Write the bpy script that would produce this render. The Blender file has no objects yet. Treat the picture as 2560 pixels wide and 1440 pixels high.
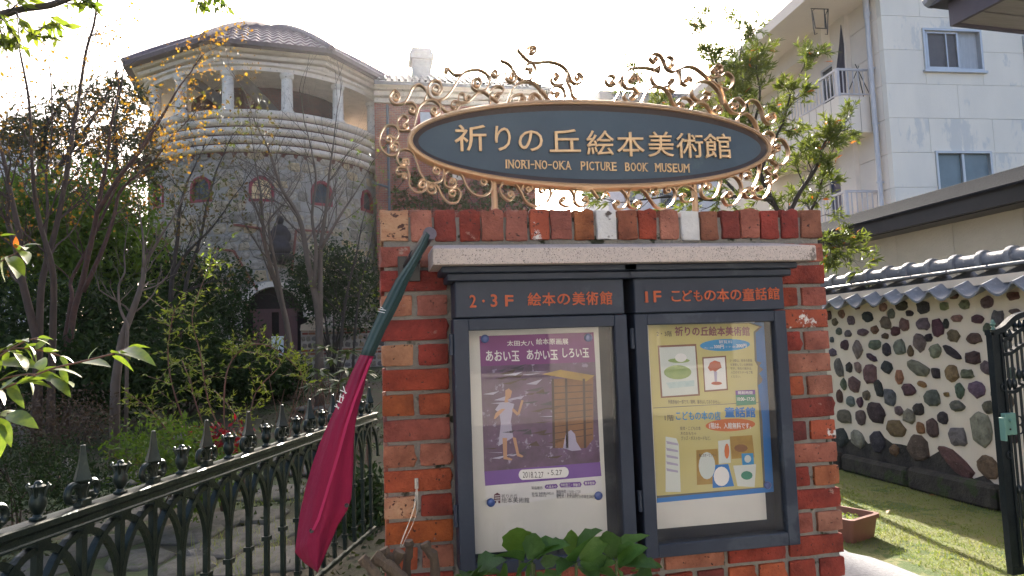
import bpy, bmesh, math, random
import numpy as np
from mathutils import Vector, Matrix

# ---------------------------------------------------------------- camera
SC = bpy.context.scene
F_PX = 1750.0
PITCH, ROLL, YAW = math.radians(4.618), math.radians(-1.9815), math.radians(11.012)
CAM = Vector((0, 0, 1.5))
FW = Vector((math.sin(YAW)*math.cos(PITCH), math.cos(YAW)*math.cos(PITCH), math.sin(PITCH)))
_rt = Vector((math.cos(YAW), -math.sin(YAW), 0)); _up = _rt.cross(FW)
RT = _rt*math.cos(ROLL) + _up*math.sin(ROLL)
UP = -_rt*math.sin(ROLL) + _up*math.cos(ROLL)
cd = bpy.data.cameras.new('camera'); cam = bpy.data.objects.new('camera', cd)
SC.collection.objects.link(cam)
cd.sensor_width = 36; cd.lens = 36*F_PX/2560; cd.clip_start = 0.05; cd.clip_end = 3000
M = Matrix((RT, UP, -FW)).transposed().to_4x4(); M.translation = CAM
cam.matrix_world = M
SC.camera = cam
# ---------------------------------------------------------------- light
SUN_EL, SUN_AZ = math.radians(26), math.radians(10.5)     # azimuth measured from +Y towards +X
w = bpy.data.worlds.new('World'); SC.world = w; w.use_nodes = True
nt = w.node_tree; nt.nodes.clear()
sky = nt.nodes.new('ShaderNodeTexSky'); sky.sky_type = 'NISHITA'; sky.sun_disc = False
sky.sun_elevation = SUN_EL; sky.sun_rotation = SUN_AZ
sky.air_density = 0.6; sky.dust_density = 6.0; sky.ozone_density = 0.2
bg = nt.nodes.new('ShaderNodeBackground'); bg.inputs[1].default_value = 0.15
wo = nt.nodes.new('ShaderNodeOutputWorld')
nt.links.new(sky.outputs[0], bg.inputs[0]); nt.links.new(bg.outputs[0], wo.inputs[0])
sl = bpy.data.lights.new('sun', 'SUN'); sl.energy = 5.0; sl.angle = math.radians(0.55); sl.color = (1, .93, .82)
so = bpy.data.objects.new('sun', sl); SC.collection.objects.link(so)
sd = Vector((math.sin(SUN_AZ)*math.cos(SUN_EL), math.cos(SUN_AZ)*math.cos(SUN_EL), math.sin(SUN_EL)))
so.rotation_euler = sd.to_track_quat('Z', 'Y').to_euler(); so.location = (0, 0, 30)
SC.view_settings.view_transform = 'Standard'; SC.view_settings.look = 'None'
SC.view_settings.exposure = 1.85; SC.view_settings.gamma = 1.0; SC.view_settings.use_curve_mapping = False
SC.cycles.max_bounces = 8; SC.cycles.transparent_max_bounces = 12

# ---------------------------------------------------------------- helpers
R = random.Random(7)
NR = np.random.default_rng(11)
COL = SC.collection
def ray(x, y): return RT*((x-1280)/F_PX) - UP*((y-720)/F_PX) + FW
def PY(x, y, v): q = ray(x, y); return CAM + q*(v/q.y)
def PX(x, y, v): q = ray(x, y); return CAM + q*(v/q.x)
def PZ(x, y, v=0.0): q = ray(x, y); return CAM + q*((v-1.5)/q.z)
def PD(x, y, v): return CAM + ray(x, y)*v
def PP(x, y, p0, n): q = ray(x, y); return CAM + q*((p0-CAM).dot(n)/q.dot(n))
WL = {}
def hx(h):
    return tuple(pow(int(h[i:i+2], 16)/255, 2.2) for i in (0, 2, 4))
def tag(o, label=None, cat=None, group=None, kind=None):
    if label: o['label'] = label
    if cat: o['category'] = cat
    if group: o['group'] = group
    if kind: o['kind'] = kind
    return o
def thing(name, label, cat, loc=(0, 0, 0), group=None, rz=0):
    o = bpy.data.objects.new(name, None); COL.objects.link(o); o.empty_display_size = .1
    o.location = loc; o.rotation_euler = (0, 0, rz)
    WL[o.name] = Vector(loc)
    return tag(o, label, cat, group)
def put(name, me, parent=None, loc=(0, 0, 0), rot=(0, 0, 0), scale=(1, 1, 1), color=None):
    """link an object for mesh me; loc is a world place (thing empties are unrotated)"""
    o = bpy.data.objects.new(name, me); COL.objects.link(o)
    l = Vector(loc); WL[o.name] = l.copy()
    if parent: o.parent = parent; l = l - WL[parent.name]
    o.location = l; o.rotation_euler = rot; o.scale = scale
    if color is not None: o.color = (*color[:3], 1)
    return o
class MB:
    def __init__(s): s.v = []; s.f = []
    def add(s, vs, fs):
        b = len(s.v); s.v += [tuple(v) for v in vs]; s.f += [tuple(b+i for i in f) for f in fs]; return s
    def box(s, a, b, bev=0):
        (x0, y0, z0), (x1, y1, z1) = a, b
        x0, x1 = min(x0, x1), max(x0, x1); y0, y1 = min(y0, y1), max(y0, y1); z0, z1 = min(z0, z1), max(z0, z1)
        if bev:
            e = bev; vs = []
            for z, k in ((z0, 1), (z0+e, 0), (z1-e, 0), (z1, 1)):
                i = e*k
                vs += [(x0+e, y0+i, z), (x1-e, y0+i, z), (x1-i, y0+e, z), (x1-i, y1-e, z), (x1-e, y1-i, z), (x0+e, y1-i, z), (x0+i, y1-e, z), (x0+i, y0+e, z)]
            fs = [tuple(range(7, -1, -1)), tuple(range(24, 32))]
            for r in range(3):
                for k in range(8): fs.append((r*8+k, r*8+(k+1) % 8, r*8+8+(k+1) % 8, r*8+8+k))
            return s.add(vs, fs)
        return s.add([(x0, y0, z0), (x1, y0, z0), (x1, y1, z0), (x0, y1, z0), (x0, y0, z1), (x1, y0, z1), (x1, y1, z1), (x0, y1, z1)],
                     [(0, 3, 2, 1), (4, 5, 6, 7), (0, 1, 5, 4), (1, 2, 6, 5), (2, 3, 7, 6), (3, 0, 4, 7)])
    def quad(s, *p): return s.add(p, [tuple(range(len(p)))])
    def prism(s, pts, d):
        """closed polygon of 3d points extruded by vector d"""
        n = len(pts); p = [Vector(q) for q in pts]; d = Vector(d)
        return s.add(p+[q+d for q in p], [tuple(range(n-1, -1, -1)), tuple(range(n, 2*n))] + [(i, (i+1) % n, n+(i+1) % n, n+i) for i in range(n)])
    def tube(s, pts, r, n=6, cap=True, flat=None):
        pts = [Vector(p) for p in pts]; m = len(pts)
        rs = r if isinstance(r, (list, tuple)) else [r]*m
        vs = []; fs = []; ref = None
        for i, p in enumerate(pts):
            t = (pts[min(i+1, m-1)]-pts[max(i-1, 0)])
            if t.length < 1e-9: t = Vector((0, 0, 1))
            t.normalize()
            if ref is None:
                ref = Vector((0, 0, 1)) if abs(t.z) < .9 else Vector((1, 0, 0))
            u = t.cross(ref)
            if u.length < 1e-4: u = t.cross(Vector((0, 1, 0)))
            u.normalize(); v = u.cross(t); ref = v
            for k in range(n):
                a = 2*math.pi*k/n+(math.pi/n); vs.append(p+(u*math.cos(a)+v*math.sin(a))*rs[i])
        for i in range(m-1):
            for k in range(n): fs.append((i*n+k, i*n+(k+1) % n, (i+1)*n+(k+1) % n, (i+1)*n+k))
        if cap: fs += [tuple(range(n-1, -1, -1)), tuple(range((m-1)*n, m*n))]
        return s.add(vs, fs)
    def lathe(s, prof, c, n=16, ax='z', a0=0, a1=2*math.pi):
        """prof list of (radius, height) about axis through c"""
        full = abs(a1-a0-2*math.pi) < 1e-6; nn = n if full else n+1
        c = Vector(c); vs = []; fs = []
        for r, h in prof:
            for k in range(nn):
                a = a0+(a1-a0)*k/n; x, y = r*math.cos(a), r*math.sin(a)
                vs.append(c+(Vector((x, y, h)) if ax == 'z' else Vector((x, h, y)) if ax == 'y' else Vector((h, x, y))))
        for i in range(len(prof)-1):
            for k in range(n if full else n):
                k2 = (k+1) % nn
                fs.append((i*nn+k, i*nn+k2, (i+1)*nn+k2, (i+1)*nn+k))
        if full: fs += [tuple(range(nn-1, -1, -1)), tuple(range((len(prof)-1)*nn, len(prof)*nn))]
        return s.add(vs, fs)
    def ball(s, c, r, n=10, m=7, sc=(1, 1, 1)):
        prof = [(max(1e-4, r*math.sin(math.pi*i/m)), -r*math.cos(math.pi*i/m)) for i in range(m+1)]
        b = MB().lathe(prof, (0, 0, 0), n)
        return s.add([(c[0]+v[0]*sc[0], c[1]+v[1]*sc[1], c[2]+v[2]*sc[2]) for v in b.v], b.f)
    def mesh(s, name, mat, smooth=False, off=(0, 0, 0), fix=True):
        me = bpy.data.meshes.new(name)
        o = Vector(off)
        me.from_pydata([(v[0]-o[0], v[1]-o[1], v[2]-o[2]) for v in s.v], [], s.f)
        if fix:
            bm = bmesh.new(); bm.from_mesh(me); bmesh.ops.recalc_face_normals(bm, faces=bm.faces); bm.to_mesh(me); bm.free()
        if mat: me.materials.append(mat)
        if smooth:
            me.polygons.foreach_set('use_smooth', [True]*len(me.polygons))
            if smooth == 'auto':
                try: me.set_sharp_from_angle(angle=math.radians(40))
                except Exception: pass
        return me
    def build(s, name, mat, parent=None, smooth=False, color=None, fix=True):
        """one object; verts are world coordinates"""
        if parent: loc = WL[parent.name]
        else:
            a = np.array(s.v); loc = Vector(((a[:, 0].min()+a[:, 0].max())/2, (a[:, 1].min()+a[:, 1].max())/2, a[:, 2].min()))
        o = bpy.data.objects.new(name, s.mesh(name, mat, smooth, loc, fix)); COL.objects.link(o)
        WL[o.name] = Vector(loc)
        if parent: o.parent = parent
        else: o.location = loc
        if color is not None: o.color = (*color[:3], 1)
        return o
    def local(s, name, mat, parent, smooth=False, fix=True):
        o = bpy.data.objects.new(name, s.mesh(name, mat, smooth, (0, 0, 0), fix)); COL.objects.link(o); o.parent = parent
        WL[o.name] = WL[parent.name]; return o
def mesh_np(name, V, Fq, mat, smooth=False):
    """V (n,3), Fq (m,k) arrays"""
    me = bpy.data.meshes.new(name); n, k = Fq.shape
    me.vertices.add(len(V)); me.vertices.foreach_set('co', V.astype(np.float32).ravel())
    me.loops.add(n*k); me.loops.foreach_set('vertex_index', Fq.astype(np.int32).ravel())
    me.polygons.add(n); me.polygons.foreach_set('loop_start', np.arange(n, dtype=np.int32)*k)
    me.polygons.foreach_set('loop_total', np.full(n, k, dtype=np.int32))
    if smooth: me.polygons.foreach_set('use_smooth', [True]*n)
    me.update(calc_edges=True); me.materials.append(mat)
    return me

# ---------------------------------------------------------------- materials
MATS = {}
def mat(name, c1, c2=None, rough=.8, metal=0, scale=6, detail=5, bump=.0, bscale=40, spots=None, sscale=30, samt=.62, objcol=False,
        trans=0, island=None, stretch=(1, 1, 1), spec=.5, dist=1.0, coat=0, wear=None, wscale=3, wamt=.6):
    """procedural material: two colours mixed by noise, optional dark spots, optional wear patches, bump"""
    if name in MATS: return MATS[name]
    m = bpy.data.materials.new(name); m.use_nodes = True; MATS[name] = m
    t = m.node_tree; N = t.nodes; L = t.links; N.clear()
    out = N.new('ShaderNodeOutputMaterial'); b = N.new('ShaderNodeBsdfPrincipled')
    b.inputs['Roughness'].default_value = rough; b.inputs['Metallic'].default_value = metal
    b.inputs['Specular IOR Level'].default_value = spec
    if coat: b.inputs['Coat Weight'].default_value = coat; b.inputs['Coat Roughness'].default_value = .15
    tc = N.new('ShaderNodeTexCoord'); oi = N.new('ShaderNodeObjectInfo')
    mp = N.new('ShaderNodeMapping'); mp.inputs['Scale'].default_value = stretch
    L.new(tc.outputs['Object'], mp.inputs['Vector'])
    ad = N.new('ShaderNodeVectorMath'); ad.operation = 'MULTIPLY_ADD'
    cmb = N.new('ShaderNodeCombineXYZ')
    for i in range(3): L.new(oi.outputs['Random'], cmb.inputs[i])
    L.new(cmb.outputs[0], ad.inputs[0]); ad.inputs[1].default_value = (37, 53, 71); L.new(mp.outputs[0], ad.inputs[2])
    def noise(sc, det=detail, rg=.6):
        n = N.new('ShaderNodeTexNoise'); n.inputs['Scale'].default_value = sc; n.inputs['Detail'].default_value = det
        n.inputs['Roughness'].default_value = rg; L.new(ad.outputs[0], n.inputs['Vector']); return n
    def ramp(src, a, b_):
        r = N.new('ShaderNodeMapRange'); r.inputs[1].default_value = a; r.inputs[2].default_value = b_; L.new(src, r.inputs[0]); return r.outputs[0]
    def mix(f, a, b_, mode='MIX'):
        x = N.new('ShaderNodeMix'); x.data_type = 'RGBA'; x.blend_type = mode
        if isinstance(f, (int, float)): x.inputs[0].default_value = f
        else: L.new(f, x.inputs[0])
        for i, q in ((6, a), (7, b_)):
            if isinstance(q, tuple): x.inputs[i].default_value = (*q[:3], 1)
            else: L.new(q, x.inputs[i])
        return x.outputs[2]
    n1 = noise(scale)
    c = mix(ramp(n1.outputs[0], .32, .68), c1, c2 or tuple(v*.7 for v in c1))
    if objcol: c = mix(1.0, c, oi.outputs['Color'], 'MULTIPLY')
    if island:
        g = N.new('ShaderNodeNewGeometry')
        c = mix(ramp(g.outputs['Random Per Island'], 0, 1), c, mix(1.0, c, island, 'MULTIPLY'))
    if wear:
        c = mix(ramp(noise(wscale, 6, .7).outputs[0], wamt, wamt+.04), c, wear)
    if spots:
        c = mix(ramp(noise(sscale, 3, .5).outputs[0], samt, samt+.06), c, spots)
    L.new(c, b.inputs['Base Color'])
    if bump:
        bp = N.new('ShaderNodeBump'); bp.inputs['Strength'].default_value = bump; bp.inputs['Distance'].default_value = .01*dist
        L.new(noise(bscale, 6, .65).outputs[0], bp.inputs['Height']); L.new(bp.outputs[0], b.inputs['Normal'])
    if trans:
        tl = N.new('ShaderNodeBsdfTranslucent'); L.new(mix(1.0, c, (1.25, 1.3, .6), 'MULTIPLY'), tl.inputs[0])
        ms = N.new('ShaderNodeMixShader'); ms.inputs[0].default_value = trans
        L.new(b.outputs[0], ms.inputs[1]); L.new(tl.outputs[0], ms.inputs[2]); L.new(ms.outputs[0], out.inputs[0])
    else: L.new(b.outputs[0], out.inputs[0])
    return m
def glassmat(name, tint=(1, 1, 1), refl=.5, rough=.02):
    """thin pane: transparent with fresnel reflection"""
    m = bpy.data.materials.new(name); m.use_nodes = True; t = m.node_tree; N = t.nodes; L = t.links; N.clear()
    out = N.new('ShaderNodeOutputMaterial'); tr = N.new('ShaderNodeBsdfTransparent'); tr.inputs[0].default_value = (*tint, 1)
    gl = N.new('ShaderNodeBsdfGlossy'); gl.inputs['Roughness'].default_value = rough
    fr = N.new('ShaderNodeFresnel'); fr.inputs[0].default_value = 1.5
    mu = N.new('ShaderNodeMath'); mu.operation = 'MULTIPLY_ADD'; mu.inputs[1].default_value = refl*2; mu.inputs[2].default_value = .0
    L.new(fr.outputs[0], mu.inputs[0]); ms = N.new('ShaderNodeMixShader'); L.new(mu.outputs[0], ms.inputs[0])
    L.new(tr.outputs[0], ms.inputs[1]); L.new(gl.outputs[0], ms.inputs[2]); L.new(ms.outputs[0], out.inputs[0]); return m

# text as meshes ---------------------------------------------------------
def text_geo(s, offset=0.0, res=3):
    cu = bpy.data.curves.new('t', 'FONT'); cu.body = s; cu.offset = offset; cu.resolution_u = res
    o = bpy.data.objects.new('t', cu); COL.objects.link(o)
    dg = bpy.context.evaluated_depsgraph_get(); me = bpy.data.meshes.new_from_object(o.evaluated_get(dg))
    V = np.array([v.co[:] for v in me.vertices]); Fs = [tuple(p.vertices) for p in me.polygons]
    bpy.data.objects.remove(o); bpy.data.curves.remove(cu); bpy.data.meshes.remove(me)
    return V, Fs
TG = {}
def text_on(name, s, x0, y0, x1, y1, yp, mt, parent, thick=0.0, offset=0.0, keep=False, full=False):
    """text on plane Y=yp whose box runs from pixel (x0,y0) top left to (x1,y1) bottom right of the sign it is on"""
    k = s; bold = offset
    if k not in TG: TG[k] = text_geo(s, .0015 if '童' in s else 0)
    V, Fs = TG[k]
    mn = V.min(0); mx = V.max(0); 
    A = PY(x0, (y0+y1)/2, yp); B = PY(x1, (y0+y1)/2, yp)
    ym0, ym1 = PY((x0+x1)/2, y0, yp).z, PY((x0+x1)/2, y1, yp).z
    X = A.x+(V[:, 0]-mn[0])/max(1e-6, mx[0]-mn[0])*(B.x-A.x)
    tz = (A.z+B.z)/2; Z = ym1+(V[:, 1]-mn[1])/max(1e-6, mx[1]-mn[1])*(ym0-ym1)+(X-(A.x+B.x)/2)*((B.z-A.z)/(B.x-A.x))
    mb = MB(); em = (B.x-A.x)/max(1e-6, mx[0]-mn[0]); dl = bold*em; side = []
    if thick:
        ec = {}
        for f in Fs:
            for i in range(len(f)):
                e = (f[i], f[(i+1) % len(f)]); ec[e] = 1
        side = [e for e in ec if (e[1], e[0]) not in ec]
    # heavier strokes: the glyph laid over itself with small shifts, each a hair behind the last
    for c_, (sx_, sz_) in enumerate(((0, 0), (1, .3), (-1, -.3), (-.3, 1), (.3, -1)) if bold else ((0, 0),)):
        yy = yp+.00012*c_; b0 = len(mb.v); n = len(X)
        mb.add([(X[i]+sx_*dl, yy, Z[i]+sz_*dl) for i in range(n)], Fs)
        if thick:
            mb.v += [(X[i]+sx_*dl, yp+thick, Z[i]+sz_*dl) for i in range(n)]
            for a, b in side: mb.f.append((b0+a, b0+b, b0+n+b, b0+n+a))
    o = mb.build(name, mt, parent, fix=False)
    return o
# polylines ---------------------------------------------------------------
def catmull(P, sub=6):
    P = [Vector(p) for p in P]; Q = [2*P[0]-P[1]]+P+[2*P[-1]-P[-2]]; out = []
    for i in range(1, len(Q)-2):
        for k in range(sub):
            t = k/sub
            out.append(.5*((2*Q[i])+(Q[i+1]-Q[i-1])*t+(2*Q[i-1]-5*Q[i]+4*Q[i+1]-Q[i+2])*t*t+(3*Q[i]-Q[i-1]-3*Q[i+1]+Q[i+2])*t**3))
    out.append(P[-1]); return out
# foliage ------------------------------------------------------------------
def leaf_cloud(pts, size, mt, name, parent=None, width=.38, jit=.35, droop=0.0, kind=None, group=4):
    """lance shaped leaves (folded along the rib) at pts (n,3)"""
    P = np.asarray(pts, float); n = len(P)
    d = NR.normal(size=(n, 3)); d[:, 2] -= droop; d /= np.linalg.norm(d, axis=1)[:, None]
    u = np.cross(d, NR.normal(size=(n, 3))); u /= np.linalg.norm(u, axis=1)[:, None]
    nn = np.cross(d, u)
    s = (size*(1+jit*NR.normal(size=n)).clip(.4, 2))[:, None]
    a = P; t = P+d*s; l = P+d*s*.45+u*s*width*.5+nn*s*.06; r = P+d*s*.45-u*s*width*.5+nn*s*.06
    V = np.stack([a, l, t, r], 1).reshape(-1, 3); Fq = np.arange(n*4).reshape(n, 4)
    base = Vector((0, 0, 0)) if not parent else WL[parent.name]
    if not parent: base = Vector((float(P[:, 0].mean()), float(P[:, 1].mean()), float(P[:, 2].min())))
    me = mesh_np(name, V-np.array(base), Fq, mt)
    o = bpy.data.objects.new(name, me); COL.objects.link(o); WL[o.name] = base
    if parent: o.parent = parent
    else: o.location = base
    if kind: o['kind'] = kind
    return o
def grow(mb, p, d, L, r, depth, ends, rnd, spread=.5, up=.25, nseg=4, kids=3, twig=None, wig=.14, shrink=.62):
    pts = [p]; rs = [r]; q = Vector(p); dd = Vector(d).normalized()
    for i in range(nseg):
        dd = (dd+Vector((rnd.gauss(0, wig), rnd.gauss(0, wig), rnd.gauss(0, wig)+up*.12))).normalized()
        q = q+dd*(L/nseg); pts.append(q.copy()); rs.append(r*(1-.5*(i+1)/nseg))
    mb.tube(pts, rs, 5 if depth > 1 else 3 if depth < 1 else 4, cap=False)
    if depth == 0:
        ends.append((q, dd)); ends.append((pts[-2], dd)); return
    for k in range(kids):
        t = rnd.uniform(.35, 1) if k else 1
        i = min(nseg, max(1, round(t*nseg))); b = pts[i]
        ax = Vector((rnd.gauss(0, 1), rnd.gauss(0, 1), rnd.gauss(0, .6))).normalized()
        nd = (dd+ax*spread*rnd.uniform(.6, 1.3)+Vector((0, 0, up))).normalized()
        grow(mb, b, nd, L*rnd.uniform(.5, .8), rs[i]*shrink, depth-1, ends, rnd, spread, up, max(2, nseg-1), kids, None, wig, shrink)
# ================================================================ ground
def gh(x, y):
    t = min(1, max(0, (y-8)/13)); t = t*t*(3-2*t)
    k = min(1, max(0, (3.2-x)/2.5))
    return 1.12*t*k
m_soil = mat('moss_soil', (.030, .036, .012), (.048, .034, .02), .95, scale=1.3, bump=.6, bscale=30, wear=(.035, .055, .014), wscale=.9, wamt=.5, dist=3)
xs = sorted(set([-400, -150, -60, -30]+[round(-20+i*.8, 2) for i in range(51)]+[30, 60, 150, 400]))
ys = sorted(set([-60, -20, -8, -3, 0]+[round(1+i*.8, 2) for i in range(48)]+[50, 80, 160, 600]))
mb = MB()
for y in ys:
    for x in xs:
        z = gh(x, y)+(.025*math.sin(x*2.1+y)*math.cos(y*1.7-x*.6) if 5 < y < 30 and x < 1 else 0)
        mb.v.append((x, y, z))
nx = len(xs)
for j in range(len(ys)-1):
    for i in range(nx-1): mb.f.append((j*nx+i, j*nx+i+1, (j+1)*nx+i+1, (j+1)*nx+i))
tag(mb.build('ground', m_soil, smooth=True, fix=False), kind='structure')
m_road = mat('asphalt', (.12, .12, .12), (.155, .15, .145), .9, scale=3, bump=.4, bscale=120)
tag(MB().quad((-40, -30, .006), (40, -30, .006), (40, 1.2, .006), (-40, 1.2, .006)).build('road', m_road), kind='structure')
# unseen house added across the street for bounced fill and glass reflections
op = thing('fill_house', 'cream house across the street, added behind the camera for bounced light and glass reflections', 'house', (1, -9, 0))
m_opw = mat('opposite_wall', (.36, .34, .31), (.30, .29, .27), .9, scale=2, bump=.2)
MB().box((-9, -15, 0), (11, -9, 6.2)).build('wall', m_opw, op)
MB().box((-9.5, -15.5, 6.2), (11.5, -8.4, 6.5)).build('roof', mat('opposite_roof', (.12, .12, .13), (.09, .09, .1), .7), op)
for wx in (-6, -2.2, 1.6, 5.4):
    for wz in (.9, 3.8):
        wo_ = MB().box((wx, -9.01, wz), (wx+1.7, -8.93, wz+1.3)).build('window', mat('opposite_frame', (.4, .38, .35), (.35, .33, .3), .5), op)
        MB().box((wx+.08, -8.925, wz+.08), (wx+1.62, -8.92, wz+1.22)).build('pane', mat('opposite_glass', (.05, .06, .07), (.07, .08, .09), .1), wo_)
# lawn
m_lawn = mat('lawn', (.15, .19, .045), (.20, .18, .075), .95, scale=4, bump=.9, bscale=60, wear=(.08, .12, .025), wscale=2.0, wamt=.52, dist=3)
tag(MB().quad((1.56, 2.9, .005), (5.0, 2.9, .005), (5.0, 14, .005), (1.56, 14, .005)).build('lawn', m_lawn), kind='structure')
m_gr = mat('granite_paving', (.26, .26, .27), (.17, .17, .18), .85, scale=40, bump=.6, bscale=90)
E_ = [PZ(2300, 1440, .02), PZ(2230, 1412, .02), PZ(2175, 1393, .02), PZ(2122, 1382, .02), PZ(2105, 1372, .02)]
pv = thing('granite_paving', None, None, (2.6, 3.6, 0)); pv['kind'] = 'structure'
MB().prism([(E_[0].x+.25, E_[0].y-.25, .001), *[(p.x, p.y, .001) for p in E_], (1.5, 4.6, .001), (1.5, 2.7, .001), (3.6, 2.7, .001)], (0, 0, .022)).build('paving_slab', m_gr, pv)
# mossy green in front of the doorway
b = MB(); c_ = PZ(640, 1032, .12); n_ = 26
for j in range(9):
    for k in range(n_):
        r_ = j/8*(1+.12*math.sin(3*k*2*math.pi/n_)+.08*math.sin(5*k)); a_ = 2*math.pi*k/n_; x, y = c_.x+1.5*r_*math.cos(a_), c_.y+1.9*r_*math.sin(a_)
        b.v.append((x, y, gh(x, y)+.035-.05*(j == 8)))
b.f = [(j*n_+k, j*n_+(k+1) % n_, (j+1)*n_+(k+1) % n_, (j+1)*n_+k) for j in range(8) for k in range(n_)]
tag(b.build('moss_lawn', mat('moss_green', (.085, .10, .02), (.06, .075, .02), .95, scale=3, bump=.8, bscale=50, dist=2), smooth=True), kind='structure')
# grass blades
n = 52000
gx = NR.uniform(1.5, 4.95, n); gy = 2.8+NR.uniform(0, 1, n)**1.5*9
keep = ~((gx < 3.35) & (gy < 4.45)) | (NR.uniform(0, 1, n) < .0)
gx = gx[keep]; gy = gy[keep]; n = len(gx)
patch = np.sin(gx*3.1+gy*1.3)*np.cos(gy*2.3-gx*1.9)+NR.normal(size=n)*.5
hgt = (.012+.014*NR.uniform(size=n)+.006*patch.clip(-1, 1.5)).clip(.006, .05)
an = NR.uniform(0, 6.28, n); wd = .0035
B = np.stack([gx, gy, np.full(n, .004)], 1); dx = np.stack([np.cos(an)*wd, np.sin(an)*wd, np.zeros(n)], 1)
T = B+np.stack([NR.normal(size=n)*.014, NR.normal(size=n)*.014, hgt], 1)
V = np.stack([B-dx, B+dx, T], 1).reshape(-1, 3)
m_gb = mat('grass_blade', (.19, .24, .055), (.27, .24, .10), .8, scale=5, trans=.4, island=(.6, .75, .5))
o = put('grass', mesh_np('grass', V, np.arange(n*3).reshape(n, 3), m_gb)); tag(o, 'short patchy yellow green grass on the sunlit lawn beside the stone wall', 'grass', kind='stuff')
# moss and clover cover in the garden
n = 26000
gx = NR.uniform(-7, 1.3, n); gy = 4+NR.uniform(0, 1, n)*14
pm = np.sin(gx*1.7+1)*np.cos(gy*1.1)+NR.normal(size=n)*.4; k = pm > .1; gx = gx[k]; gy = gy[k]
gz = np.array([gh(a, b) for a, b in zip(gx, gy)])
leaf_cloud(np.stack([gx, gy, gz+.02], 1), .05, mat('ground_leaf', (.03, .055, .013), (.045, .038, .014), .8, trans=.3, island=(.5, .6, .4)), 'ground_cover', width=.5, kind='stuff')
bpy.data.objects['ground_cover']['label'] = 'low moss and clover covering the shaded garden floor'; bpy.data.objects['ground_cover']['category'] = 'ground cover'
# stones -------------------------------------------------------------------
def stone_mesh(name, seed, mt, n=9, dome=.5, sq=0.0):
    """irregular domed stone, unit width/height in local X,Z, bulging towards -Y"""
    r = random.Random(seed); ang = [2*math.pi*(i+r.uniform(-.28, .28))/n for i in range(n)]
    rad = [r.uniform(.8, 1.06) for _ in range(n)]
    def pt(a, k, y, q):
        c, s_ = math.cos(a), math.sin(a)
        e = 1/(max(abs(c), abs(s_))) if sq else 1
        e = 1+(e-1)*sq
        return (c*k*q*.5*e, y, s_*k*q*.5*e)
    mb = MB(); rings = [(1.0, .12), (1.0, -.12), (.9, -.3), (.6, -.46)]
    vs = []
    for s_, y in rings:
        for i in range(n): vs.append(pt(ang[i], s_*(1+r.uniform(-.04, .04)), y*dome*(1+r.uniform(-.25, .25)), rad[i]))
    vs.append((r.uniform(-.1, .1), -.5*dome, r.uniform(-.1, .1)))
    fs = []
    for k in range(len(rings)-1):
        for i in range(n): fs.append((k*n+i, k*n+(i+1) % n, (k+1)*n+(i+1) % n, (k+1)*n+i))
    b = (len(rings)-1)*n
    for i in range(n): fs.append((b+i, b+(i+1) % n, len(vs)-1))
    mb.add(vs, fs); return mb.mesh(name, mt, 'auto')
m_stone = mat('field_stone', (1.15, 1.15, 1.12), (.45, .43, .42), .85, scale=3.2, detail=8, bump=.9, bscale=16, dist=2, objcol=True, spots=(.22, .20, .18), sscale=22, samt=.66)
m_flag = mat('flagstone', (.10, .095, .085), (.05, .052, .038), .9, scale=7, bump=.7, bscale=40, wear=(.05, .07, .025), wscale=5, wamt=.58)
fl = thing('stepping_stones', None, None, (-1, 7, 0)); fl['kind'] = 'structure'
fs_px = [(470, 1330, 150, 60), (560, 1300, 110, 40), (655, 1290, 110, 45), (700, 1330, 100, 60), (620, 1345, 110, 50), (540, 1375, 130, 50), (660, 1400, 130, 60), (590, 1430, 120, 45),
         (470, 1420, 120, 50), (730, 1400, 100, 60), (300, 1300, 140, 60), (400, 1260, 120, 40), (250, 1370, 150, 60), (350, 1400, 130, 50), (690, 1235, 130, 34), (780, 1180, 120, 26), (640, 1165, 150, 26),
         (560, 1135, 120, 22), (620, 1060, 110, 16), (690, 1035, 90, 12), (480, 1130, 100, 20), (800, 1080, 100, 16), (900, 1110, 90, 18), (880, 1225, 110, 30), (860, 1300, 120, 40), (330, 1200, 130, 34), (100, 1420, 170, 60)]
FM = [stone_mesh('flagstone', 50+i, m_flag, 8, 1, .5) for i in range(5)]
for i, (x, y, w_, h_) in enumerate(fs_px):
    c = PZ(x, y, .0); a = PZ(x-w_/2, y, 0); b = PZ(x+w_/2, y, 0); u = PZ(x, y-h_/2, 0); d = PZ(x, y+h_/2, 0)
    c.z = gh(c.x, c.y)
    put('flagstone', FM[i % 5], fl, (c.x, c.y, c.z), (-math.pi/2, 0, R.uniform(-.3, .3)), (1.1*(b-a).length, .09, 1.05*min((u-d).length, 1.4)))
# garden rocks
RM = [stone_mesh('rock', 80+i, m_stone, 9, 1.0) for i in range(5)]
rk = [(480, 1420, 60, 'grey rounded rock at the foot of the iron fence', 5.2), (600, 1020, 60, 'pale rock at the left end of the mossy lawn edge', 0), (440, 1025, 50, 'dark rock behind the yellow leaved shrub', 0),
      (650, 1003, 44, 'small grey rock on the far edge of the mossy lawn', 0), (690, 1000, 30, 'smallest pale rock on the far edge of the mossy lawn', 0), (530, 1010, 60, 'wide grey rock at the back of the garden beside dark leaves', 0),
      (800, 940, 70, 'large brown rock under the low patterned wall', 0), (745, 905, 90, 'tall brown boulder beside the arched doorway', 0), (370, 985, 110, 'large shaded boulder under the bare pale tree', 0), (60, 1130, 110, 'low grey rock at the left below the glossy leaves', 0),
      (180, 1190, 90, 'flat mossy rock in front of the left tree trunks', 0), (900, 960, 50, 'dark rock right of the low patterned wall', 0)]
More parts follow.
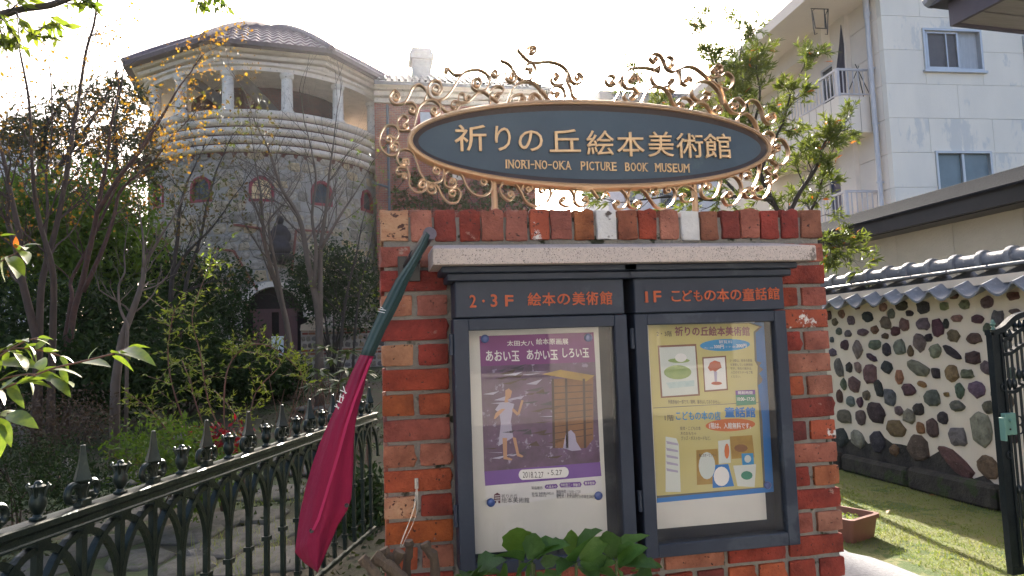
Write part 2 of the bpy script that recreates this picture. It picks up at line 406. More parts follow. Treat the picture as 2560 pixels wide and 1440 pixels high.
for i, (x, y, w_, lb, D) in enumerate(rk):
    if D: c = PD(x, y, D)
    else:
        c = PZ(x, y, 0)
        for _ in range(6): c = PZ(x, y, gh(c.x, c.y))
    dd = (c-CAM).dot(FW); s_ = w_*dd/F_PX*1.25
    o = put('rock', RM[i % 5], None, (c.x, c.y, gh(c.x, c.y)-.05), (-math.pi/2+R.uniform(-.3, .3), R.uniform(-.2, .2), R.uniform(0, 3)), (s_, s_*.9, s_*.8), [(.16, .155, .14), (.22, .2, .17), (.12, .11, .1)][i % 3])
    tag(o, lb, 'rock', 'garden rocks')
# ================================================================ tower museum
TC = Vector((-4.42, 31.4, 0)); TR = 4.75
def circ(px, py, rad):
    """angle and height where the ray meets a cylinder of radius rad round the tower axis"""
    q = ray(px, py); ox, oy = CAM.x-TC.x, CAM.y-TC.y
    a = q.x**2+q.y**2; b = 2*(ox*q.x+oy*q.y); c = ox*ox+oy*oy-rad*rad
    D = b*b-4*a*c
    t = (-b-math.sqrt(max(0, D)))/(2*a); p = CAM+q*t
    return math.atan2(p.y-TC.y, p.x-TC.x), p.z
m_cream = mat('cream_render', (.70, .62, .53), (.58, .51, .43), .85, scale=3, bump=.25, bscale=60, spots=(.2, .18, .15), sscale=9, samt=.66)
m_mort = mat('drum_mortar', (.38, .35, .31), (.30, .28, .25), .95, scale=4, bump=.5, bscale=40)
m_rbrk = mat('ring_brick', (.15, .055, .035), (.09, .035, .027), .9, scale=8, bump=.4, bscale=50)
m_dark = mat('dark_interior', (.02, .017, .015), (.03, .02, .018), .9)
m_tile = mat('tower_tile', (.17, .12, .14), (.11, .08, .10), .5, scale=7, bump=.3, bscale=60)
def brickmat(name, ca, cb, mort, sx=1.0, flat=None):
    m = bpy.data.materials.new(name); m.use_nodes = True; t = m.node_tree; N = t.nodes; L = t.links
    b = N['Principled BSDF']; b.inputs['Roughness'].default_value = .9
    tc = N.new('ShaderNodeTexCoord'); sp = N.new('ShaderNodeSeparateXYZ'); L.new(tc.outputs['Object'], sp.inputs[0])
    cb_ = N.new('ShaderNodeCombineXYZ')
    if flat == 'cyl':
        at = N.new('ShaderNodeMath'); at.operation = 'ARCTAN2'; L.new(sp.outputs[1], at.inputs[0]); L.new(sp.outputs[0], at.inputs[1])
        mu = N.new('ShaderNodeMath'); mu.operation = 'MULTIPLY'; mu.inputs[1].default_value = 3.4; L.new(at.outputs[0], mu.inputs[0]); L.new(mu.outputs[0], cb_.inputs[0])
    else: L.new(sp.outputs[0], cb_.inputs[0])
    L.new(sp.outputs[2], cb_.inputs[1])
    bt = N.new('ShaderNodeTexBrick'); L.new(cb_.outputs[0], bt.inputs[0])
    bt.inputs['Color1'].default_value = (*ca, 1); bt.inputs['Color2'].default_value = (*cb, 1); bt.inputs['Mortar'].default_value = (*mort, 1)
    bt.inputs['Scale'].default_value = 1; bt.inputs['Brick Width'].default_value = .22*sx; bt.inputs['Row Height'].default_value = .075*sx; bt.inputs['Mortar Size'].default_value = .007*sx
    ns = N.new('ShaderNodeTexNoise'); ns.inputs['Scale'].default_value = 1.2; ns.inputs['Detail'].default_value = 8; L.new(tc.outputs['Object'], ns.inputs[0])
    mx = N.new('ShaderNodeMix'); mx.data_type = 'RGBA'; mx.blend_type = 'OVERLAY'; mx.inputs[0].default_value = .6; L.new(bt.outputs[0], mx.inputs[6]); L.new(ns.outputs[0], mx.inputs[7])
    L.new(mx.outputs[2], b.inputs['Base Color'])
    bp = N.new('ShaderNodeBump'); bp.inputs['Strength'].default_value = .7; bp.inputs['Distance'].default_value = .01; bp.invert = True
    L.new(bt.outputs['Fac'], bp.inputs['Height']); L.new(bp.outputs[0], b.inputs['Normal']); return m
mus = thing('museum_tower', 'round stone museum tower with columned loggia and tiled octagonal roof behind the garden trees', 'tower', TC)
ZP = circ(655, 277, TR+.12)[1]; ZR = circ(655, 372, TR+.1)[1]           # parapet top, lowest ring
ZC = circ(655, 180, TR)[1]                                             # column top
ARC = circ(690, 715, TR); AL = circ(604, 800, TR)[0]; AR_ = circ(768, 800, TR)[0]
ac = (AL+AR_)/2; ar = (AR_-AL)/2*TR; az = ARC[1]-ar
def in_arch(a, z, g=0):
    x = (a-ac)*TR
    return (z < az and abs(x) < ar+g) or (z >= az and math.hypot(x, z-az) < ar+g)
wins = []
for px, py, tp, bt, hw in ((653, 475, 440, 503, 26), (806, 487, 452, 514, 23), (921, 505, 475, 530, 15), (392, 490, 455, 520, 16), (500, 470, 440, 505, 24)):
    a, z = circ(px, py, TR); zt = circ(px, tp, TR)[1]; zb = circ(px, bt, TR)[1]
    wins.append((a, zb, zt, .44))
def in_win(a, z, g=0):
    for wa, zb, zt, w_ in wins:
        x = (a-wa)*TR; r_ = w_
        if abs(x) < w_+g and zb-g < z < zt-r_: return True
        if z >= zt-r_ and math.hypot(x, z-(zt-r_)) < r_+g: return True
    return False
def tcp(a, z, r): return Vector((TC.x+r*math.cos(a), TC.y+r*math.sin(a), z))
# drum core with openings
mb = MB(); nA, nZ = 260, 110; z0, z1 = .8, ZR
idx = {}
def vid(i, j):
    i %= nA
    if (i, j) not in idx:
        idx[(i, j)] = len(mb.v); mb.v.append(tuple(tcp(2*math.pi*i/nA-math.pi, z0+(z1-z0)*j/nZ, TR-.06)))
    return idx[(i, j)]
for i in range(nA):
    for j in range(nZ):
        a = 2*math.pi*(i+.5)/nA-math.pi; z = z0+(z1-z0)*(j+.5)/nZ
        if in_arch(a, z) or in_win(a, z): continue
        mb.f.append((vid(i, j), vid(i+1, j), vid(i+1, j+1), vid(i, j+1)))
mb.build('drum_core', m_mort, mus, smooth=True, fix=False)
MB().lathe([(TR-.5, .9), (TR-.5, ZR)], TC, 48).build('inner_wall', m_dark, mus, smooth=True)
# stones of the drum
m_tst = mat('tower_stone', (1.1, 1.1, 1.1), (.55, .54, .52), .9, scale=3.5, bump=.8, bscale=14, objcol=True, dist=3)
TS = [stone_mesh('stone', 200+i, m_tst, 8, .35, .55) for i in range(10)]
pal = [(.43, .375, .31), (.48, .40, .29), (.37, .335, .29), (.53, .41, .26), (.43, .37, .30), (.30, .265, .22), (.48, .42, .34)]
z = 1.0; rows = []; cnt = 0; extra = MB()
cand = []
while z < ZR-.1:
    h_ = R.uniform(.30, .46); a = -math.pi+R.uniform(0, .1)
    while a < 0:
        w_ = R.uniform(.34, .72); am = a+w_/2/TR; zm = z+h_/2
        if not in_arch(am, zm, .32) and not in_win(am, zm, .24): cand.append((am, zm, w_*.93, h_*.93))
        a += w_/TR
    z += h_
va = math.atan2(-TC.y, -TC.x)
cand.sort(key=lambda c: abs(c[0]-(va+.25))+(.0 if c[1] > 3.4 else .6))
for k, (a, z, w_, h_) in enumerate(cand):
    rot = (0, R.uniform(-.1, .1), a+math.pi/2); me = TS[R.randrange(10)]
    if k < 300:
        put('stone', me, mus, tcp(a, z, TR-.055), rot, (w_*1.06, .26, h_*1.08), R.choice(pal))
    elif abs(a-va) < 1.75:
        Mx = Matrix.Translation(tcp(a, z, TR-.055)) @ Matrix.Rotation(a+math.pi/2, 4, 'Z') @ Matrix.Diagonal((w_*1.06, .26, h_*1.08, 1))
        extra.add([Mx @ v.co for v in me.vertices], [tuple(p.vertices) for p in me.polygons])
tag(extra.build('stonework', mat('tower_stone_joined', (.30, .27, .23), (.22, .2, .18), .9, scale=2.2, bump=.6, bscale=14, island=(1.3, 1.2, 1.05)), mus), kind='stuff')
# arch trim, door
mb = MB(); ns = 22
def ring_seg(mb, a0, a1, r0, r1, ro, ri):
    P = []
    for rr in (ro, ri):
        for (aa, rad) in ((a0, r0), (a1, r0), (a1, r1), (a0, r1)):
            P.append(tcp(ac+rad*math.cos(aa)/TR, az+rad*math.sin(aa), rr))
    mb.add(P, [(0, 1, 2, 3), (7, 6, 5, 4), (0, 4, 5, 1), (1, 5, 6, 2), (2, 6, 7, 3), (3, 7, 4, 0)])
for i in range(ns): ring_seg(mb, math.pi*i/ns, math.pi*(i+1)/ns, ar-.03, ar+.17, TR+.07, TR-.35)
mb.build('arch_trim', m_cream, mus)
m_wood = mat('dark_red_wood', (.09, .03, .025), (.06, .02, .018), .6, scale=4, stretch=(8, 8, 1), bump=.2)
dr = MB(); A0 = tcp(ac, 1.1, TR-.42)
tdir = Vector((-math.sin(ac), math.cos(ac), 0)); ndir = Vector((math.cos(ac), math.sin(ac), 0))
def dbox(mb, u0, u1, z0, z1, d0, d1):
    mb.add([A0+tdir*u+ndir*d+Vector((0, 0, z-1.1)) for d in (d1, d0) for (u, z) in ((u0, z0), (u1, z0), (u1, z1), (u0, z1))],
           [(0, 1, 2, 3), (7, 6, 5, 4), (0, 4, 5, 1), (1, 5, 6, 2), (2, 6, 7, 3), (3, 7, 4, 0)])
dbox(dr, -.75, -.1, 1.12, 3.0, 0, .06); dbox(dr, .15, .8, 1.12, 3.0, 0, .06); dbox(dr, -.85, .9, 3.0, 3.12, 0, .08)
dr.build('door', m_wood, mus)
pm = MB(); dbox(pm, -.12, .3, 1.35, 2.1, .22, .24); pm.build('notice_board', mat('notice_white', (.55, .6, .68), (.4, .45, .5), .6), mus)
# radiating brick strips
st = MB()
def strip(p, q, w_=.07):
    a0_, z0_ = circ(*p, TR); a1_, z1_ = circ(*q, TR); n = 8
    L_ = math.hypot((a1_-a0_)*TR, z1_-z0_); nu = (-(z1_-z0_)/L_, (a1_-a0_)*TR/L_)
    for i in range(n):
        P = []
        for rr in (TR+.075, TR-.08):
            for (t, s_) in ((i/n, -1), ((i+.94)/n, -1), ((i+.94)/n, 1), (i/n, 1)):
                P.append(tcp(a0_+(a1_-a0_)*t+s_*nu[0]*w_/2/TR, z0_+(z1_-z0_)*t+s_*nu[1]*w_/2, rr))
        st.add(P, [(0, 1, 2, 3), (7, 6, 5, 4), (0, 4, 5, 1), (1, 5, 6, 2), (2, 6, 7, 3), (3, 7, 4, 0)])
for p, q in (((585, 628), (645, 728)), ((652, 575), (680, 700)), ((545, 622), (586, 628)), ((585, 562), (655, 572)), ((740, 575), (728, 690)), ((742, 575), (830, 582)), ((560, 700), (618, 765))): strip(p, q)
tag(st.build('brick_strip', mat('strip_brick', (.26, .10, .075), (.18, .07, .05), .9), mus), kind='stuff')
# windows of the drum
m_wf = mat('red_frame', (.26, .025, .035), (.2, .02, .03), .5)
m_wg = mat('painted_glow_glass', (.82, .66, .36), (.78, .62, .34), .5, scale=2)  # warm interior light painted as yellow pane colour, nothing emits
m_wg2 = mat('window_dark_glass', (.04, .05, .06), (.08, .09, .09), .1, scale=2)
for i, (wa, zb, zt, w_) in enumerate(wins):
    f = MB(); r_ = w_; zc = zt-r_; T_ = Vector((-math.sin(wa), math.cos(wa), 0)); N_ = Vector((math.cos(wa), math.sin(wa), 0)); O = tcp(wa, 0, TR)
    def P(u, z, d): return O+T_*u+N_*d+Vector((0, 0, z))
    prof = [(-w_, zb)]+[(r_*math.cos(math.pi*(1-k/12)), zc+r_*math.sin(math.pi*(1-k/12))) for k in range(13)]+[(w_, zb)]
    inn = [(-w_+.1, zb+.1)]+[((r_-.1)*math.cos(math.pi*(1-k/12)), zc+(r_-.1)*math.sin(math.pi*(1-k/12))) for k in range(13)]+[(w_-.1, zb+.1)]
    n = len(prof)
    for k in range(n):
        k2 = (k+1) % n
        a_, b_, c_, d_ = prof[k], prof[k2], inn[k2], inn[k]
        f.add([P(*a_, -.02), P(*b_, -.02), P(*c_, -.02), P(*d_, -.02), P(*a_, -.28), P(*b_, -.28), P(*c_, -.16), P(*d_, -.16)], [(0, 1, 2, 3), (1, 0, 4, 5), (3, 2, 6, 7)])
    fo = f.build('window', m_wf, mus)
    g = MB().quad(*[P(*q, -.14) for q in inn]); g.build('pane', m_wg if i == 0 else m_wg2, fo, fix=False)
    bars = MB()
    for u in (-.12, .12): bars.tube([P(u, zb+.1, -.12), P(u, zt-.14, -.12)], .012, 4)
    for k in range(3): bars.tube([P(-w_+.1, zb+.3+k*.3, -.12), P(w_-.1, zb+.3+k*.3, -.12)], .012, 4)
    bars.build('window_bar', m_dark if i else m_wf, fo)
# brick band and five round rings
MB().lathe([(TR-.02, ZR-.25), (TR-.02, ZP-.1)], TC, 96).build('brick_band', m_rbrk, mus, smooth=False)
nr = 5
for i in range(nr):
    zc = ZP-.10-(ZP-ZR-.12)*i/(nr-1); r0 = TR+.02; prof = []
    hh = .155 if i else .17
    for k in range(9):
        t = math.pi*k/8; prof.append((r0+.16*math.sin(t), zc+hh-hh*(1-math.cos(t))*.85))
    prof = [(TR-.35 if i == 0 else TR-.1, zc+hh)]+prof+[(TR-.1, zc-.7*hh)]
    MB().lathe(prof, TC, 96).build('stone_ring', m_cream, mus, smooth='auto')
# loggia floor, inner wall and ceiling
zf = ZP-.9
MB().lathe([(.05, zf), (TR-.1, zf), (TR-.1, zf+.05), (.05, zf+.05)], TC, 64).build('loggia_floor', m_cream, mus)
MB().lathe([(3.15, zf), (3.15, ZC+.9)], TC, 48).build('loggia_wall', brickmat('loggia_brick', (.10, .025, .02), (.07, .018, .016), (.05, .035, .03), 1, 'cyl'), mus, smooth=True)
MB().lathe([(TR-.28, zf), (TR-.28, ZP+.02)], TC, 64).build('parapet_back', m_cream, mus)
# columns
m_col = mat('column_stone', (.72, .68, .62), (.6, .56, .5), .85, scale=5, bump=.4, bscale=60, spots=(.3, .27, .23), sscale=14, samt=.62)
cols = [circ(px, 230, TR-.02)[0] for px in (569, 718, 846, 931, 451, 386)]
cm = MB().lathe([(.27, 0), (.27, .1), (.215, .14), (.205, 1.2), (.195, ZC-ZP-.2), (.23, ZC-ZP-.18), (.265, ZC-ZP-.09), (.265, ZC-ZP-.0)], (0, 0, 0), 18).mesh('column', m_col, 'auto')
step = (cols[2]-cols[1])
angs = cols+[cols[3]+step*k for k in range(1, 8)]
for a in angs[:12]: put('column', cm, mus, tcp(a, ZP, TR-.06))
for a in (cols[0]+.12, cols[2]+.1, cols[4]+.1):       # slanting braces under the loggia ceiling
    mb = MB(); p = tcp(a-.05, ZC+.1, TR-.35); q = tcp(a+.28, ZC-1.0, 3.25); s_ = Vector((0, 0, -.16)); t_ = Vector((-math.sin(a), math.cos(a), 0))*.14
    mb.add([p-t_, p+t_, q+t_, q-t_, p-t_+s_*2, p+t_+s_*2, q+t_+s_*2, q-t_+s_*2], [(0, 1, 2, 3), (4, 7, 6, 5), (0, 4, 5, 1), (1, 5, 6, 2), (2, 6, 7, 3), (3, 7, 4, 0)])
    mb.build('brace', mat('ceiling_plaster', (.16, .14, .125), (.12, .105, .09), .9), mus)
# ring beam on the columns
zb1 = circ(655, 159, TR+.1)[1]
MB().lathe([(TR-.4, ZC), (TR+.12, ZC), (TR+.12, ZC+.16), (TR+.22, ZC+.2), (TR+.22, zb1), (TR-.4, zb1)], TC, 96).build('ring_beam', m_cream, mus, smooth='auto')
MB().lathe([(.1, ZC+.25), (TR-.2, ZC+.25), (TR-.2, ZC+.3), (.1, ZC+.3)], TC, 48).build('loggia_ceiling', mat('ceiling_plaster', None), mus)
# octagonal stepped cornice
oa = [math.radians(278+22.5+45*k) for k in range(8)]
zt_ = circ(655, 119, 5.05)[1]
def octo(r, z): return [tcp(a, z, r) for a in oa]
bands = [(4.95, 0), (5.10, 1), (5.26, 2), (5.42, 3)]
bh = (zt_-zb1)/3.0
for i in range(3):
    ro = 5.10+.19*i; z_ = zb1+bh*i; b = MB()
    o1, o2, o3 = octo(ro, z_+.05), octo(ro, z_+bh-.04), octo(4.4, z_+bh); o0 = octo(ro-.03, z_)
    i0 = octo(4.4, z_)
    vs = i0+o0+o1+o2+o3; fs = []
    for r_ in range(4):
        for k in range(8): fs.append((r_*8+k, r_*8+(k+1) % 8, r_*8+8+(k+1) % 8, r_*8+8+k))
    b.add(vs, fs); b.build('cornice_band', m_cream, mus)
# tiled roof: eight faces of curved pantiles
apex = circ(683, 74, .2)[1]
RO = 5.78; ze = zt_+.02
def rz_(t): return ze+(apex-ze)*(1-(1-t)**1.35)        # t 0 eave .. 1 apex, slightly domed
def roof_face(k):
    b = MB(); A, B_ = oa[k], oa[(k+1) % 8]
    nc, nr_ = 11, 13
    pA, pB = tcp(A, 0, RO), tcp(B_, 0, RO); c = Vector((TC.x, TC.y, 0))
    su = 6
    for r_ in range(nr_):
        t0, t1 = r_/nr_, (r_+1)/nr_
        cols_ = nc*su
        for i in range(cols_):
            def pt(u, t, lift):
                e0 = pA.lerp(c, t); e1 = pB.lerp(c, t); 
                # constant tile width: columns run up the slope, clipped at the hips
                x = (u-.5)
                half = .5*(1-t)
                if abs(x) > half: x = math.copysign(half, x)
                mid = pA.lerp(pB, .5).lerp(c, t); d_ = (pB-pA)
                q = mid+d_*x
                ph = (u*nc) % 1.0
                wv = .05*math.sin(2*math.pi*ph) if abs(u-.5) < half else 0
                return Vector((q.x, q.y, rz_(t)+wv+lift))
            u0, u1 = i/cols_, (i+1)/cols_
            if abs((u0+u1)/2-.5) > .5*(1-t0): continue
            b.add([pt(u0, t0, .06), pt(u1, t0, .06), pt(u1, t1, .0), pt(u0, t1, .0), pt(u0, t0, 0), pt(u1, t0, 0)], [(0, 1, 2, 3), (4, 5, 1, 0)])
    return b
for k in range(8): roof_face(k).build('roof_face', m_tile, mus, smooth='auto')
ev = MB(); vs = octo(RO+.03, ze+.07)+octo(RO+.03, ze-.1)+octo(4.6, ze-.1); fs = []
for r_ in range(2):
    for k in range(8): fs.append((r_*8+k, r_*8+(k+1) % 8, r_*8+8+(k+1) % 8, r_*8+8+k))
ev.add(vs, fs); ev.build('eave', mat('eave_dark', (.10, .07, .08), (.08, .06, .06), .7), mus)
for k in range(8):
    pts = []
    for i in range(13):
        t = i/12; p = tcp(oa[k], 0, RO+.03).lerp(Vector((TC.x, TC.y, 0)), t); pts.append((p.x, p.y, rz_(t)+.07))
    h = MB().tube(pts, .13, 8); h.build('hip_ridge', m_tile, mus, smooth='auto')
MB().lathe([(.35, apex-.05), (.4, apex+.06), (.3, apex+.14), (.12, apex+.2), (.02, apex+.24)], TC, 16).build('roof_cap', m_tile, mus, smooth='auto')
# bronze relief of a robed figure over a basin, on the drum
sa, sz = circ(700, 600, TR+.1); S_ = Vector((-math.sin(sa), math.cos(sa), 0)); SN = Vector((math.cos(sa), math.sin(sa), 0))
st_ = thing('statue', 'dark bronze robed figure above a round basin fixed to the stone tower over the doorway', 'statue', tcp(sa, sz-.7, TR+.1))
def SP(u, z, d): return tcp(sa, sz+z, TR+.12)+S_*u+SN*d
b = MB()
for (u, z, d, r_, sc_) in ((0, .72, .12, .14, (1, 1, 1.2)), (0, .5, .08, .11, (1, 1, 1)), (0, .3, .08, .26, (1.2, .8, 1.0)), (-.27, .12, .12, .12, (1, 1, 1.9)), (.27, .12, .12, .12, (1, 1, 1.9)), (0, -.05, .06, .28, (1.1, .8, 1.1)),
                           (-.18, -.2, .2, .13, (1.2, 1, 1)), (.18, -.2, .2, .13, (1.2, 1, 1)), (0, -.35, .06, .36, (1.1, .9, .8))):
    q = SP(u, z, d); b.ball(q, r_, 12, 8, sc_)
so_ = b.build('figure', mat('dark_bronze', (.05, .04, .04), (.035, .03, .03), .6, metal=.3, bump=.4, bscale=20), st_)
md = so_.modifiers.new('r', 'REMESH'); md.mode = 'VOXEL'; md.voxel_size = .035; md.use_smooth_shade = True
q = SP(0, -.72, .12)
MB().lathe([(.1, -.2), (.34, -.14), (.46, 0), (.48, .12), (.42, .16), (.36, .08), (.02, .05)], q, 20).build('basin', MATS['dark_bronze'], st_, smooth='auto')
# ================================================================ brick wing
Y2 = 29.0
wx0, wx1 = PY(975, 400, Y2).x-.6, PY(1336, 400, Y2).x
zt1 = PY(1200, 262, Y2-.2).z; ztop = PY(1200, 205, Y2-.6).z
wing = thing('brick_wing', 'long red brick wing with stone cornice joined to the right side of the tower', 'building', ((wx0+wx1)/2, Y2, 0))
wb = brickmat('wing_brick', (.34, .10, .05), (.22, .06, .04), (.25, .2, .17))
MB().box((wx0, Y2, 0), (wx1, Y2+6, zt1)).build('wall', wb, wing)
hz = (ztop-zt1)/3
for i in range(3):
    MB().box((wx0-.2*0, Y2-.15-.18*i, zt1+hz*i*.8), (wx1+.15+.18*i, Y2+6.2, zt1+hz*(i+1)*.8-.03)).build('cornice_band', m_cream, wing)
m_gt = mat('grey_tile', (.16, .155, .16), (.11, .11, .115), .6, scale=5, bump=.2)
rb = MB(); zr0 = zt1+hz*2.4
rb.add([(wx0, Y2-.75, zr0), (wx1+.75, Y2-.75, zr0), (wx1-.5, Y2+2.6, zr0+1.6), (wx0, Y2+2.6, zr0+1.6), (wx0, Y2-.75, zr0-.14), (wx1+.75, Y2-.75, zr0-.14), (wx1+.75, Y2+6.4, zr0-.14), (wx1+.75, Y2+6.4, zr0)],
       [(0, 1, 2, 3), (4, 5, 1, 0), (5, 6, 7, 1), (1, 7, 2)])
rb.build('roof', m_gt, wing)
rt_ = MB()
for i in range(26):
    x = wx0+.2+(wx1+.3-wx0)*i/26; rt_.tube([(x, Y2-.78, zr0+.05), (min(x, wx1-.6), Y2+2.5, zr0+1.62)], .06, 5)
tag(rt_.build('roof_tile_roll', m_gt, wing), kind='stuff')
cx0, cx1 = PY(1024, 160, Y2+1.5).x, PY(1084, 160, Y2+1.5).x; cz1 = PY(1054, 122, Y2+1.5).z; cz0 = PY(1054, 202, Y2+1.5).z
MB().box((cx0+.12, Y2+1.4, cz0-1.2), (cx1-.12, Y2+2.4, cz1-.5)).box((cx0, Y2+1.28, cz1-.5), (cx1, Y2+2.52, cz1-.22)).box((cx0+.08, Y2+1.36, cz1-.22), (cx1-.08, Y2+2.44, cz1)).build('chimney', mat('chimney_render', (.55, .52, .47), (.45, .42, .38), .9), wing)
w0, w1 = PY(1050, 280, Y2), PY(1078, 312, Y2)
f = MB().box((w0.x-.1, Y2-.05, w1.z-.9), (w0.x, Y2+.06, w0.z+.1)).box((w1.x, Y2-.05, w1.z-.9), (w1.x+.1, Y2+.06, w0.z+.1)).box((w0.x, Y2-.05, w0.z), (w1.x, Y2+.06, w0.z+.1)).box((w0.x-.12, Y2-.09, w1.z-1.0), (w1.x+.12, Y2+.06, w1.z-.9)).build('window', m_wf, wing)
MB().quad((w0.x, Y2-.012, w1.z-.9), (w1.x, Y2-.012, w1.z-.9), (w1.x, Y2-.012, w0.z), (w0.x, Y2-.012, w0.z)).build('pane', mat('lit_pane_white', (.6, .62, .66), (.5, .52, .55), .4), f)  # the lit look of this window is painted as white pane colour
px_ = PY(969, 300, Y2-.2).x
MB().tube([(px_, Y2-.15, zt1-.1), (px_, Y2-.15, .3)], .06, 8).tube([(px_, Y2-.15, zt1-3.6), (px_-.7, Y2-.2, zt1-3.4)], .05, 8).build('downpipe', mat('pipe_grey', (.10, .10, .12), (.08, .08, .1), .5), wing)
for (x0, y0, x1, y1) in ((1130, 395, 1160, 450), (1225, 395, 1255, 450), (985, 372, 1010, 378)):
    a = PY(x0, y0, Y2); c = PY(x1, y1, Y2); MB().box((a.x, Y2-.02, c.z), (c.x, Y2+.05, a.z)).build('stone_panel', m_cream, wing)
# distant pale block at far left behind the trees
b0, b1 = PD(-60, 335, 45), PD(66, 335, 45)
lb = thing('distant_house', 'pale grey house half hidden behind the trees at the far left', 'building', (b0.x, b0.y, 0))
MB().box((b0.x-4, b0.y, 0), (b1.x, b0.y+6, b0.z-.3)).build('wall', mat('pale_wall', (.5, .52, .55), (.45, .46, .5), .9), lb)
MB().box((b0.x-4.3, b0.y-.3, b0.z-.3), (b1.x+.3, b0.y+6.3, b0.z)).build('roof', m_gt, lb)
# ================================================================ small house seen under and over the sign
Y3 = 46.0
h0, h1 = PY(1505, 300, Y3).x, PY(1790, 300, Y3).x; hzr = PY(1600, 236, Y3-.4).z; hze = PY(1600, 256, Y3-.4).z
hs = thing('white_house', 'white house with dark flat tiled roof showing behind the gold sign scrolls', 'house', ((h0+h1)/2, Y3, 0))
HB = PY(1600, 500, Y3).z
MB().box((h0+.2, Y3, 0), (h1, Y3+6, hze)).build('wall', mat('white_wall', (.55, .56, .6), (.48, .49, .53), .9), hs)
MB().box((h0-.4, Y3-.9, hze), (h1+.4, Y3+6.4, hzr)).build('roof', mat('roof_dark', (.10, .10, .12), (.07, .07, .09), .6), hs)
for (x0, x1) in ((1648, 1692), (1560, 1590)):
    a = PY(x0, 478, Y3-.02); c = PY(x1, 520, Y3-.02); wf = MB().box((a.x, Y3-.05, c.z), (c.x, Y3+.05, a.z)).build('window', mat('alu_frame', (.4, .4, .42), (.35, .35, .37), .4, metal=.6), hs)
    MB().box((a.x+.06, Y3-.07, c.z+.06), (c.x-.06, Y3-.052, a.z-.06)).build('pane', m_wg2, wf)
# ================================================================ low patterned wall with white cap
lw_y = 19.0
lw = thing('patterned_garden_wall', 'low garden wall patterned with red bricks and round stones topped by a pale shaped cap', 'wall', PY(870, 900, lw_y))
a = PY(752, 822, lw_y); c = PY(1010, 985, lw_y)
MB().box((a.x, lw_y, .3), (c.x, lw_y+.4, a.z)).build('wall_core', mat('pale_mortar', (.42, .39, .36), (.34, .31, .28), .95, bump=.3), lw)
z = a.z; row = 0
BR = MB().box((-.5, -.5, -.5), (.5, .5, .5), .08).mesh('brick', mat('tiny_brick', (1, 1, 1), (.7, .7, .7), .9, objcol=True, scale=8, bump=.3))
while z > 1.15:
    h_ = .055 if row % 4 < 2 else .15
    x = a.x+(.03 if row % 2 else .0)
    while x < c.x-.05:
        w_ = R.uniform(.15, .2) if h_ < .1 else R.uniform(.12, .2)
        if h_ < .1: put('brick', BR, lw, (x+w_/2, lw_y, z-h_/2-.02), (0, 0, 0), (w_*.92, .06, h_), R.choice([(.28, .08, .06), (.35, .16, .1), (.22, .06, .05), (.4, .3, .22)]))
        else: put('stone', TS[R.randrange(10)], lw, (x+w_/2, lw_y-.0, z-h_/2-.02), (0, R.uniform(-.3, .3), 0), (w_*.88, .14, h_*.95), R.choice([(.22, .2, .2), (.3, .26, .22), (.38, .3, .22), (.15, .13, .13)]))
        x += w_
    z -= h_+.03; row += 1
cp = [(750, 826), (752, 812), (768, 806), (770, 797), (782, 792), (790, 800), (792, 808), (806, 812), (812, 818), (840, 822), (840, 828)]
MB().prism([PY(x, y, lw_y-.06) for x, y in cp], (0, .5, 0)).build('cap', m_cream, lw)
cp2 = MB().box((PY(840, 822, lw_y).x, lw_y-.05, a.z-.01), (c.x, lw_y+.44, a.z+.06)).build('coping', m_cream, lw)
# ================================================================ apartment block
ath = math.radians(-2.6)
AO = PD(2199, 0, 16); AO.z = 0; AO = Vector((AO.x, AO.y, 0))
ex = Vector((math.cos(ath), math.sin(ath), 0)); ey = Vector((-math.sin(ath), math.cos(ath), 0))
ap = thing('apartment_block', 'cream concrete apartment block with balconies and sliding windows at the upper right', 'apartment building', AO, rz=ath)
def AF(px, py, v=0):          # point on a plane parallel to the front, local coords (u, z)
    p = PP(px, py, AO+ey*v, ey)-AO; return p.dot(ex), p.z
def AS(px, py, u=0):          # point on a plane parallel to the side, local (v, z)
    p = PP(px, py, AO+ex*u, ex)-AO; return p.dot(ey), p.z
m_ap = mat('cream_panel', (.80, .77, .69), (.71, .69, .63), .9, scale=1.2, stretch=(1, 1, .35), bump=.35, bscale=70, wear=(.60, .61, .59), wscale=1.0, wamt=.58)
m_ap2 = mat('cream_side', (.76, .70, .62), (.70, .64, .57), .9, scale=1.5, bump=.2, bscale=70)
m_joint = mat('joint_dark', (.30, .27, .22), (.24, .21, .17), .9)
TOPZ = 10.6
# windows on the front
W1 = (AF(2303, 71), AF(2459, 181)); W2 = (AF(2336, 378), AF(2487, 500))
w1u0, w1z1 = W1[0]; w1u1 = W1[1][0]; w1z0 = AF(2312, 176)[1]
w2u0, w2z1 = W2[0]; w2u1 = W2[1][0]; w2z0 = w2z1-1.15
core = MB(); core.box((.02, .155, 0), (.3, .159, TOPZ-.1)); core.box((.145, .16, 0), (.3, 1.15, TOPZ-.1))
def boxl(mb, u0, v0, z0, u1, v1, z1): return mb.box((u0, v0, z0), (u1, v1, z1))
boxl(core, .31, .16, 0, 9, 9, TOPZ-.1); core.local('core', m_joint, ap)
zj = [AF(2199, 38)[1], AF(2203, 123)[1], AF(2210, 207)[1], AF(2217, 294)[1], AF(2228, 381)[1], AF(2237, 468)[1]]
pit = (zj[0]-zj[-1])/5
zl = [zj[0]+pit*k for k in (2, 1)]+[zj[0]-pit*k for k in range(12) if zj[0]-pit*k > 0]+[0.0]
vj = {0: 2299, 1: 2380, 2: 2430, 3: 2314, 4: 2395, 5: 2325}
uj = [AF(2298, 20)[0], AF(2380, 60)[0], AF(2460, 240)[0], AF(2395, 260)[0], AF(2325, 340)[0], AF(2483, 340)[0]]
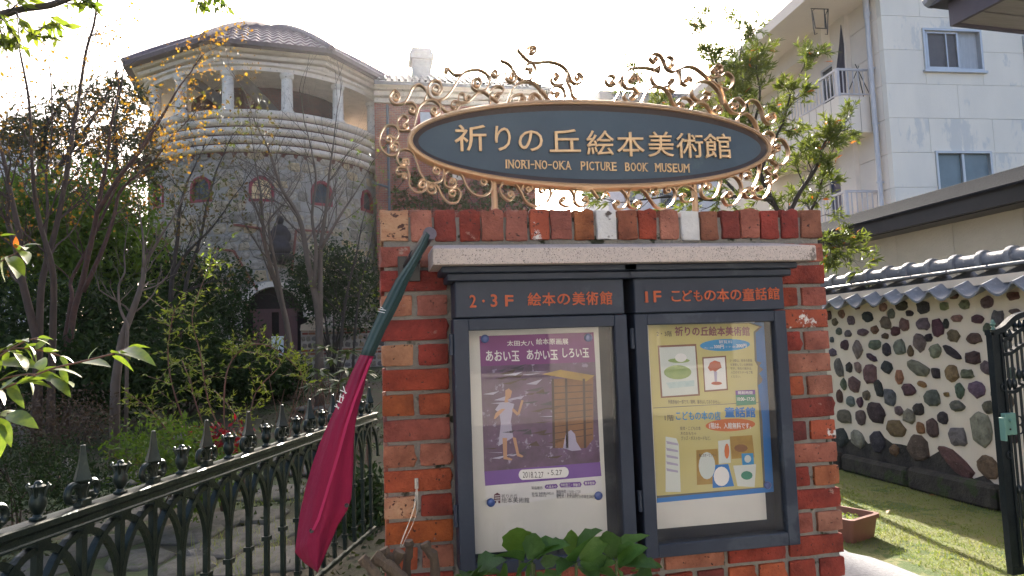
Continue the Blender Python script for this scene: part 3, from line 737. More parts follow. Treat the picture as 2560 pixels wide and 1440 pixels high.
wins_a = [(w1u0, w1u1, w1z0, w1z1), (w2u0, w2u1, w2z0, w2z1)]
rowj = []
for k in range(len(zl)-1):
    zt, zb = zl[k], zl[k+1]
    js = {0: [1.2, 4.2], 1: [AF(2298, 20)[0], 4.4], 2: [AF(2380, 60)[0], 5.1], 3: [w1u0+.02, w1u1-.02], 4: [AF(2396, 250)[0], 5], 5: [AF(2325, 340)[0], AF(2484, 340)[0]], 6: [2.6, 4.9]}.get(k, [1.0+(k % 3)*.7, 3.4+(k % 2), 6])
    es = [0]+sorted(js)+[8.5]
    for a_, b_ in zip(es, es[1:]):
        # cut windows out of each panel
        rects = [(a_+.004, b_-.004, zb+.004, zt-.004)]
        for (u0, u1, z0, z1) in wins_a:
            nr2 = []
            for (p, q, r_, s_) in rects:
                if q <= u0 or p >= u1 or s_ <= z0 or r_ >= z1: nr2.append((p, q, r_, s_)); continue
                if r_ < z0: nr2.append((p, q, r_, z0))
                if s_ > z1: nr2.append((p, q, z1, s_))
                if p < u0: nr2.append((p, u0, max(r_, z0), min(s_, z1)))
                if q > u1: nr2.append((u1, q, max(r_, z0), min(s_, z1)))
            rects = nr2
        rects = [r for r in rects if r[1]-r[0] > .03 and r[3]-r[2] > .02]
        groups = []
        for r in rects:                                  # a window as wide as its panel leaves two panels
            hit = [g for g in groups if any(r[0] <= q[1]+.01 and q[0] <= r[1]+.01 and r[2] <= q[3]+.01 and q[2] <= r[3]+.01 for q in g)]
            groups = [g for g in groups if g not in hit]+[[r]+[q for g in hit for q in g]]
        for g in groups:
            mb = MB()
            for (p, q, r_, s_) in g: mb.box((p, 0, r_), (q, .15, s_))
            mb.local('wall_panel', m_ap, ap)
m_alu = mat('window_aluminium', (.5, .51, .52), (.45, .46, .47), .35, metal=.7)
m_net = mat('net_curtain', (.42, .46, .5), (.33, .37, .42), .7, scale=3, stretch=(6, 6, 1))
m_gg = mat('frosted_glass', (.13, .18, .21), (.16, .22, .25), .25, scale=2)
m_gs = mat('insect_screen', (.13, .13, .14), (.11, .11, .12), .7)
for i, (u0, u1, z0, z1) in enumerate(wins_a):
    t = .05
    wf = MB().box((u0, -.04, z0), (u0+t, .14, z1)).box((u1-t, -.04, z0), (u1, .14, z1)).box((u0+t, -.04, z0), (u1-t, .14, z0+t)).box((u0+t, -.04, z1-t), (u1-t, .14, z1)).box((u0-.05, -.08, z0-.05), (u1+.05, -.0, z0)).local('window', m_alu, ap)
    if i == 0:
        a1 = u0+.1; a2 = u0+(u1-u0)*.62
        MB().box((a1, .01, z0+t), (a1+.05, .05, z1-t)).box((a2-.05, .01, z0+t), (a2, .05, z1-t)).box((a1, .01, z0+t), (a2, .05, z0+.1)).box((a1, .01, z1-.1), (a2, .05, z1-t)).box((a2-.33, .012, z0+.1), (a2-.3, .048, z1-.1)).local('sash', m_alu, wf)
        MB().box((a1+.05, .055, z0+.1), (a2-.05, .06, z1-.1)).local('screen', m_gs, wf)
        MB().box((a2, .08, z0+t), (u1-t, .09, z1-t)).local('pane', m_net, wf)
        MB().box((u0+t, .1, z0+t), (a1, .11, z1-t)).local('pane', m_wg2, wf)
    else:
        um = (u0+u1)/2
        MB().box((um-.03, .0, z0+t), (um+.03, .06, z1-t)).local('mullion', m_alu, wf)
        MB().box((u0+t, .07, z0+t), (um-.03, .08, z1-t)).local('pane', m_gg, wf)
        MB().box((um+.03, .05, z0+t), (u1-t, .06, z1-t)).local('pane', m_gg, wf)
# third window at the right edge of the frame
u = AF(2555, 100)[0]; z1_, z0_ = AF(2555, 90)[1], AF(2555, 230)[1]
MB().box((u, -.05, z0_), (u+1.4, -.001, z1_)).local('window', m_alu, ap)
# side wall (faces left), pilaster and balconies
pl = AS(2117, 150)[0]
PW = max(.5, AS(2122, 240)[0])
sd_ = MB()
for k in range(len(zl)-1): sd_.box((0, .15+.006, zl[k+1]+.006), (.14, 1.15, zl[k]-.006))
sd_.local('side_panel', m_ap2, ap)
MB().box((-.12, 1.15, 0), (.3, 1.75, TOPZ-.3)).local('pilaster', m_ap2, ap)
MB().box((.12, 1.75, 0), (.3, 9, TOPZ-.3)).local('side_wall', m_ap2, ap)
UB = -.85                                   # outer face of the balconies
bz_top = AS(2096, 167, UB); bz_bot = AS(2096, 240, UB); bz_low = AS(2096, 333, UB)
v0 = bz_bot[0]; v1 = AS(1990, 305, UB)[0]
m_rail = mat('rail_white', (.5, .5, .53), (.44, .44, .47), .5)
fz = (AF(2303, 71)[1]-AF(2336, 378)[1])
for fl_, dz in enumerate((0, -fz)):
    zt, zm, zb_ = bz_top[1]+dz, bz_bot[1]+dz, bz_low[1]+dz
    bc = MB().box((UB, v0, zb_), (.12, v0+.1, zm)).box((UB, v0+.1, zb_), (UB+.1, v1+3, zm)).box((UB+.1, v0+.1, zb_), (.12, v1+3, zb_+.12))
    bo = bc.local('balcony', m_ap2, ap)
    gr = MB()
    for k in range(1, 4): gr.box((UB+.26*k, v0-.004, zb_+.02), (UB+.26*k+.012, v0, zm))
    for k in range(1, 16): gr.box((UB-.004, v0+.3*k, zb_+.02), (UB, v0+.3*k+.012, zm))
    gr.local('groove', m_joint, bo)
    rl = MB().box((UB-.01, v0-.01, zt-.05), (.1, v0+.04, zt)).box((UB-.01, v0+.04, zt-.05), (UB+.04, v1+3, zt)).box((UB+.0, v0+.0, zm+.04), (.1, v0+.03, zm+.07)).box((UB, v0+.03, zm+.04), (UB+.03, v1+3, zm+.07)).box((UB-.02, v0-.02, zm), (UB+.05, v0+.05, zt)).local('railing', m_rail, bo)
    k = 0; u = UB+.14
    while u < .08: MB().box((u, v0, zm+.07), (u+.02, v0+.02, zt-.05)).local('baluster', m_rail, rl); u += .13
    v = v0+.15
    while v < v1+3: MB().box((UB, v, zm+.07), (UB+.02, v+.02, zt-.05)).local('baluster', m_rail, rl); v += .14
    # sliding door behind the balcony
    d0, d1 = v0+.45, v0+2.0; dz0, dz1 = zb_+.15, zt+.75
    df = MB().box((.06, d0, dz0), (.118, d0+.06, dz1)).box((.06, d1-.06, dz0), (.118, d1, dz1)).box((.06, d0, dz1-.06), (.118, d1, dz1)).box((.05, (d0+d1)/2-.04, dz0), (.118, (d0+d1)/2+.04, dz1)).local('balcony_door', m_alu, ap)
    MB().box((.09, d0+.06, dz0), (.1, d1-.06, dz1-.06)).local('pane', m_wg2 if fl_ == 0 else mat('blue_dark', (.02, .03, .09), (.03, .04, .1), .4), df)
# tied grey curtain on the balcony
ct = thing('curtain', 'dark grey fabric curtain gathered beside the upper balcony door', 'curtain', AO+ex*(-.2)+ey*(v0+.35))
b = MB(); P0 = [(2101, 62), (2098, 110), (2092, 160), (2088, 200), (2090, 232)]; P1 = [(2103, 62), (2110, 110), (2112, 160), (2115, 200), (2116, 232)]
n = 9; rows_ = []
for (l, r_) in zip(P0, P1):
    for k in range(n):
        t = k/(n-1); p = PP(l[0]+(r_[0]-l[0])*t, l[1], AO+ey*(v0+.3+.06*math.sin(k*2.4)), ey); b.v.append(tuple(p))
for j in range(len(P0)-1):
    for k in range(n-1): b.f.append((j*n+k, j*n+k+1, (j+1)*n+k+1, (j+1)*n+k))
b.build('fabric', mat('grey_fabric', (.10, .095, .12), (.07, .065, .08), .9, stretch=(1, 1, .3)), ct, smooth=True)
# roof slab and soffit beams
rz0 = AS(1870, 92, -1.5)[1]; rz1 = AS(1990, 0, -1.5)[1]; rzz = (rz0+rz1)/2
MB().box((-1.5, -.1, rzz-.28), (9.5, 9.5, rzz)).local('roof', m_ap2, ap)
MB().box((-.35, 1.75, rzz-.75), (.12, 9, rzz-.281)).local('soffit_beam', m_ap2, ap)
# downpipe
pu = 0-.1
pp = [AS(x, y, -.1) for x, y in ((2160, 0), (2165, 45), (2180, 200), (2195, 370), (2206, 500))]
vv = sum(p[0] for p in pp)/5
dp = MB().tube([(-.1, vv, 11), (-.1, vv, .1)], .055, 10).tube([(-.1, vv, pp[0][1]+.1), (-.1, vv, pp[1][1]-.0)], .07, 10)
for y in (35, 180, 322, 470): z = AS(2165, y, -.1)[1]; dp.box((-.17, vv-.02, z), (.02, vv+.02, z+.04))
dp.local('downpipe', mat('pvc_grey', (.5, .52, .56), (.44, .46, .5), .5), ap)
# clothes drying frame hung from the soffit
hg = thing('drying_rack', 'black wire clothes drying rack hanging under the apartment eave', 'drying rack', PD(2050, 60, 16.5))
def HP(x, y): return PP(1900+x/2.88, y/2.88, AO+ey*(v0+.1), ey)
m_iron = mat('black_iron', (.02, .022, .026), (.03, .032, .036), .45, metal=.5)
b = MB()
for L_ in ([(365, 62), (492, 66)], [(372, 68), (385, 200), (395, 250), (412, 240)], [(398, 60), (376, 80), (398, 200)], [(490, 66), (485, 250), (468, 245)], [(462, 64), (470, 200)], [(395, 202), (480, 206)], [(490, 66), (470, 110), (478, 205)]):
    b.tube([HP(*p) for p in L_], .012, 4)
b.build('wire_frame', m_iron, hg)
hg2 = thing('balcony_prop', 'thin crossed metal poles leaning on the balcony beside the downpipe', 'pole', PD(2150, 200, 16.2))
b = MB()
for L_ in ([(685, 462), (785, 670)], [(712, 475), (640, 650)], [(700, 500), (775, 820)]): b.tube([HP(*p) for p in L_], .01, 4)
b.build('pole', m_iron, hg2)
# ================================================================ dark roofed building behind the stone wall
XB = 6.2
bl = thing('low_cream_building', 'long low building with rough cream wall and dark slate roof behind the stone wall', 'building', (XB, 7, 0))
zf0 = 2.752; zf1 = 2.86
m_rough = mat('rough_render', (.46, .44, .38), (.40, .385, .33), .95, scale=2, bump=1.0, bscale=28, dist=1.6)
y_ = 1.5
k = 0
while y_ < 15:
    MB().box((XB+.35, y_+.003, 0), (XB+.6, y_+.895, zf0+.1)).build('wall_panel', m_rough, bl); y_ += .9
MB().box((XB+.37, 1.5, 0), (XB+4, 15, zf0)).build('wall_core', m_joint, bl)
m_slate = mat('slate', (.035, .038, .046), (.018, .02, .025), .95, spec=.06, scale=6, stretch=(1, 14, 1), bump=.5, bscale=25)
MB().box((XB, 1.3, zf0-.02), (XB+.06, 15.2, zf1+.05)).box((XB+.06, 1.3, zf0-.03), (XB+.36, 15.2, zf0)).build('fascia', mat('fascia_dark', (.025, .025, .03), (.02, .02, .025), .4), bl)
zr = 3.30; n = 14
for i in range(n):
    x0 = XB-.05+1.2*i/n; x1 = XB-.05+1.2*(i+1)/n+.02; za = zf1+.06+(zr-zf1)*i/n; zb_ = zf1+.06+(zr-zf1)*(i+1)/n
    MB().add([(x0, 1.2, za), (x0, 15.3, za), (x1, 15.3, zb_), (x1, 1.2, zb_), (x0, 1.2, za-.025), (x0, 15.3, za-.025)], [(0, 1, 2, 3), (4, 5, 1, 0)]).build('slate_course', m_slate, bl)
# ================================================================ stone wall with tiled coping
XW = 5.05
sw = thing('stone_wall', 'white plastered wall set with round dark field stones under a grey tiled coping', 'wall', (XW, 7, 0))
m_pl = mat('cream_plaster', (.68, .60, .48), (.60, .52, .41), .95, scale=2.5, stretch=(1, 1, .22), bump=.35, bscale=50, wear=(.42, .31, .21), wscale=6, wamt=.64)
MB().box((XW, 1.0, .02), (XW+.28, 13, 1.9)).build('plaster', m_pl, sw)
m_dirt = mat('wall_foot', (.018, .017, .015), (.06, .055, .045), .95, scale=5, bump=.8, bscale=30, dist=2)
# grimy foot of the wall, ragged upper edge
b = MB(); yy = 1.0; top = []
while yy < 13: top.append((yy, .25+.09*math.sin(yy*2.3)+R.uniform(-.05, .08)+max(0, (yy-4.6))*.045)); yy += .12
for (ya, za), (yb, zb_) in zip(top, top[1:]): b.add([(XW-.006, ya, 0), (XW-.006, yb, 0), (XW-.001, yb, zb_), (XW-.001, ya, za)], [(0, 1, 2, 3)])
b.build('grimy_foot', m_dirt, sw, fix=False)
FM2 = []
pc = {'d': (.045, .042, .045), 'g': (.15, .14, .13), 'b': (.15, .105, .075), 'p': (.10, .06, .06), 't': (.27, .225, .17), 'o': (.34, .17, .09), 'v': (.20, .165, .155)}
SL = '''315,140,45,50,p 440,122,48,50,b 508,145,62,72,t 643,132,98,76,p 808,146,104,112,d 968,135,70,72,t 1120,124,84,74,t 1037,57,72,60,p 1285,108,112,100,g 1372,28,60,60,b 1485,60,104,72,b 196,195,48,70,t 100,205,36,80,p
570,195,55,85,g 708,190,55,50,d 390,213,92,90,d 146,256,45,65,g 268,243,62,80,g 525,262,88,100,g 665,275,88,105,b 805,270,112,110,g 918,300,95,150,p 980,268,42,80,d 1060,227,88,60,t 1217,232,98,78,p 1368,230,104,140,g 1497,177,86,52,g
177,325,45,60,g 245,342,50,60,g 355,333,96,60,g 445,315,58,75,b 600,325,72,75,p 525,360,52,50,b 850,372,56,75,d 1035,360,105,110,b 1193,378,118,95,b 1290,305,60,90,g 217,428,65,85,p 316,460,78,150,v 445,428,95,80,g 535,460,65,115,d
630,445,105,140,t 780,412,98,150,g 715,475,42,95,b 898,472,98,120,t 1026,483,150,72,d,-32 1181,525,120,108,p 422,520,85,50,p,-25 128,485,60,65,g 175,600,70,165,g,12 252,595,52,85,d 320,597,55,95,t 405,643,108,165,b 535,598,90,105,d
772,605,180,105,v,-18 902,638,62,95,d 1020,635,115,145,o 1280,600,75,120,g,25 630,668,68,120,o 800,722,72,52,o,-15 1140,645,102,76,g 212,720,45,95,g 290,725,102,130,b 475,753,62,135,d,12 382,805,60,80,b 700,763,108,104,p 560,818,98,150,g
985,797,36,40,o 1083,768,76,132,g 1212,760,138,135,g 182,812,52,105,p 262,852,72,90,v 335,855,52,85,p 876,823,120,140,g 455,935,142,180,d 775,908,88,105,d 1060,882,125,95,g 1297,895,80,120,b 215,965,118,120,g 340,968,78,118,b
625,920,65,85,g 705,965,105,125,t 600,1050,160,150,b 790,1048,62,95,o 878,1048,98,150,p 955,970,85,105,d 1250,1060,175,270,t 1068,1115,150,160,g 195,1120,110,150,d 320,1135,110,140,t 465,1155,135,170,d 595,1215,75,95,b 770,1205,180,200,p
1045,1300,320,150,p,-30 1290,1340,175,190,b 125,390,26,50,g 1420,430,80,100,v 1480,640,90,110,g 1450,850,90,120,b 1470,1100,110,150,p 1350,790,60,80,g'''
for i, tk in enumerate(SL.split()):
    q = tk.split(','); x, y, w_, h_ = [float(v) for v in q[:4]]; rot = float(q[5]) if len(q) > 5 else 0
    X = 2040+x/3; Y = 720+y/3
    c = PX(X, Y, XW); l = PX(X-w_/6, Y, XW); r_ = PX(X+w_/6, Y, XW); u = PX(X, Y-h_/6, XW); d = PX(X, Y+h_/6, XW)
    me = stone_mesh('stone', 400+i, m_stone, R.choice([10, 11, 12, 13]), .9, R.choice([0, .1, .3, .5]))
    sw_, sh_ = abs(l.y-r_.y), abs(u.z-d.z)
    o = put('stone', me, sw, (XW-.004, c.y, c.z), (0, 0, -math.pi/2), (sw_*.98, .06, sh_*.98), tuple(v*R.uniform(.75, 1.25) for v in pc[q[4]]))
    if rot: o.rotation_euler = (0, 0, 0); o.matrix_local = Matrix.Translation(o.location) @ Matrix.Rotation(-math.pi/2, 4, 'Z') @ Matrix.Rotation(math.radians(-rot), 4, 'Y') @ Matrix.Diagonal((sw_*.98, .06, sh_*.98, 1))
# the wall goes on past the part traced from the photograph
done = []
for _ in range(2600):
    yv = R.choice([R.uniform(7.25, 12.8), R.uniform(2.2, 4.45)]); zv = R.uniform(.3, 1.78); r_ = R.uniform(.06, .13) if zv > .6 else R.uniform(.10, .2)
    if len(done) < 190 and all(math.hypot(yv-a_, zv-b_) > (r_+c_)*1.12 for a_, b_, c_ in done):
        done.append((yv, zv, r_)); me = FM2[len(done) % 8] if len(done) > 8 else stone_mesh('stone', 600+len(done), m_stone, 11, .9, .2)
        if len(done) <= 8: FM2.append(me)
        put('stone', me, sw, (XW-.004, yv, zv), (0, 0, -math.pi/2), (r_*2*R.uniform(.7, 1), .06, r_*2*R.uniform(.8, 1.1)), tuple(v*R.uniform(.75, 1.25) for v in R.choice(list(pc.values()))))
# stone kerb at the foot
for k in range(12):
    y0 = 1+k*1.0
    MB().box((XW-.13+R.uniform(-.02, .02), y0, 0), (XW-.012, y0+.97, .20+R.uniform(-.02, .02)), .03).build('kerb_stone', mat('kerb_dark', (.022, .021, .018), (.05, .046, .036), .95, scale=7, bump=1, bscale=30, dist=2, wear=(.03, .045, .015), wscale=4, wamt=.55), sw)
# coping tiles
m_kw = mat('kawara', (.20, .215, .24), (.14, .15, .17), .35, scale=12, bump=.25, bscale=60, spots=(.3, .3, .3), sscale=18, samt=.64)
MB().box((XW-.1, 1.0, 1.86), (XW+.34, 13, 1.93)).build('coping_bed', m_pl, sw)
pt_ = MB(); prof = []
TW = .29
for k in range(13):            # S shaped pantile profile along the wall
    t = k/12; prof.append((t*TW, -.062*math.sin(math.pi*min(1, t/.74)) if t < .74 else .028*math.sin(math.pi*(t-.74)/.26)))
vs = []; fs = []
for (x, dz, th) in ((-.36, -.15, 0), (.10, .03, 0)):
    for (yv, zv) in prof: vs.append((x, yv, zv+dz))
for (x, dz) in ((-.36, -.170), (.10, .012)):
    for (yv, zv) in prof: vs.append((x, yv, zv+dz))
m_ = 13
for k in range(12): fs += [(k, k+1, m_+k+1, m_+k), (2*m_+k, 3*m_+k, 3*m_+k+1, 2*m_+k+1), (k, 2*m_+k, 2*m_+k+1, k+1)]
fs += [(0, m_, 3*m_, 2*m_), (12, 2*m_+12, 3*m_+12, m_+12)]
tile_me = MB().add(vs, fs).mesh('pantile', m_kw, 'auto')
flat_me = MB().box((-.14, 0, 0), (.14, .42, .028), .008).mesh('flat_tile', m_kw)
rd = MB().lathe([(.062, 0), (.062, .245)], (0, 0, 0), 14, ax='y'); rd.lathe([(.085, .235), (.088, .255), (.088, .285), (.07, .29)], (0, 0, 0), 14, ax='y')
ridge_me = rd.mesh('ridge_tile', m_kw, 'auto')
y = 1.2
while y < 12.8:
    put('pantile', tile_me, sw, (XW+.12, y, 1.98), (0, 0, 0), (1, 1, 1)); 
    y += TW*.97
y = 1.1
while y < 12.8: put('flat_tile', flat_me, sw, (XW+.06, y, 2.0+.002*R.random()), (0, -.05, 0)); y += .425
y = 1.15
while y < 12.8: put('ridge_tile', ridge_me, sw, (XW+.10, y, 2.085), (0, 0, 0)); y += .285
# ================================================================ brick pier
YP = 2.16; XL, XR = .013, 1.523; YB = YP+.23
pier = thing('brick_pier', 'red brick pier with rowlock top course carrying the museum sign and two display cases', 'pier', ((XL+XR)/2, YP+.11, 0))
m_mor = mat('pier_mortar', (.27, .26, .235), (.19, .185, .17), .95, scale=9, bump=.9, bscale=110, spots=(.03, .035, .02), sscale=22, samt=.62)
MB().box((XL+.012, YP+.010, 0), (XR-.012, YB-.01, 1.905)).build('mortar_core', m_mor, pier)
m_br = mat('old_brick', (1.08, 1.08, 1.08), (.48, .42, .40), .82, scale=13, detail=9, bump=1.0, bscale=90, objcol=True, spots=(.05, .02, .015), sscale=75, samt=.65, wear=(.38, .24, .19), wscale=11, wamt=.655)
m_brw = mat('painted_brick', (.62, .61, .58), (.5, .49, .46), .8, scale=20, bump=.6, bscale=70, spots=(.08, .06, .05), sscale=26, samt=.64)
m_brp = mat('part_painted_brick', (.36, .08, .035), (.24, .05, .025), .8, scale=12, bump=.6, bscale=90, wear=(.62, .61, .58), wscale=14, wamt=.55, spots=(.05, .02, .015), sscale=70)
m_brs = mat('pale_sooty_brick', (.46, .29, .17), (.34, .15, .08), .85, scale=16, detail=8, bump=.8, bscale=90, spots=(.06, .025, .018), sscale=85, samt=.59)
def brick_mesh(sx, sy, sz, seed, mt):
    r = random.Random(seed); bm = bmesh.new(); bmesh.ops.create_cube(bm, size=1)
    for v in bm.verts: v.co = Vector((v.co.x*sx, v.co.y*sy, v.co.z*sz))
    bmesh.ops.subdivide_edges(bm, edges=[e for e in bm.edges if abs((e.verts[0].co-e.verts[1].co).x) > .5*sx or abs((e.verts[0].co-e.verts[1].co).z) > .5*sz], cuts=2, use_grid_fill=True)
    for v in bm.verts: v.co += Vector((r.uniform(-1, 1)*.0016, r.uniform(-1, .3)*.0012, r.uniform(-1, 1)*.0014))
    bmesh.ops.bevel(bm, geom=[e for e in bm.edges if e.calc_face_angle(0) > .9], offset=.0045, segments=2, affect='EDGES', profile=.6)
    for v in bm.verts: v.co += Vector((r.uniform(-1, 1)*.0009, r.uniform(-1, 1)*.0009, r.uniform(-1, 1)*.0009))
    me = bpy.data.meshes.new('brick'); bm.to_mesh(me); bm.free(); me.materials.append(mt)
    me.polygons.foreach_set('use_smooth', [True]*len(me.polygons))
    try: me.set_sharp_from_angle(angle=math.radians(50))
    except Exception: pass
    return me
DB = .222
BV = {}
def bmv(kind, mt):
    k = (kind, mt.name)
    if k not in BV:
        s_ = {'s': (.200, DB, .0635), 'h': (.0925, DB, .0635), 'r': (.060, DB, .098)}[kind]
        BV[k] = [brick_mesh(*s_, hash(kind) % 50+i*7 if False else i*7+len(kind)*3+ord(kind), mt) for i in range(6 if mt is m_br else 2)]
    return R.choice(BV[k])
reds = [(.36, .065, .030), (.42, .10, .040), (.30, .050, .028), (.24, .045, .030), (.38, .13, .085), (.28, .042, .03), (.32, .05, .032), (.19, .042, .035), (.42, .17, .11), (.34, .10, .07)]
def pick(): return R.choice(reds)
def lay(kind, x, z, mt=None, col=None, sx=1, dz=0):
    put('brick', bmv(kind, mt or m_br), pier, (x, YP+DB/2+R.uniform(-.003, .002), z), (R.uniform(-.004, .004), R.uniform(-.012, .012), R.uniform(-.008, .008)), (sx, 1, 1), col or pick())
# top rowlock course; extents read on the front plane
RW = [(951, 1022), (1027, 1080), (1087, 1140), (1148, 1200), (1204, 1259), (1265, 1319), (1325, 1373), (1377, 1430), (1437, 1486), (1492, 1541), (1546, 1594), (1598, 1643), (1650, 1697), (1704, 1749), (1753, 1796), (1805, 1849), (1852, 1899), (1903, 1947), (1955, 1997), (2004, 2055)]
for i, (a_, b_) in enumerate(RW):
    p, q = PY(a_, 565, YP), PY(b_, 565, YP); wd_ = (q.x-p.x)
    mt = {0: m_brs, 9: m_brw, 13: m_brw, 6: m_brp}.get(i); col = {19: (.30, .12, .07), 14: (.26, .10, .055), 10: (.30, .10, .05), 8: (.40, .14, .05), 7: (.30, .10, .07), 5: (.36, .13, .09), 1: (.40, .16, .11)}.get(i)
    lay('r', (p.x+q.x)/2, 1.879+R.uniform(-.003, .003), mt, col, wd_/.060)
special = {(0, 1, 'x'): 0}
pale = (.50, .26, .14); sal = (.44, .19, .11)
for k in range(25):
    z = 1.814-.0755*k-.033
    if z < .02: break
    if k % 2 == 0:
        n = 14; pit_ = (XR-XL-.0925)/(n-1)
        for i in range(n):
            col = None; mt = None
            if i == 0: col = {4: pale, 8: sal, 2: (.50, .22, .13), 6: (.36, .10, .03)}.get(k)
            if i == 0 and k == 10: mt = m_brs
            if i == 1: col = {2: (.34, .12, .09), 12: (.38, .15, .09)}.get(k)
            if i == n-1: col = {4: (.38, .13, .09), 8: (.42, .15, .08), 12: (.40, .18, .12), 10: (.42, .14, .06)}.get(k)
            if i == n-1 and k == 8: mt = m_brp
            lay('h', XL+.0462+pit_*i, z, mt, col)
    else:
        n = 7; pit_ = (XR-XL-.200)/(n-1)
        for i in range(n):
            mt = None; col = None
            if i == n-1 and k == 1: pass
            if i == n-1 and k in (3,): mt = m_brp
            if i == 0 and k == 11: col = (.45, .12, .03)
            lay('s', XL+.100+pit_*i, z, mt, col)
# granite slab over the cases
m_gran = mat('pink_granite', (.54, .46, .41), (.44, .38, .34), .75, scale=90, detail=3, bump=.25, bscale=200, spots=(.05, .045, .045), sscale=330, samt=.60, wear=(.20, .165, .14), wscale=5, wamt=.60)
YS = 1.97
s0, s1 = PY(1082, 640, YS).x, PY(2041, 630, YS).x
zb_s, zf_s = 1.732, 1.779
sv = [(s0, YS, zb_s), (s1, YS, zb_s), (s1, YP+.006, zb_s), (s0, YP+.006, zb_s), (s0, YS, zf_s), (s1, YS, zf_s), (s1, YP+.006, zf_s+.008), (s0, YP+.006, zf_s+.008), (s0+.02, YP+.006, zf_s+.038), (s1-.05, YP+.006, zf_s+.038)]
b = MB().add(sv, [(0, 3, 2, 1), (0, 1, 5, 4), (1, 2, 6, 5), (3, 0, 4, 7), (4, 5, 9, 8), (5, 6, 9), (7, 4, 8), (2, 3, 7, 8, 9, 6)])
o = b.build('granite_slab', m_gran, pier)
bv = o.modifiers.new('b', 'BEVEL'); bv.width = .0025; bv.segments = 2
# ================================================================ display cases
m_case = mat('case_paint', (.020, .028, .046), (.032, .042, .062), .5, spec=.3, scale=5, bump=.08, bscale=30, wear=(.045, .056, .075), wscale=2.2, wamt=.6)
m_board = mat('board_white', (.62, .62, .59), (.56, .56, .54), .7, scale=3)
m_glass = glassmat('case_glass', refl=.3)
m_let = mat('orange_letter', (.46, .085, .02), (.36, .06, .015), .5)
YC = 2.04
def case(nm, label, xo0, xo1, xh0, xh1, xi0, xi1, zi0, zi1, zo0, lay_):
    """outer door x0..x1, header x0..x1, glass x0..x1, glass z0..z1, bottom z"""
    t = thing('display_case', label, 'display case', ((xo0+xo1)/2, (YC+YP)/2, 0), 'wall display cases')
    zc = 1.581
    MB().box((xo0+.004, YC+.03, zo0), (xo0+.022, YP-.001, zc)).box((xo1-.022, YC+.03, zo0), (xo1-.004, YP-.001, zc)).box((xo0+.022, YC+.03, zo0), (xo1-.022, YP-.001, zo0+.02)).box((xo0+.022, YP-.012, zo0+.02), (xo1-.022, YP-.002, zc)).build('body', m_case, t)
    MB().box((xh0, YC-.003, zc+.002), (xh1, YP-.001, 1.690), .003).build('header_panel', m_case, t)
    MB().box((xh0-.022, YC-.018, 1.690), (xh1+.022, YP-.001, 1.712), .003).box((xh0-.04, YC-.032, 1.7125), (xh1+.036, YP-.001, 1.7315), .003).build('cornice_moulding', m_case, t)
    fr = MB()
    fr.box((xo0, YC, zo0), (xi0, YC+.028, zc-.001), .002).box((xi1, YC, zo0), (xo1, YC+.028, zc-.001), .002)
    fr.box((xi0, YC+.0015, zi1), (xi1, YC+.0275, zc-.001), .002).box((xi0, YC+.0015, zo0), (xi1, YC+.0275, zi0), .002)
    door = fr.build('door', m_case, t)
    MB().box((xi0, YC+.014, zi0), (xi1, YC+.017, zi1)).build('pane', m_glass, door)
    for zz in (1.475, .985): MB().tube([(xo0-.006, YC+.012, zz), (xo0-.006, YC+.012, zz+.062)], .007, 8).build('hinge', m_case, door)
    MB().box((xi0+.0, YC+.075, zi0+.006+lay_), (xi1-.028, YC+.080, zi1+.002)).build('backing_board', m_board, t)
    return t
c1 = case('a', 'left dark blue display case with the purple exhibition poster behind glass', .219, .752, .226, .745, .264, .712, .880, 1.545, .845, .0)
c2 = case('b', 'right dark blue display case with the yellow and blue museum poster behind glass', .777, 1.289, .779, 1.285, .818, 1.249, .885, 1.546, .846, .02)
YG = YC+.0805-.0
def hdr(s, boxes, parent):
    for ch, (x0, y0, x1, y1) in zip(s, boxes):
        text_on('letter', ch, x0, y0, x1, y1, YC-.0065, m_let, parent, thick=.003, offset=.014)
def z5(l): return [(940+a/3.6, 500+b/3.6, 940+c/3.6, 500+d/3.6) for a, b, c, d in l]
def z6(l): return [(1500+a/3.6, 500+b/3.6, 1500+c/3.6, 500+d/3.6) for a, b, c, d in l]
hdr('2・3F絵本の美術館', z5([(845, 855, 900, 965), (958, 898, 978, 920), (1035, 850, 1090, 960), (1165, 858, 1235, 955), (1368, 835, 1485, 950), (1500, 835, 1615, 950), (1635, 845, 1745, 940), (1770, 828, 1880, 945), (1895, 826, 2000, 943), (2018, 822, 2125, 940)]), c1)
hdr('1Fこどもの本の童話館', z6([(411, 825, 430, 920), (485, 820, 550, 918), (645, 820, 725, 912), (745, 812, 830, 910), (845, 815, 920, 910), (940, 815, 1040, 905), (1055, 800, 1160, 912), (1175, 808, 1270, 900), (1285, 795, 1390, 905), (1400, 790, 1500, 900), (1510, 786, 1615, 895)]), c2)
sb = MB(); p = PY(1500+421/3.6, 500+920/3.6, YC-.0065); sb.box((p.x-.0065, YC-.0064, p.z), (p.x+.0065, YC-.0035, p.z+.002)); sb.build('serif', m_let, c2)
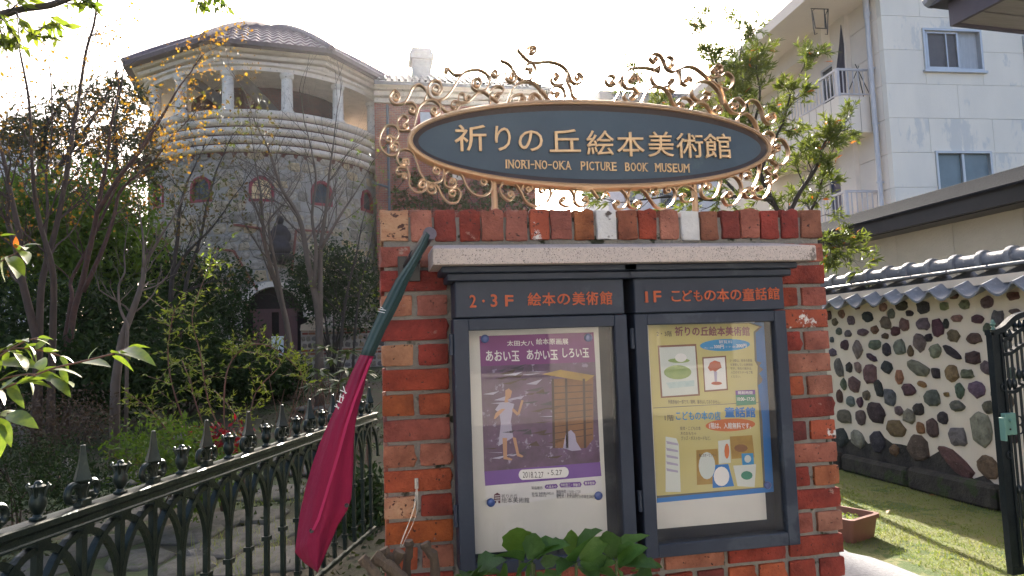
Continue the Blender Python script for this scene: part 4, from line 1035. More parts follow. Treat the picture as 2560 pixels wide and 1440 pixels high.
# posters ---------------------------------------------------------------
def layerq(px, yp): return [tuple(PY(x, y, yp)) for x, y in px]
Y1 = YC+.0745
post1 = thing('poster', 'purple exhibition poster with white lettering pinned in the left case', 'poster', PY(1340, 1050, Y1))
m_pap = mat('poster_paper', (.62, .62, .63), (.58, .58, .60), .6, scale=4)
m_pur = mat('print_purple', (.15, .03, .14), (.18, .04, .18), .6, scale=5)
m_art = mat('print_mauve', (.13, .07, .15), (.06, .035, .065), .6, scale=16, detail=9, wear=(.26, .22, .34), wscale=34, wamt=.60)
m_pur2 = mat('print_violet', (.13, .05, .27), (.15, .06, .3), .6)
m_wht = mat('print_white', (.7, .7, .7), (.66, .66, .66), .6)
m_ink = mat('print_ink', (.035, .03, .05), (.05, .04, .06), .6)
def Z1(l): return [(1150+a/4.5, 800+b/4.5) for a, b in l]
def Z2(l): return [(1150+a/4, 1080+b/4) for a, b in l]
def flat(name, pts, lev, mt, parent, base, thick=.0):
    yv = base-.00035*lev
    return MB().prism(layerq(pts, yv), (0, .0003, 0)).build(name, mt, parent)
flat('sheet', Z1([(218, 182), (1503, 137)])+Z2([(1420, 590), (262, 770)]), 0, m_pap, post1, Y1)
flat('title_band', Z1([(218, 182), (1503, 137), (1522, 472), (232, 520)]), 1, m_pur, post1, Y1)
flat('picture', Z1([(232, 520), (1522, 472)])+Z2([(1402, 300), (243, 395)]), 1, m_art, post1, Y1)
flat('violet_band', Z2([(243, 395), (1402, 300), (1415, 440), (252, 538)]), 1, m_pur2, post1, Y1)
m_brn = mat('print_brown', (.22, .10, .04), (.16, .07, .035), .6, scale=20); m_ylw = mat('print_ochre', (.38, .24, .05), (.28, .17, .04), .6, scale=20)
m_dkb = mat('print_dark_brown', (.06, .03, .025), (.05, .025, .02), .6); m_skin = mat('print_skin', (.45, .24, .14), (.38, .2, .12), .6)
m_lil = mat('print_lilac', (.38, .36, .5), (.3, .28, .4), .6)
# generic stand-in picture: plain timber shed with a pale figure beside it
flat('shed', Z1([(1030, 665), (1500, 640), (1500, 1340), (1420, 1440), (1050, 1440)]), 2, m_brn, post1, Y1)
flat('shed_roof', Z1([(920, 610), (1130, 560), (1515, 625), (1420, 690)]), 3, m_ylw, post1, Y1)
for k in range(9): flat('plank_line', Z1([(1060, 745+75*k), (1490, 725+70*k), (1490, 733+70*k), (1060, 753+75*k)]), 3, m_dkb, post1, Y1)
for x in (1030, 1180, 1380): flat('shed_post', Z1([(x, 660), (x+26, 660), (x+40, 1440), (x+14, 1440)]), 4, m_dkb, post1, Y1)
flat('garment', Z1([(440, 945), (540, 925), (610, 945), (590, 1030), (570, 1150), (600, 1320), (430, 1420), (460, 1160), (440, 1040), (395, 1010)]), 2, m_lil, post1, Y1)
flat('face', Z1([(510, 790), (550, 770), (585, 800), (570, 870), (535, 895), (545, 925), (500, 930), (510, 860)]), 3, m_skin, post1, Y1)
flat('arm', Z1([(595, 990), (650, 1040), (690, 900), (715, 905), (670, 1060), (640, 1075), (585, 1020)]), 3, m_skin, post1, Y1)
flat('arm', Z1([(440, 1015), (400, 1050), (380, 1110), (395, 1115), (480, 1030), (510, 1000), (470, 1000)]), 3, m_skin, post1, Y1)
for l in ([(425, 60), (470, 60), (470, 250), (525, 270), (515, 285), (435, 270)], [(525, 50), (560, 60), (590, 215), (635, 240), (620, 255), (570, 240)]): flat('leg', Z2(l), 3, m_skin, post1, Y1)
flat('sitting_figure', Z2([(1060, 10), (1110, -20), (1150, 20), (1165, 100), (1215, 180), (1120, 190), (1030, 160)]), 4, m_lil, post1, Y1)
for k in range(46):
    x, y = R.uniform(250, 1000), R.uniform(540, 1560)
    flat('brush_line', Z1([(x, y), (x+R.uniform(80, 260), y-R.uniform(0, 60)), (x+R.uniform(80, 160), y+6)]), 2, R.choice([m_ink, m_lil, m_dkb]), post1, Y1)
for s, q in (('太田大八', (530, 232, 828, 290)), ('絵本原画展', (856, 208, 1218, 275))): text_on('lettering', s, 1150+q[0]/4.5, 800+q[1]/4.5, 1150+q[2]/4.5, 800+q[3]/4.5, Y1-.0014, m_wht, post1, offset=.012)
for s, q in (('あおい玉', (292, 345, 668, 462)), ('あかい玉', (752, 335, 1100, 445)), ('しろい玉', (1155, 318, 1450, 420))): text_on('lettering', s, 1150+q[0]/4.5, 800+q[1]/4.5, 1150+q[2]/4.5, 800+q[3]/4.5, Y1-.0014, m_wht, post1, offset=.02)
pill = []
for k in range(24):
    a_ = 2*math.pi*k/24; pill.append((1150+(837+(205 if math.cos(a_) > 0 else -205)+45*math.cos(a_))/4, 1080+(415-52*math.sin(a_)-(.06*(205*(1 if math.cos(a_) > 0 else -1))))/4))
flat('date_pill', pill, 2, m_wht, post1, Y1)
for s, q in (('2018.2.27', (627, 398, 835, 458)), ('▶', (878, 402, 892, 425)), ('5.27', (910, 378, 1020, 432)), ('常設展示', (715, 542, 825, 575)), ('祈りの丘', (415, 622, 575, 660)), ('絵本美術館', (415, 655, 693, 708)),
             ('開館時間 / 10:00~17:30', (965, 578, 1205, 610)), ('休館日 / 毎週月曜日', (965, 608, 1190, 640)), ('観覧料 / 大学300円 小中高生200円', (965, 628, 1350, 665)), ('850-0931 長崎市南山手町2-10', (718, 600, 935, 628)), ('TEL 095-828-0716', (718, 628, 862, 650))):
    text_on('lettering', s, 1150+q[0]/4, 1080+q[1]/4, 1150+q[2]/4, 1080+q[3]/4, Y1-.0012, m_ink, post1, offset=.0)
for s, q in (('大道あや', (845, 525, 980, 568)), ('中村忠二・伴敏子', (993, 505, 1218, 555)), ('東平哲弥', (1232, 488, 1362, 535))):
    flat('name_pill', Z2([(q[0]+15, q[1]+2), (q[2]-15, q[1]-6), (q[2], q[1]+18), (q[2]-15, q[3]-4), (q[0]+15, q[3]), (q[0], q[1]+24)]), 2, m_pur2, post1, Y1)
    text_on('lettering', s, 1150+(q[0]+16)/4, 1080+(q[1]+8)/4, 1150+(q[2]-16)/4, 1080+(q[3]-8)/4, Y1-.0012, m_wht, post1, offset=.004)
m_mar = mat('print_maroon', (.10, .02, .05), (.08, .02, .04), .6)
flat('tower_emblem', Z2([(340, 628), (372, 606), (402, 625), (404, 712), (384, 712), (382, 690), (362, 690), (360, 712), (340, 712)]), 2, m_mar, post1, Y1)
for k in range(3): flat('emblem_window', Z2([(346, 636+22*k), (398, 633+22*k), (398, 640+22*k), (346, 643+22*k)]), 3, m_wht, post1, Y1)
m_mag = mat('blue_magnet', (.05, .09, .30), (.06, .11, .34), .35)
def magnet(x, y, r_, lb):
    p = PY(x, y, Y1-.002); k = r_*(p-CAM).dot(FW)/F_PX
    o = MB().lathe([(k, 0), (k, .004), (k*.8, .007), (k*.4, .0085), (k*.05, .009)], (0, 0, 0), 18, ax='y').mesh('magnet', m_mag, True)
    o = put('magnet', o, None, p, (0, 0, math.pi)); tag(o, lb, 'magnet', 'round blue magnets')
magnet(1212, 847, 10.5, 'blue magnet at the top left corner of the purple poster'); magnet(1470, 844, 10.5, 'blue magnet at the top right corner of the purple poster')
magnet(1227, 1256, 10.5, 'blue magnet at the bottom left corner of the purple poster'); magnet(1495.5, 1239, 10.5, 'blue magnet at the bottom right corner of the purple poster')
magnet(1918, 1213, 9.5, 'blue grey magnet on the blue edge of the yellow poster')
# second poster
post2 = thing('poster', 'yellow and blue museum guide poster with prices and shop news in the right case', 'poster', PY(1760, 1020, Y1))
def Z3(l): return [(1590+a/4.8, 790+b/4.8) for a, b in l]
def Z4(l): return [(1590+a/4.115, 1050+b/4.115) for a, b in l]
m_yel = mat('print_yellow', (.50, .43, .14), (.46, .42, .20), .6, scale=3); m_blu = mat('print_blue', (.015, .17, .50), (.02, .15, .45), .6)
m_grn = mat('print_green', (.03, .22, .14), (.03, .18, .12), .6); m_org = mat('print_orange', (.50, .13, .03), (.45, .11, .03), .6)
m_fra = mat('print_frame', (.20, .09, .06), (.17, .08, .05), .6); m_lg = mat('print_leaf', (.25, .34, .12), (.2, .3, .1), .6, scale=40); m_pale = mat('print_pale', (.56, .60, .58), (.5, .56, .54), .6)
m_red = mat('print_red', (.42, .10, .05), (.38, .09, .05), .6); m_bl2 = mat('print_cyan', (.03, .25, .52), (.03, .22, .48), .6); m_shd = mat('print_grey', (.13, .13, .10), (.11, .11, .09), .6)
flat('sheet', Z3([(145, 100), (1535, 75)])+Z4([(1418, 738), (215, 853)]), 0, m_blu, post2, Y1)
flat('building_outline', Z3([(145, 103), (1370, 78), (1515, 128), (1435, 200), (1450, 540), (1505, 560), (1480, 600), (1525, 640), (1480, 690), (1520, 760), (1505, 800), (1465, 830)])+Z4([(1300, 0), (1330, 695), (216, 805)]), 1, m_shd, post2, Y1)
flat('yellow_field', Z3([(145, 108), (1350, 88), (1480, 130), (1410, 190), (1425, 535), (1460, 600), (1455, 820)])+Z4([(1270, 0), (1310, 690), (213, 780)]), 2, m_yel, post2, Y1)
flat('divider', Z3([(207, 1100), (1500, 1030), (1500, 1038), (207, 1108)]), 3, m_shd, post2, Y1)
flat('picture_frame', Z3([(260, 355), (722, 335), (768, 955), (298, 985)]), 3, m_fra, post2, Y1); flat('picture', Z3([(280, 378), (708, 360), (745, 935), (318, 965)]), 4, m_pale, post2, Y1)
def ell(cx, cy, rx, ry, n=20, sl=0): return [(cx+rx*math.cos(2*math.pi*k/n), cy+ry*math.sin(2*math.pi*k/n)+sl*rx*math.cos(2*math.pi*k/n)) for k in range(n)]
flat('green_disc', Z3(ell(500, 675, 165, 85)), 5, m_lg, post2, Y1); flat('green_disc', Z3(ell(515, 535, 130, 28)), 5, m_lg, post2, Y1); flat('white_bloom', Z3(ell(538, 500, 70, 52)), 6, m_wht, post2, Y1)
flat('water', Z3([(360, 800), (700, 770), (700, 840), (400, 870)]), 5, mat('print_water', (.35, .48, .5), (.45, .55, .55), .6, scale=60), post2, Y1)
flat('picture_frame', Z3([(795, 495), (1080, 475), (1105, 890), (820, 912)]), 3, m_fra, post2, Y1); flat('picture', Z3([(812, 512), (1065, 493), (1088, 872), (833, 892)]), 4, m_wht, post2, Y1)
flat('umbrella', Z3([(862, 620), (890, 560), (945, 533), (1010, 555), (1028, 620), (1000, 632), (950, 672), (925, 655), (890, 662)]), 5, m_red, post2, Y1)
flat('small_figure', Z3([(935, 665), (972, 665), (972, 790), (945, 790)]), 5, m_lil, post2, Y1); flat('puddle', Z3(ell(968, 808, 65, 20)), 5, m_red, post2, Y1)
flat('blue_oval', Z3(ell(1068, 348, 300, 72, 28, -.03)), 3, m_bl2, post2, Y1)
flat('orange_oval', Z3(ell(1133, 1308, 298, 76, 28, -.04)), 3, m_org, post2, Y1)
flat('hours_box', Z3([(1193, 895), (1428, 885), (1442, 1062), (1205, 1077)]), 4, m_grn, post2, Y1); flat('hours_head', Z3([(1193, 895), (1428, 885), (1431, 940), (1197, 948)]), 5, m_pur2, post2, Y1)
T2 = [('2・3階', (247, 180, 430, 245), m_ink, 0), ('祈りの丘絵本美術館', (468, 128, 1362, 238), mat('print_plum', (.22, .08, .10), (.2, .08, .1), .6), .03), ('観覧料', (995, 290, 1155, 330), m_wht, 0), ('大人・大学', (820, 372, 925, 392), m_wht, 0), ('300円', (935, 345, 1055, 390), m_wht, .02), ('小・中・高校', (1075, 358, 1195, 382), m_wht, 0), ('200円', (1203, 335, 1325, 380), m_wht, .02),
      ('2・3階は、絵本の原画', (1125, 518, 1392, 550), m_ink, 0), ('を展覧している美術館', (1132, 568, 1398, 598), m_ink, 0), ('です。現在の展示は、', (1135, 615, 1392, 645), m_ink, 0), ('入口のポスターをご覧', (1137, 660, 1400, 692), m_ink, 0), ('ください。', (1142, 712, 1255, 740), m_ink, 0),
      ('所蔵原画の一部です。随時、展示はしておりません。', (385, 1005, 1010, 1055), m_ink, 0), ('開館時間', (1225, 902, 1398, 938), m_wht, .01), ('10:00~17:30', (1213, 975, 1420, 1018), m_wht, .02), ('1階', (345, 1185, 452, 1258), m_ink, 0), ('こどもの本の店', (480, 1145, 1015, 1250), m_bl2, .025), ('童話館', (1068, 1095, 1430, 1215), m_blu, .035), ('1階は、入館無料です。', (878, 1280, 1380, 1352), m_wht, .02)]
for s, q, mt, of in T2: text_on('lettering', s, 1590+q[0]/4.8, 790+q[1]/4.8, 1590+q[2]/4.8, 790+q[3]/4.8, Y1-.0026, mt, post2, offset=of)
for s, q in (('絵本・こどもの本', (455, 65, 665, 105)), ('木のおもちゃ', (458, 120, 618, 155)), ('グッズ・ポストカードなど。', (465, 165, 765, 208))): text_on('lettering', s, 1590+q[0]/4.115, 1050+q[1]/4.115, 1590+q[2]/4.115, 1050+q[3]/4.115, Y1-.0026, m_ink, post2)
# plain stand-in covers for the printed books
for k, (l, mt) in enumerate((([(620, 310), (840, 295), (855, 655), (628, 668)], m_ylw), ([(965, 170), (1195, 155), (1220, 385), (985, 400)], m_ylw), ([(845, 215), (965, 200), (975, 440), (855, 450)], m_pale), ([(1085, 345), (1205, 340), (1215, 460), (1095, 465)], m_bl2), ([(785, 465), (950, 452), (1010, 680), (790, 700)], m_blu), ([(1000, 470), (1235, 455), (1220, 690), (1045, 680)], m_pale))):
    flat('book_cover', Z4(l), 4+k*.3, mt, post2, Y1)
for q, mt in ((ell(730, 470, 85, 140, 16), m_pale), (ell(880, 580, 80, 100, 16), m_wht), (ell(1080, 290, 70, 40, 10), m_brn), (ell(1140, 570, 60, 45, 12), m_grn), (ell(935, 320, 25, 80, 10), m_org), (ell(1150, 400, 35, 40, 10), m_pale)): flat('cover_shape', Z4(q), 7, mt, post2, Y1)
flat('track_toy', Z4([(305, 170), (415, 190), (440, 250), (450, 470), (460, 740), (305, 740)]), 3, m_pale, post2, Y1)
for k in range(5): flat('toy_rail', Z4([(310, 215+70*k), (430, 240+70*k), (435, 262+70*k), (320, 245+70*k)]), 4, m_lil, post2, Y1)
text_on('lettering', 'ねこのオーランドー', 1590+650/4.115, 1050+345/4.115, 1590+820/4.115, 1050+380/4.115, Y1-.0034, m_ink, post2, offset=.004)
# ================================================================ sign
YSG = 2.28
m_gold = mat('sign_gold', (.48, .33, .20), (.40, .27, .16), .42, metal=.35, scale=8, bump=.12, bscale=40)
m_let2 = mat('letter_gold', (.58, .40, .22), (.50, .34, .19), .4, metal=.3, scale=20)
m_scr = mat('scroll_bronze', (.34, .23, .14), (.27, .17, .10), .3, metal=.6, scale=10, bump=.15, bscale=60)
m_sgn = mat('sign_face', (.024, .050, .078), (.034, .066, .096), .5, scale=4, bump=.08, bscale=30, wear=(.045, .088, .105), wscale=3.5, wamt=.62)
m_rim = mat('rim_dark', (.045, .035, .035), (.06, .045, .04), .6)
sg = thing('museum_sign', 'oval dark teal museum sign with gold lettering and scrollwork on two posts', 'sign', (.768, YSG, 1.92))
cx, cz, rx, rz = .768, 2.182, .655, .1545
def ering(mb, prof, n=96):
    """prof: (inset, y)"""
    vs = []; m_ = len(prof)
    for k in range(n):
        a_ = 2*math.pi*k/n
        for (ins, yv) in prof: vs.append((cx+(rx-ins)*math.cos(a_), yv, cz+(rz-ins)*math.sin(a_)))
    fs = [(k*m_+i, k*m_+(i+1) % m_, ((k+1) % n)*m_+(i+1) % m_, ((k+1) % n)*m_+i) for k in range(n) for i in range(m_)]
    return mb.add(vs, fs)
ering(MB(), [(-.002, YSG+.045), (-.004, YSG-.004), (.0, YSG-.010), (.007, YSG-.0115), (.0085, YSG-.0085), (.0095, YSG-.0085), (.011, YSG-.011), (.0135, YSG-.010), (.015, YSG+.004), (.015, YSG+.045)]).build('rim', m_gold, sg, smooth='auto')
ering(MB(), [(.0152, YSG+.0), (.034, YSG+.010), (.034, YSG+.02), (.0152, YSG+.02)]).build('rim_cove', m_rim, sg, smooth='auto')
b = MB(); n = 96
b.v.append((cx, YSG+.0085, cz)); b.v += [(cx+(rx-.033)*math.cos(2*math.pi*k/n), YSG+.0085, cz+(rz-.033)*math.sin(2*math.pi*k/n)) for k in range(n)]
b.f = [(0, 1+(k+1) % n, 1+k) for k in range(n)]; b.v.append((cx, YSG+.04, cz)); b.v += [(cx+(rx-.019)*math.cos(2*math.pi*k/n), YSG+.04, cz+(rz-.019)*math.sin(2*math.pi*k/n)) for k in range(n)]
b.f += [(n+1, n+2+k, n+2+(k+1) % n) for k in range(n)]
b.build('panel', m_sgn, sg, fix=False)
KJ = [('祈', 1137, 312, 1216, 377), ('り', 1238, 315, 1277, 376), ('の', 1297, 326, 1357, 377), ('丘', 1374, 323, 1451, 379), ('絵', 1467, 326, 1535, 387), ('本', 1543, 330, 1611, 390), ('美', 1621, 329, 1684, 391), ('術', 1691, 333, 1758, 394), ('館', 1761, 334, 1828, 395)]
for ch, x0, y0, x1, y1 in KJ: text_on('letter', ch, x0, y0, x1, y1, YSG-.001, m_let2, sg, thick=.007, offset=.005)
EN = 'INORI-NO-OKAPICTUREBOOKMUSEUM'
EX = [(386, 396), (410, 438), (450, 482), (492, 528), (533, 575), (580, 595), (606, 632), (645, 685), (705, 742), (765, 788), (800, 838), (850, 895), (903, 950), (1032, 1062), (1068, 1082), (1095, 1130), (1140, 1175), (1188, 1222), (1235, 1275), (1302, 1338), (1410, 1440), (1453, 1495), (1510, 1550), (1562, 1603), (1668, 1708), (1725, 1765), (1778, 1808), (1822, 1850), (1863, 1900)]
EX = [(386, 400), (412, 442), (450, 484), (494, 530), (540, 576), (582, 596), (606, 634), (648, 690), (704, 744), (764, 790), (800, 840), (852, 896), (906, 950), (1032, 1064), (1070, 1084), (1096, 1132), (1142, 1178), (1186, 1222), (1256, 1296), (1302, 1338), (1410, 1442), (1452, 1496), (1508, 1552), (1562, 1604), (1668, 1712), (1722, 1764), (1774, 1806), (1818, 1852), (1862, 1900), (1910, 1956)]
EN = 'INORI-NO-OKAPICTUREBOOKMUSEUM'
# INORI-NO-OKA(12) PICTURE(7) BOOK(4) MUSEUM(6)
EX = [(386, 400), (412, 442), (450, 484), (520, 560)]
WD = [('INORI-NO-OKA', 1262, 1429), ('PICTURE', 1451, 1543), ('BOOK', 1562, 1620), ('MUSEUM', 1637, 1725)]
wr = {'I': .5, '-': .7, 'M': 1.25, 'O': 1.05}
for wd_, xa, xb in WD:
    ws = [wr.get(c, 1) for c in wd_]; T_ = sum(ws); x = xa
    for c, w_ in zip(wd_, ws):
        l = (xb-xa)*w_/T_; ym = 399+(x-1262)*.024; q0, q1 = x+l*.10, x+l*.90
        if c == '-': text_on('letter', c, q0, ym+9, q1, ym+11.5, YSG+.003, m_let2, sg, thick=.004)
        else:
            if c == 'I': q0, q1 = x+l*.32, x+l*.68
            text_on('letter', c, q0, ym, q1, ym+21, YSG+.003, m_let2, sg, thick=.004, offset=.012)
            if c in 'INRKAPTUMEB':      # small serifs
                sb = MB()
                for yy in (ym+.0, ym+19.8):
                    if c in 'A' and yy < ym+5 or c in 'PB' and yy < ym+5 or c in 'U' and yy > ym+5: continue
                    for xx in ((q0, q1) if c in 'NRKAUM' else ((q0+q1)/2,) if c in 'IT' else (q0+1,)):
                        p = PY(xx, yy, YSG+.003); sb.box((p.x-.003, YSG+.0032, p.z-.0016), (p.x+.003, YSG+.007, p.z))
                sb.build('serif', m_let2, sg)
        x += l
for x in (.398, 1.125):
    zb_ = 1.9; zt_p = cz-rz*math.sqrt(1-((x-cx)/rx)**2)+.004
    MB().lathe([(.0105, 0), (.0105, zt_p-1.9)], (x, YSG+.02, 1.9), 14).lathe([(.0125, .055), (.0125, .062)], (x, YSG+.02, 1.9), 14).build('post', m_gold, sg, smooth='auto')
# scrollwork: flat bars bent into C and S scrolls, standing on edge
def spiral_end(p, d, r, side, turns=1.15):
    """points that carry on from p heading d and curl inwards"""
    th = math.atan2(d[1], d[0]); x, y = p; out = []; n = int(14*turns); s_tot = 0
    for k in range(n):
        rr = r*1.45*(1-.62*k/n); st__ = 2*math.pi*turns/n
        th += side*st__; ds = rr*st__
        x += math.cos(th)*ds; y += math.sin(th)*ds; out.append((x, y))
    return out
def scroll(pts, ca=None, cb=None, sc=3.273, off=(940, 100), w_=.023, th=.0044):
    P = [(p[0], p[1]) for p in pts]
    if len(P) > 2: P = [(q.x, q.y) for q in catmull([(x, y, 0) for x, y in P], 5)]
    if cb:
        d = (P[-1][0]-P[-3][0], P[-1][1]-P[-3][1]); P = P+spiral_end(P[-1], d, cb[0], cb[1])
    if ca:
        d = (P[0][0]-P[2][0], P[0][1]-P[2][1]); P = spiral_end(P[0], d, ca[0], ca[1])[::-1]+P
    W = [PY(off[0]+x/sc, off[1]+y/sc, YSG+.02) for x, y in P]
    W = [Vector((p.x, YSG+.018, p.z)) for p in W]
    b = MB(); m_ = len(W)
    for i, p in enumerate(W):
        t = (W[min(i+1, m_-1)]-W[max(0, i-1)]); t.y = 0
        if t.length < 1e-7: t = Vector((1, 0, 0))
        t.normalize(); nn = Vector((-t.z, 0, t.x))*th/2
        for (sn, yy) in ((1, -w_/2), (-1, -w_/2), (-1, w_/2), (1, w_/2)): b.v.append(tuple(p+nn*sn+Vector((0, yy, 0))))
    for i in range(m_-1):
        for k in range(4): b.f.append((i*4+k, i*4+(k+1) % 4, i*4+4+(k+1) % 4, i*4+4+k))
    b.f += [(3, 2, 1, 0), tuple((m_-1)*4+k for k in range(4))]
    b.build('scroll', m_scr, sg, smooth='auto')
A_ = dict(sc=3.273, off=(940, 100)); B_ = dict(sc=3.273, off=(1450, 100))
LS = [
 ([(190, 450), (150, 418), (112, 475), (150, 527), (225, 520), (265, 470), (300, 395), (360, 372), (415, 430), (395, 500)], (22, 1), None),
 ([(245, 520), (300, 520), (335, 565), (320, 605), (285, 600)], None, (18, 1)),
 ([(310, 705), (335, 610), (360, 545), (410, 505), (470, 500), (522, 545), (520, 600), (480, 625), (450, 600)], None, (20, 1)),
 ([(540, 400), (520, 350), (470, 338), (430, 380), (428, 440), (470, 492), (540, 490), (600, 440), (650, 365), (710, 280), (790, 248), (870, 260), (928, 320), (905, 400), (850, 425), (790, 395), (785, 350)], (32, 1), (28, 1)),
 ([(590, 240), (640, 288), (710, 285)], (14, -1), None),
 ([(520, 500), (540, 560), (590, 592), (650, 585), (675, 550)], None, (25, -1)),
 ([(668, 570), (672, 520), (750, 510), (815, 450), (870, 428), (930, 465), (1000, 520)], None, None),
 ([(725, 490), (715, 447), (680, 452), (672, 500), (690, 540)], (18, -1), None),
 ([(985, 440), (1030, 438), (1038, 400), (1000, 384), (950, 400), (928, 450), (935, 520)], (20, -1), None),
 ([(1070, 515), (1120, 400), (1185, 350), (1265, 350), (1320, 390), (1370, 440), (1420, 497)], None, None),
 ([(1085, 510), (1120, 465), (1180, 448), (1215, 480)], None, (18, 1)),
 ([(1350, 500), (1330, 465), (1290, 443), (1250, 465), (1250, 490)], None, (16, -1)),
 ([(1015, 168), (1090, 208), (1150, 300), (1205, 335), (1300, 360), (1350, 430)], None, None),
 ([(1060, 260), (1070, 330), (1120, 350), (1150, 320), (1130, 285)], None, (16, -1)),
 ([(955, 260), (940, 285), (980, 305), (1015, 280)], (16, 1), None),
 ([(1155, 80), (1215, 150), (1280, 190), (1400, 183), (1500, 205), (1565, 265), (1600, 345), (1650, 362), (1690, 330), (1675, 290)], None, (20, -1)),
 ([(1235, 68), (1290, 60), (1308, 95), (1280, 118)], None, (14, 1)),
 ([(1280, 190), (1308, 250), (1290, 305), (1230, 340), (1180, 325)], None, None),
 ([(1262, 240), (1228, 240), (1230, 205), (1275, 190)], (12, 1), None),
 ([(1565, 268), (1560, 330), (1590, 400), (1605, 460), (1645, 497)], None, None),
 ([(1490, 300), (1465, 278), (1430, 315), (1450, 365), (1505, 372), (1540, 360)], (14, 1), None),
 ([(1475, 432), (1440, 440), (1440, 400), (1480, 378), (1530, 405), (1548, 475)], (14, 1), None),
 ([(120, 790), (160, 810), (185, 770), (165, 715), (110, 700), (60, 730), (30, 815), (50, 900), (100, 945), (155, 948), (190, 905), (185, 855), (150, 842), (120, 868)], (20, -1), (20, -1)),
 ([(225, 690), (262, 650), (225, 620), (180, 650), (178, 705), (200, 745), (285, 742)], (18, -1), None),
 ([(190, 910), (240, 898), (300, 925), (335, 1010), (365, 1100), (420, 1165), (490, 1175), (545, 1135), (552, 1070), (525, 1030), (480, 1040)], None, (24, -1)),
 ([(185, 905), (170, 970), (195, 1025), (245, 1045), (272, 1110), (275, 1190), (310, 1240), (360, 1250), (410, 1220), (412, 1165), (380, 1145), (350, 1172)], None, (20, -1)),
 ([(215, 1015), (262, 1020), (262, 985), (235, 975)], None, (12, -1)),
 ([(225, 1095), (180, 1105), (163, 1075), (190, 1045), (250, 1050)], (16, 1), None),
 ([(470, 1190), (490, 1235), (455, 1260), (420, 1235), (425, 1190)], (14, -1), None),
 ([(430, 1182), (500, 1200), (540, 1280), (600, 1335), (665, 1328), (692, 1270), (665, 1220), (615, 1225)], None, (22, -1)),
 ([(555, 1135), (575, 1088), (640, 1075), (700, 1110), (740, 1200), (795, 1262), (865, 1280), (930, 1250), (952, 1195), (925, 1145), (880, 1135)], None, (20, -1)),
 ([(560, 1120), (565, 1190), (610, 1212), (652, 1190), (645, 1150)], None, (16, -1)),
 ([(1040, 1175), (1012, 1215), (1030, 1275), (1085, 1317), (1125, 1290), (1118, 1255)], None, (16, -1)),
 ([(1015, 1190), (1070, 1158), (1135, 1180), (1185, 1250), (1225, 1325), (1300, 1362), (1380, 1335), (1425, 1270), (1415, 1205), (1370, 1190), (1340, 1215)], None, (18, -1)),
 ([(1190, 1235), (1205, 1188), (1250, 1180), (1275, 1215), (1255, 1240)], None, (14, 1)),
 ([(1400, 1330), (1455, 1235), (1525, 1205), (1590, 1230), (1622, 1295), (1600, 1350), (1545, 1362), (1500, 1330), (1510, 1295)], None, (14, 1)),
 ([(1622, 1300), (1632, 1240), (1690, 1213), (1760, 1230), (1815, 1300)], None, None),
 ([(1615, 1290), (1635, 1345), (1680, 1365), (1725, 1345), (1725, 1300)], None, (14, -1))]
for p, a_, b__ in LS: scroll(p, a_, b__, **A_)
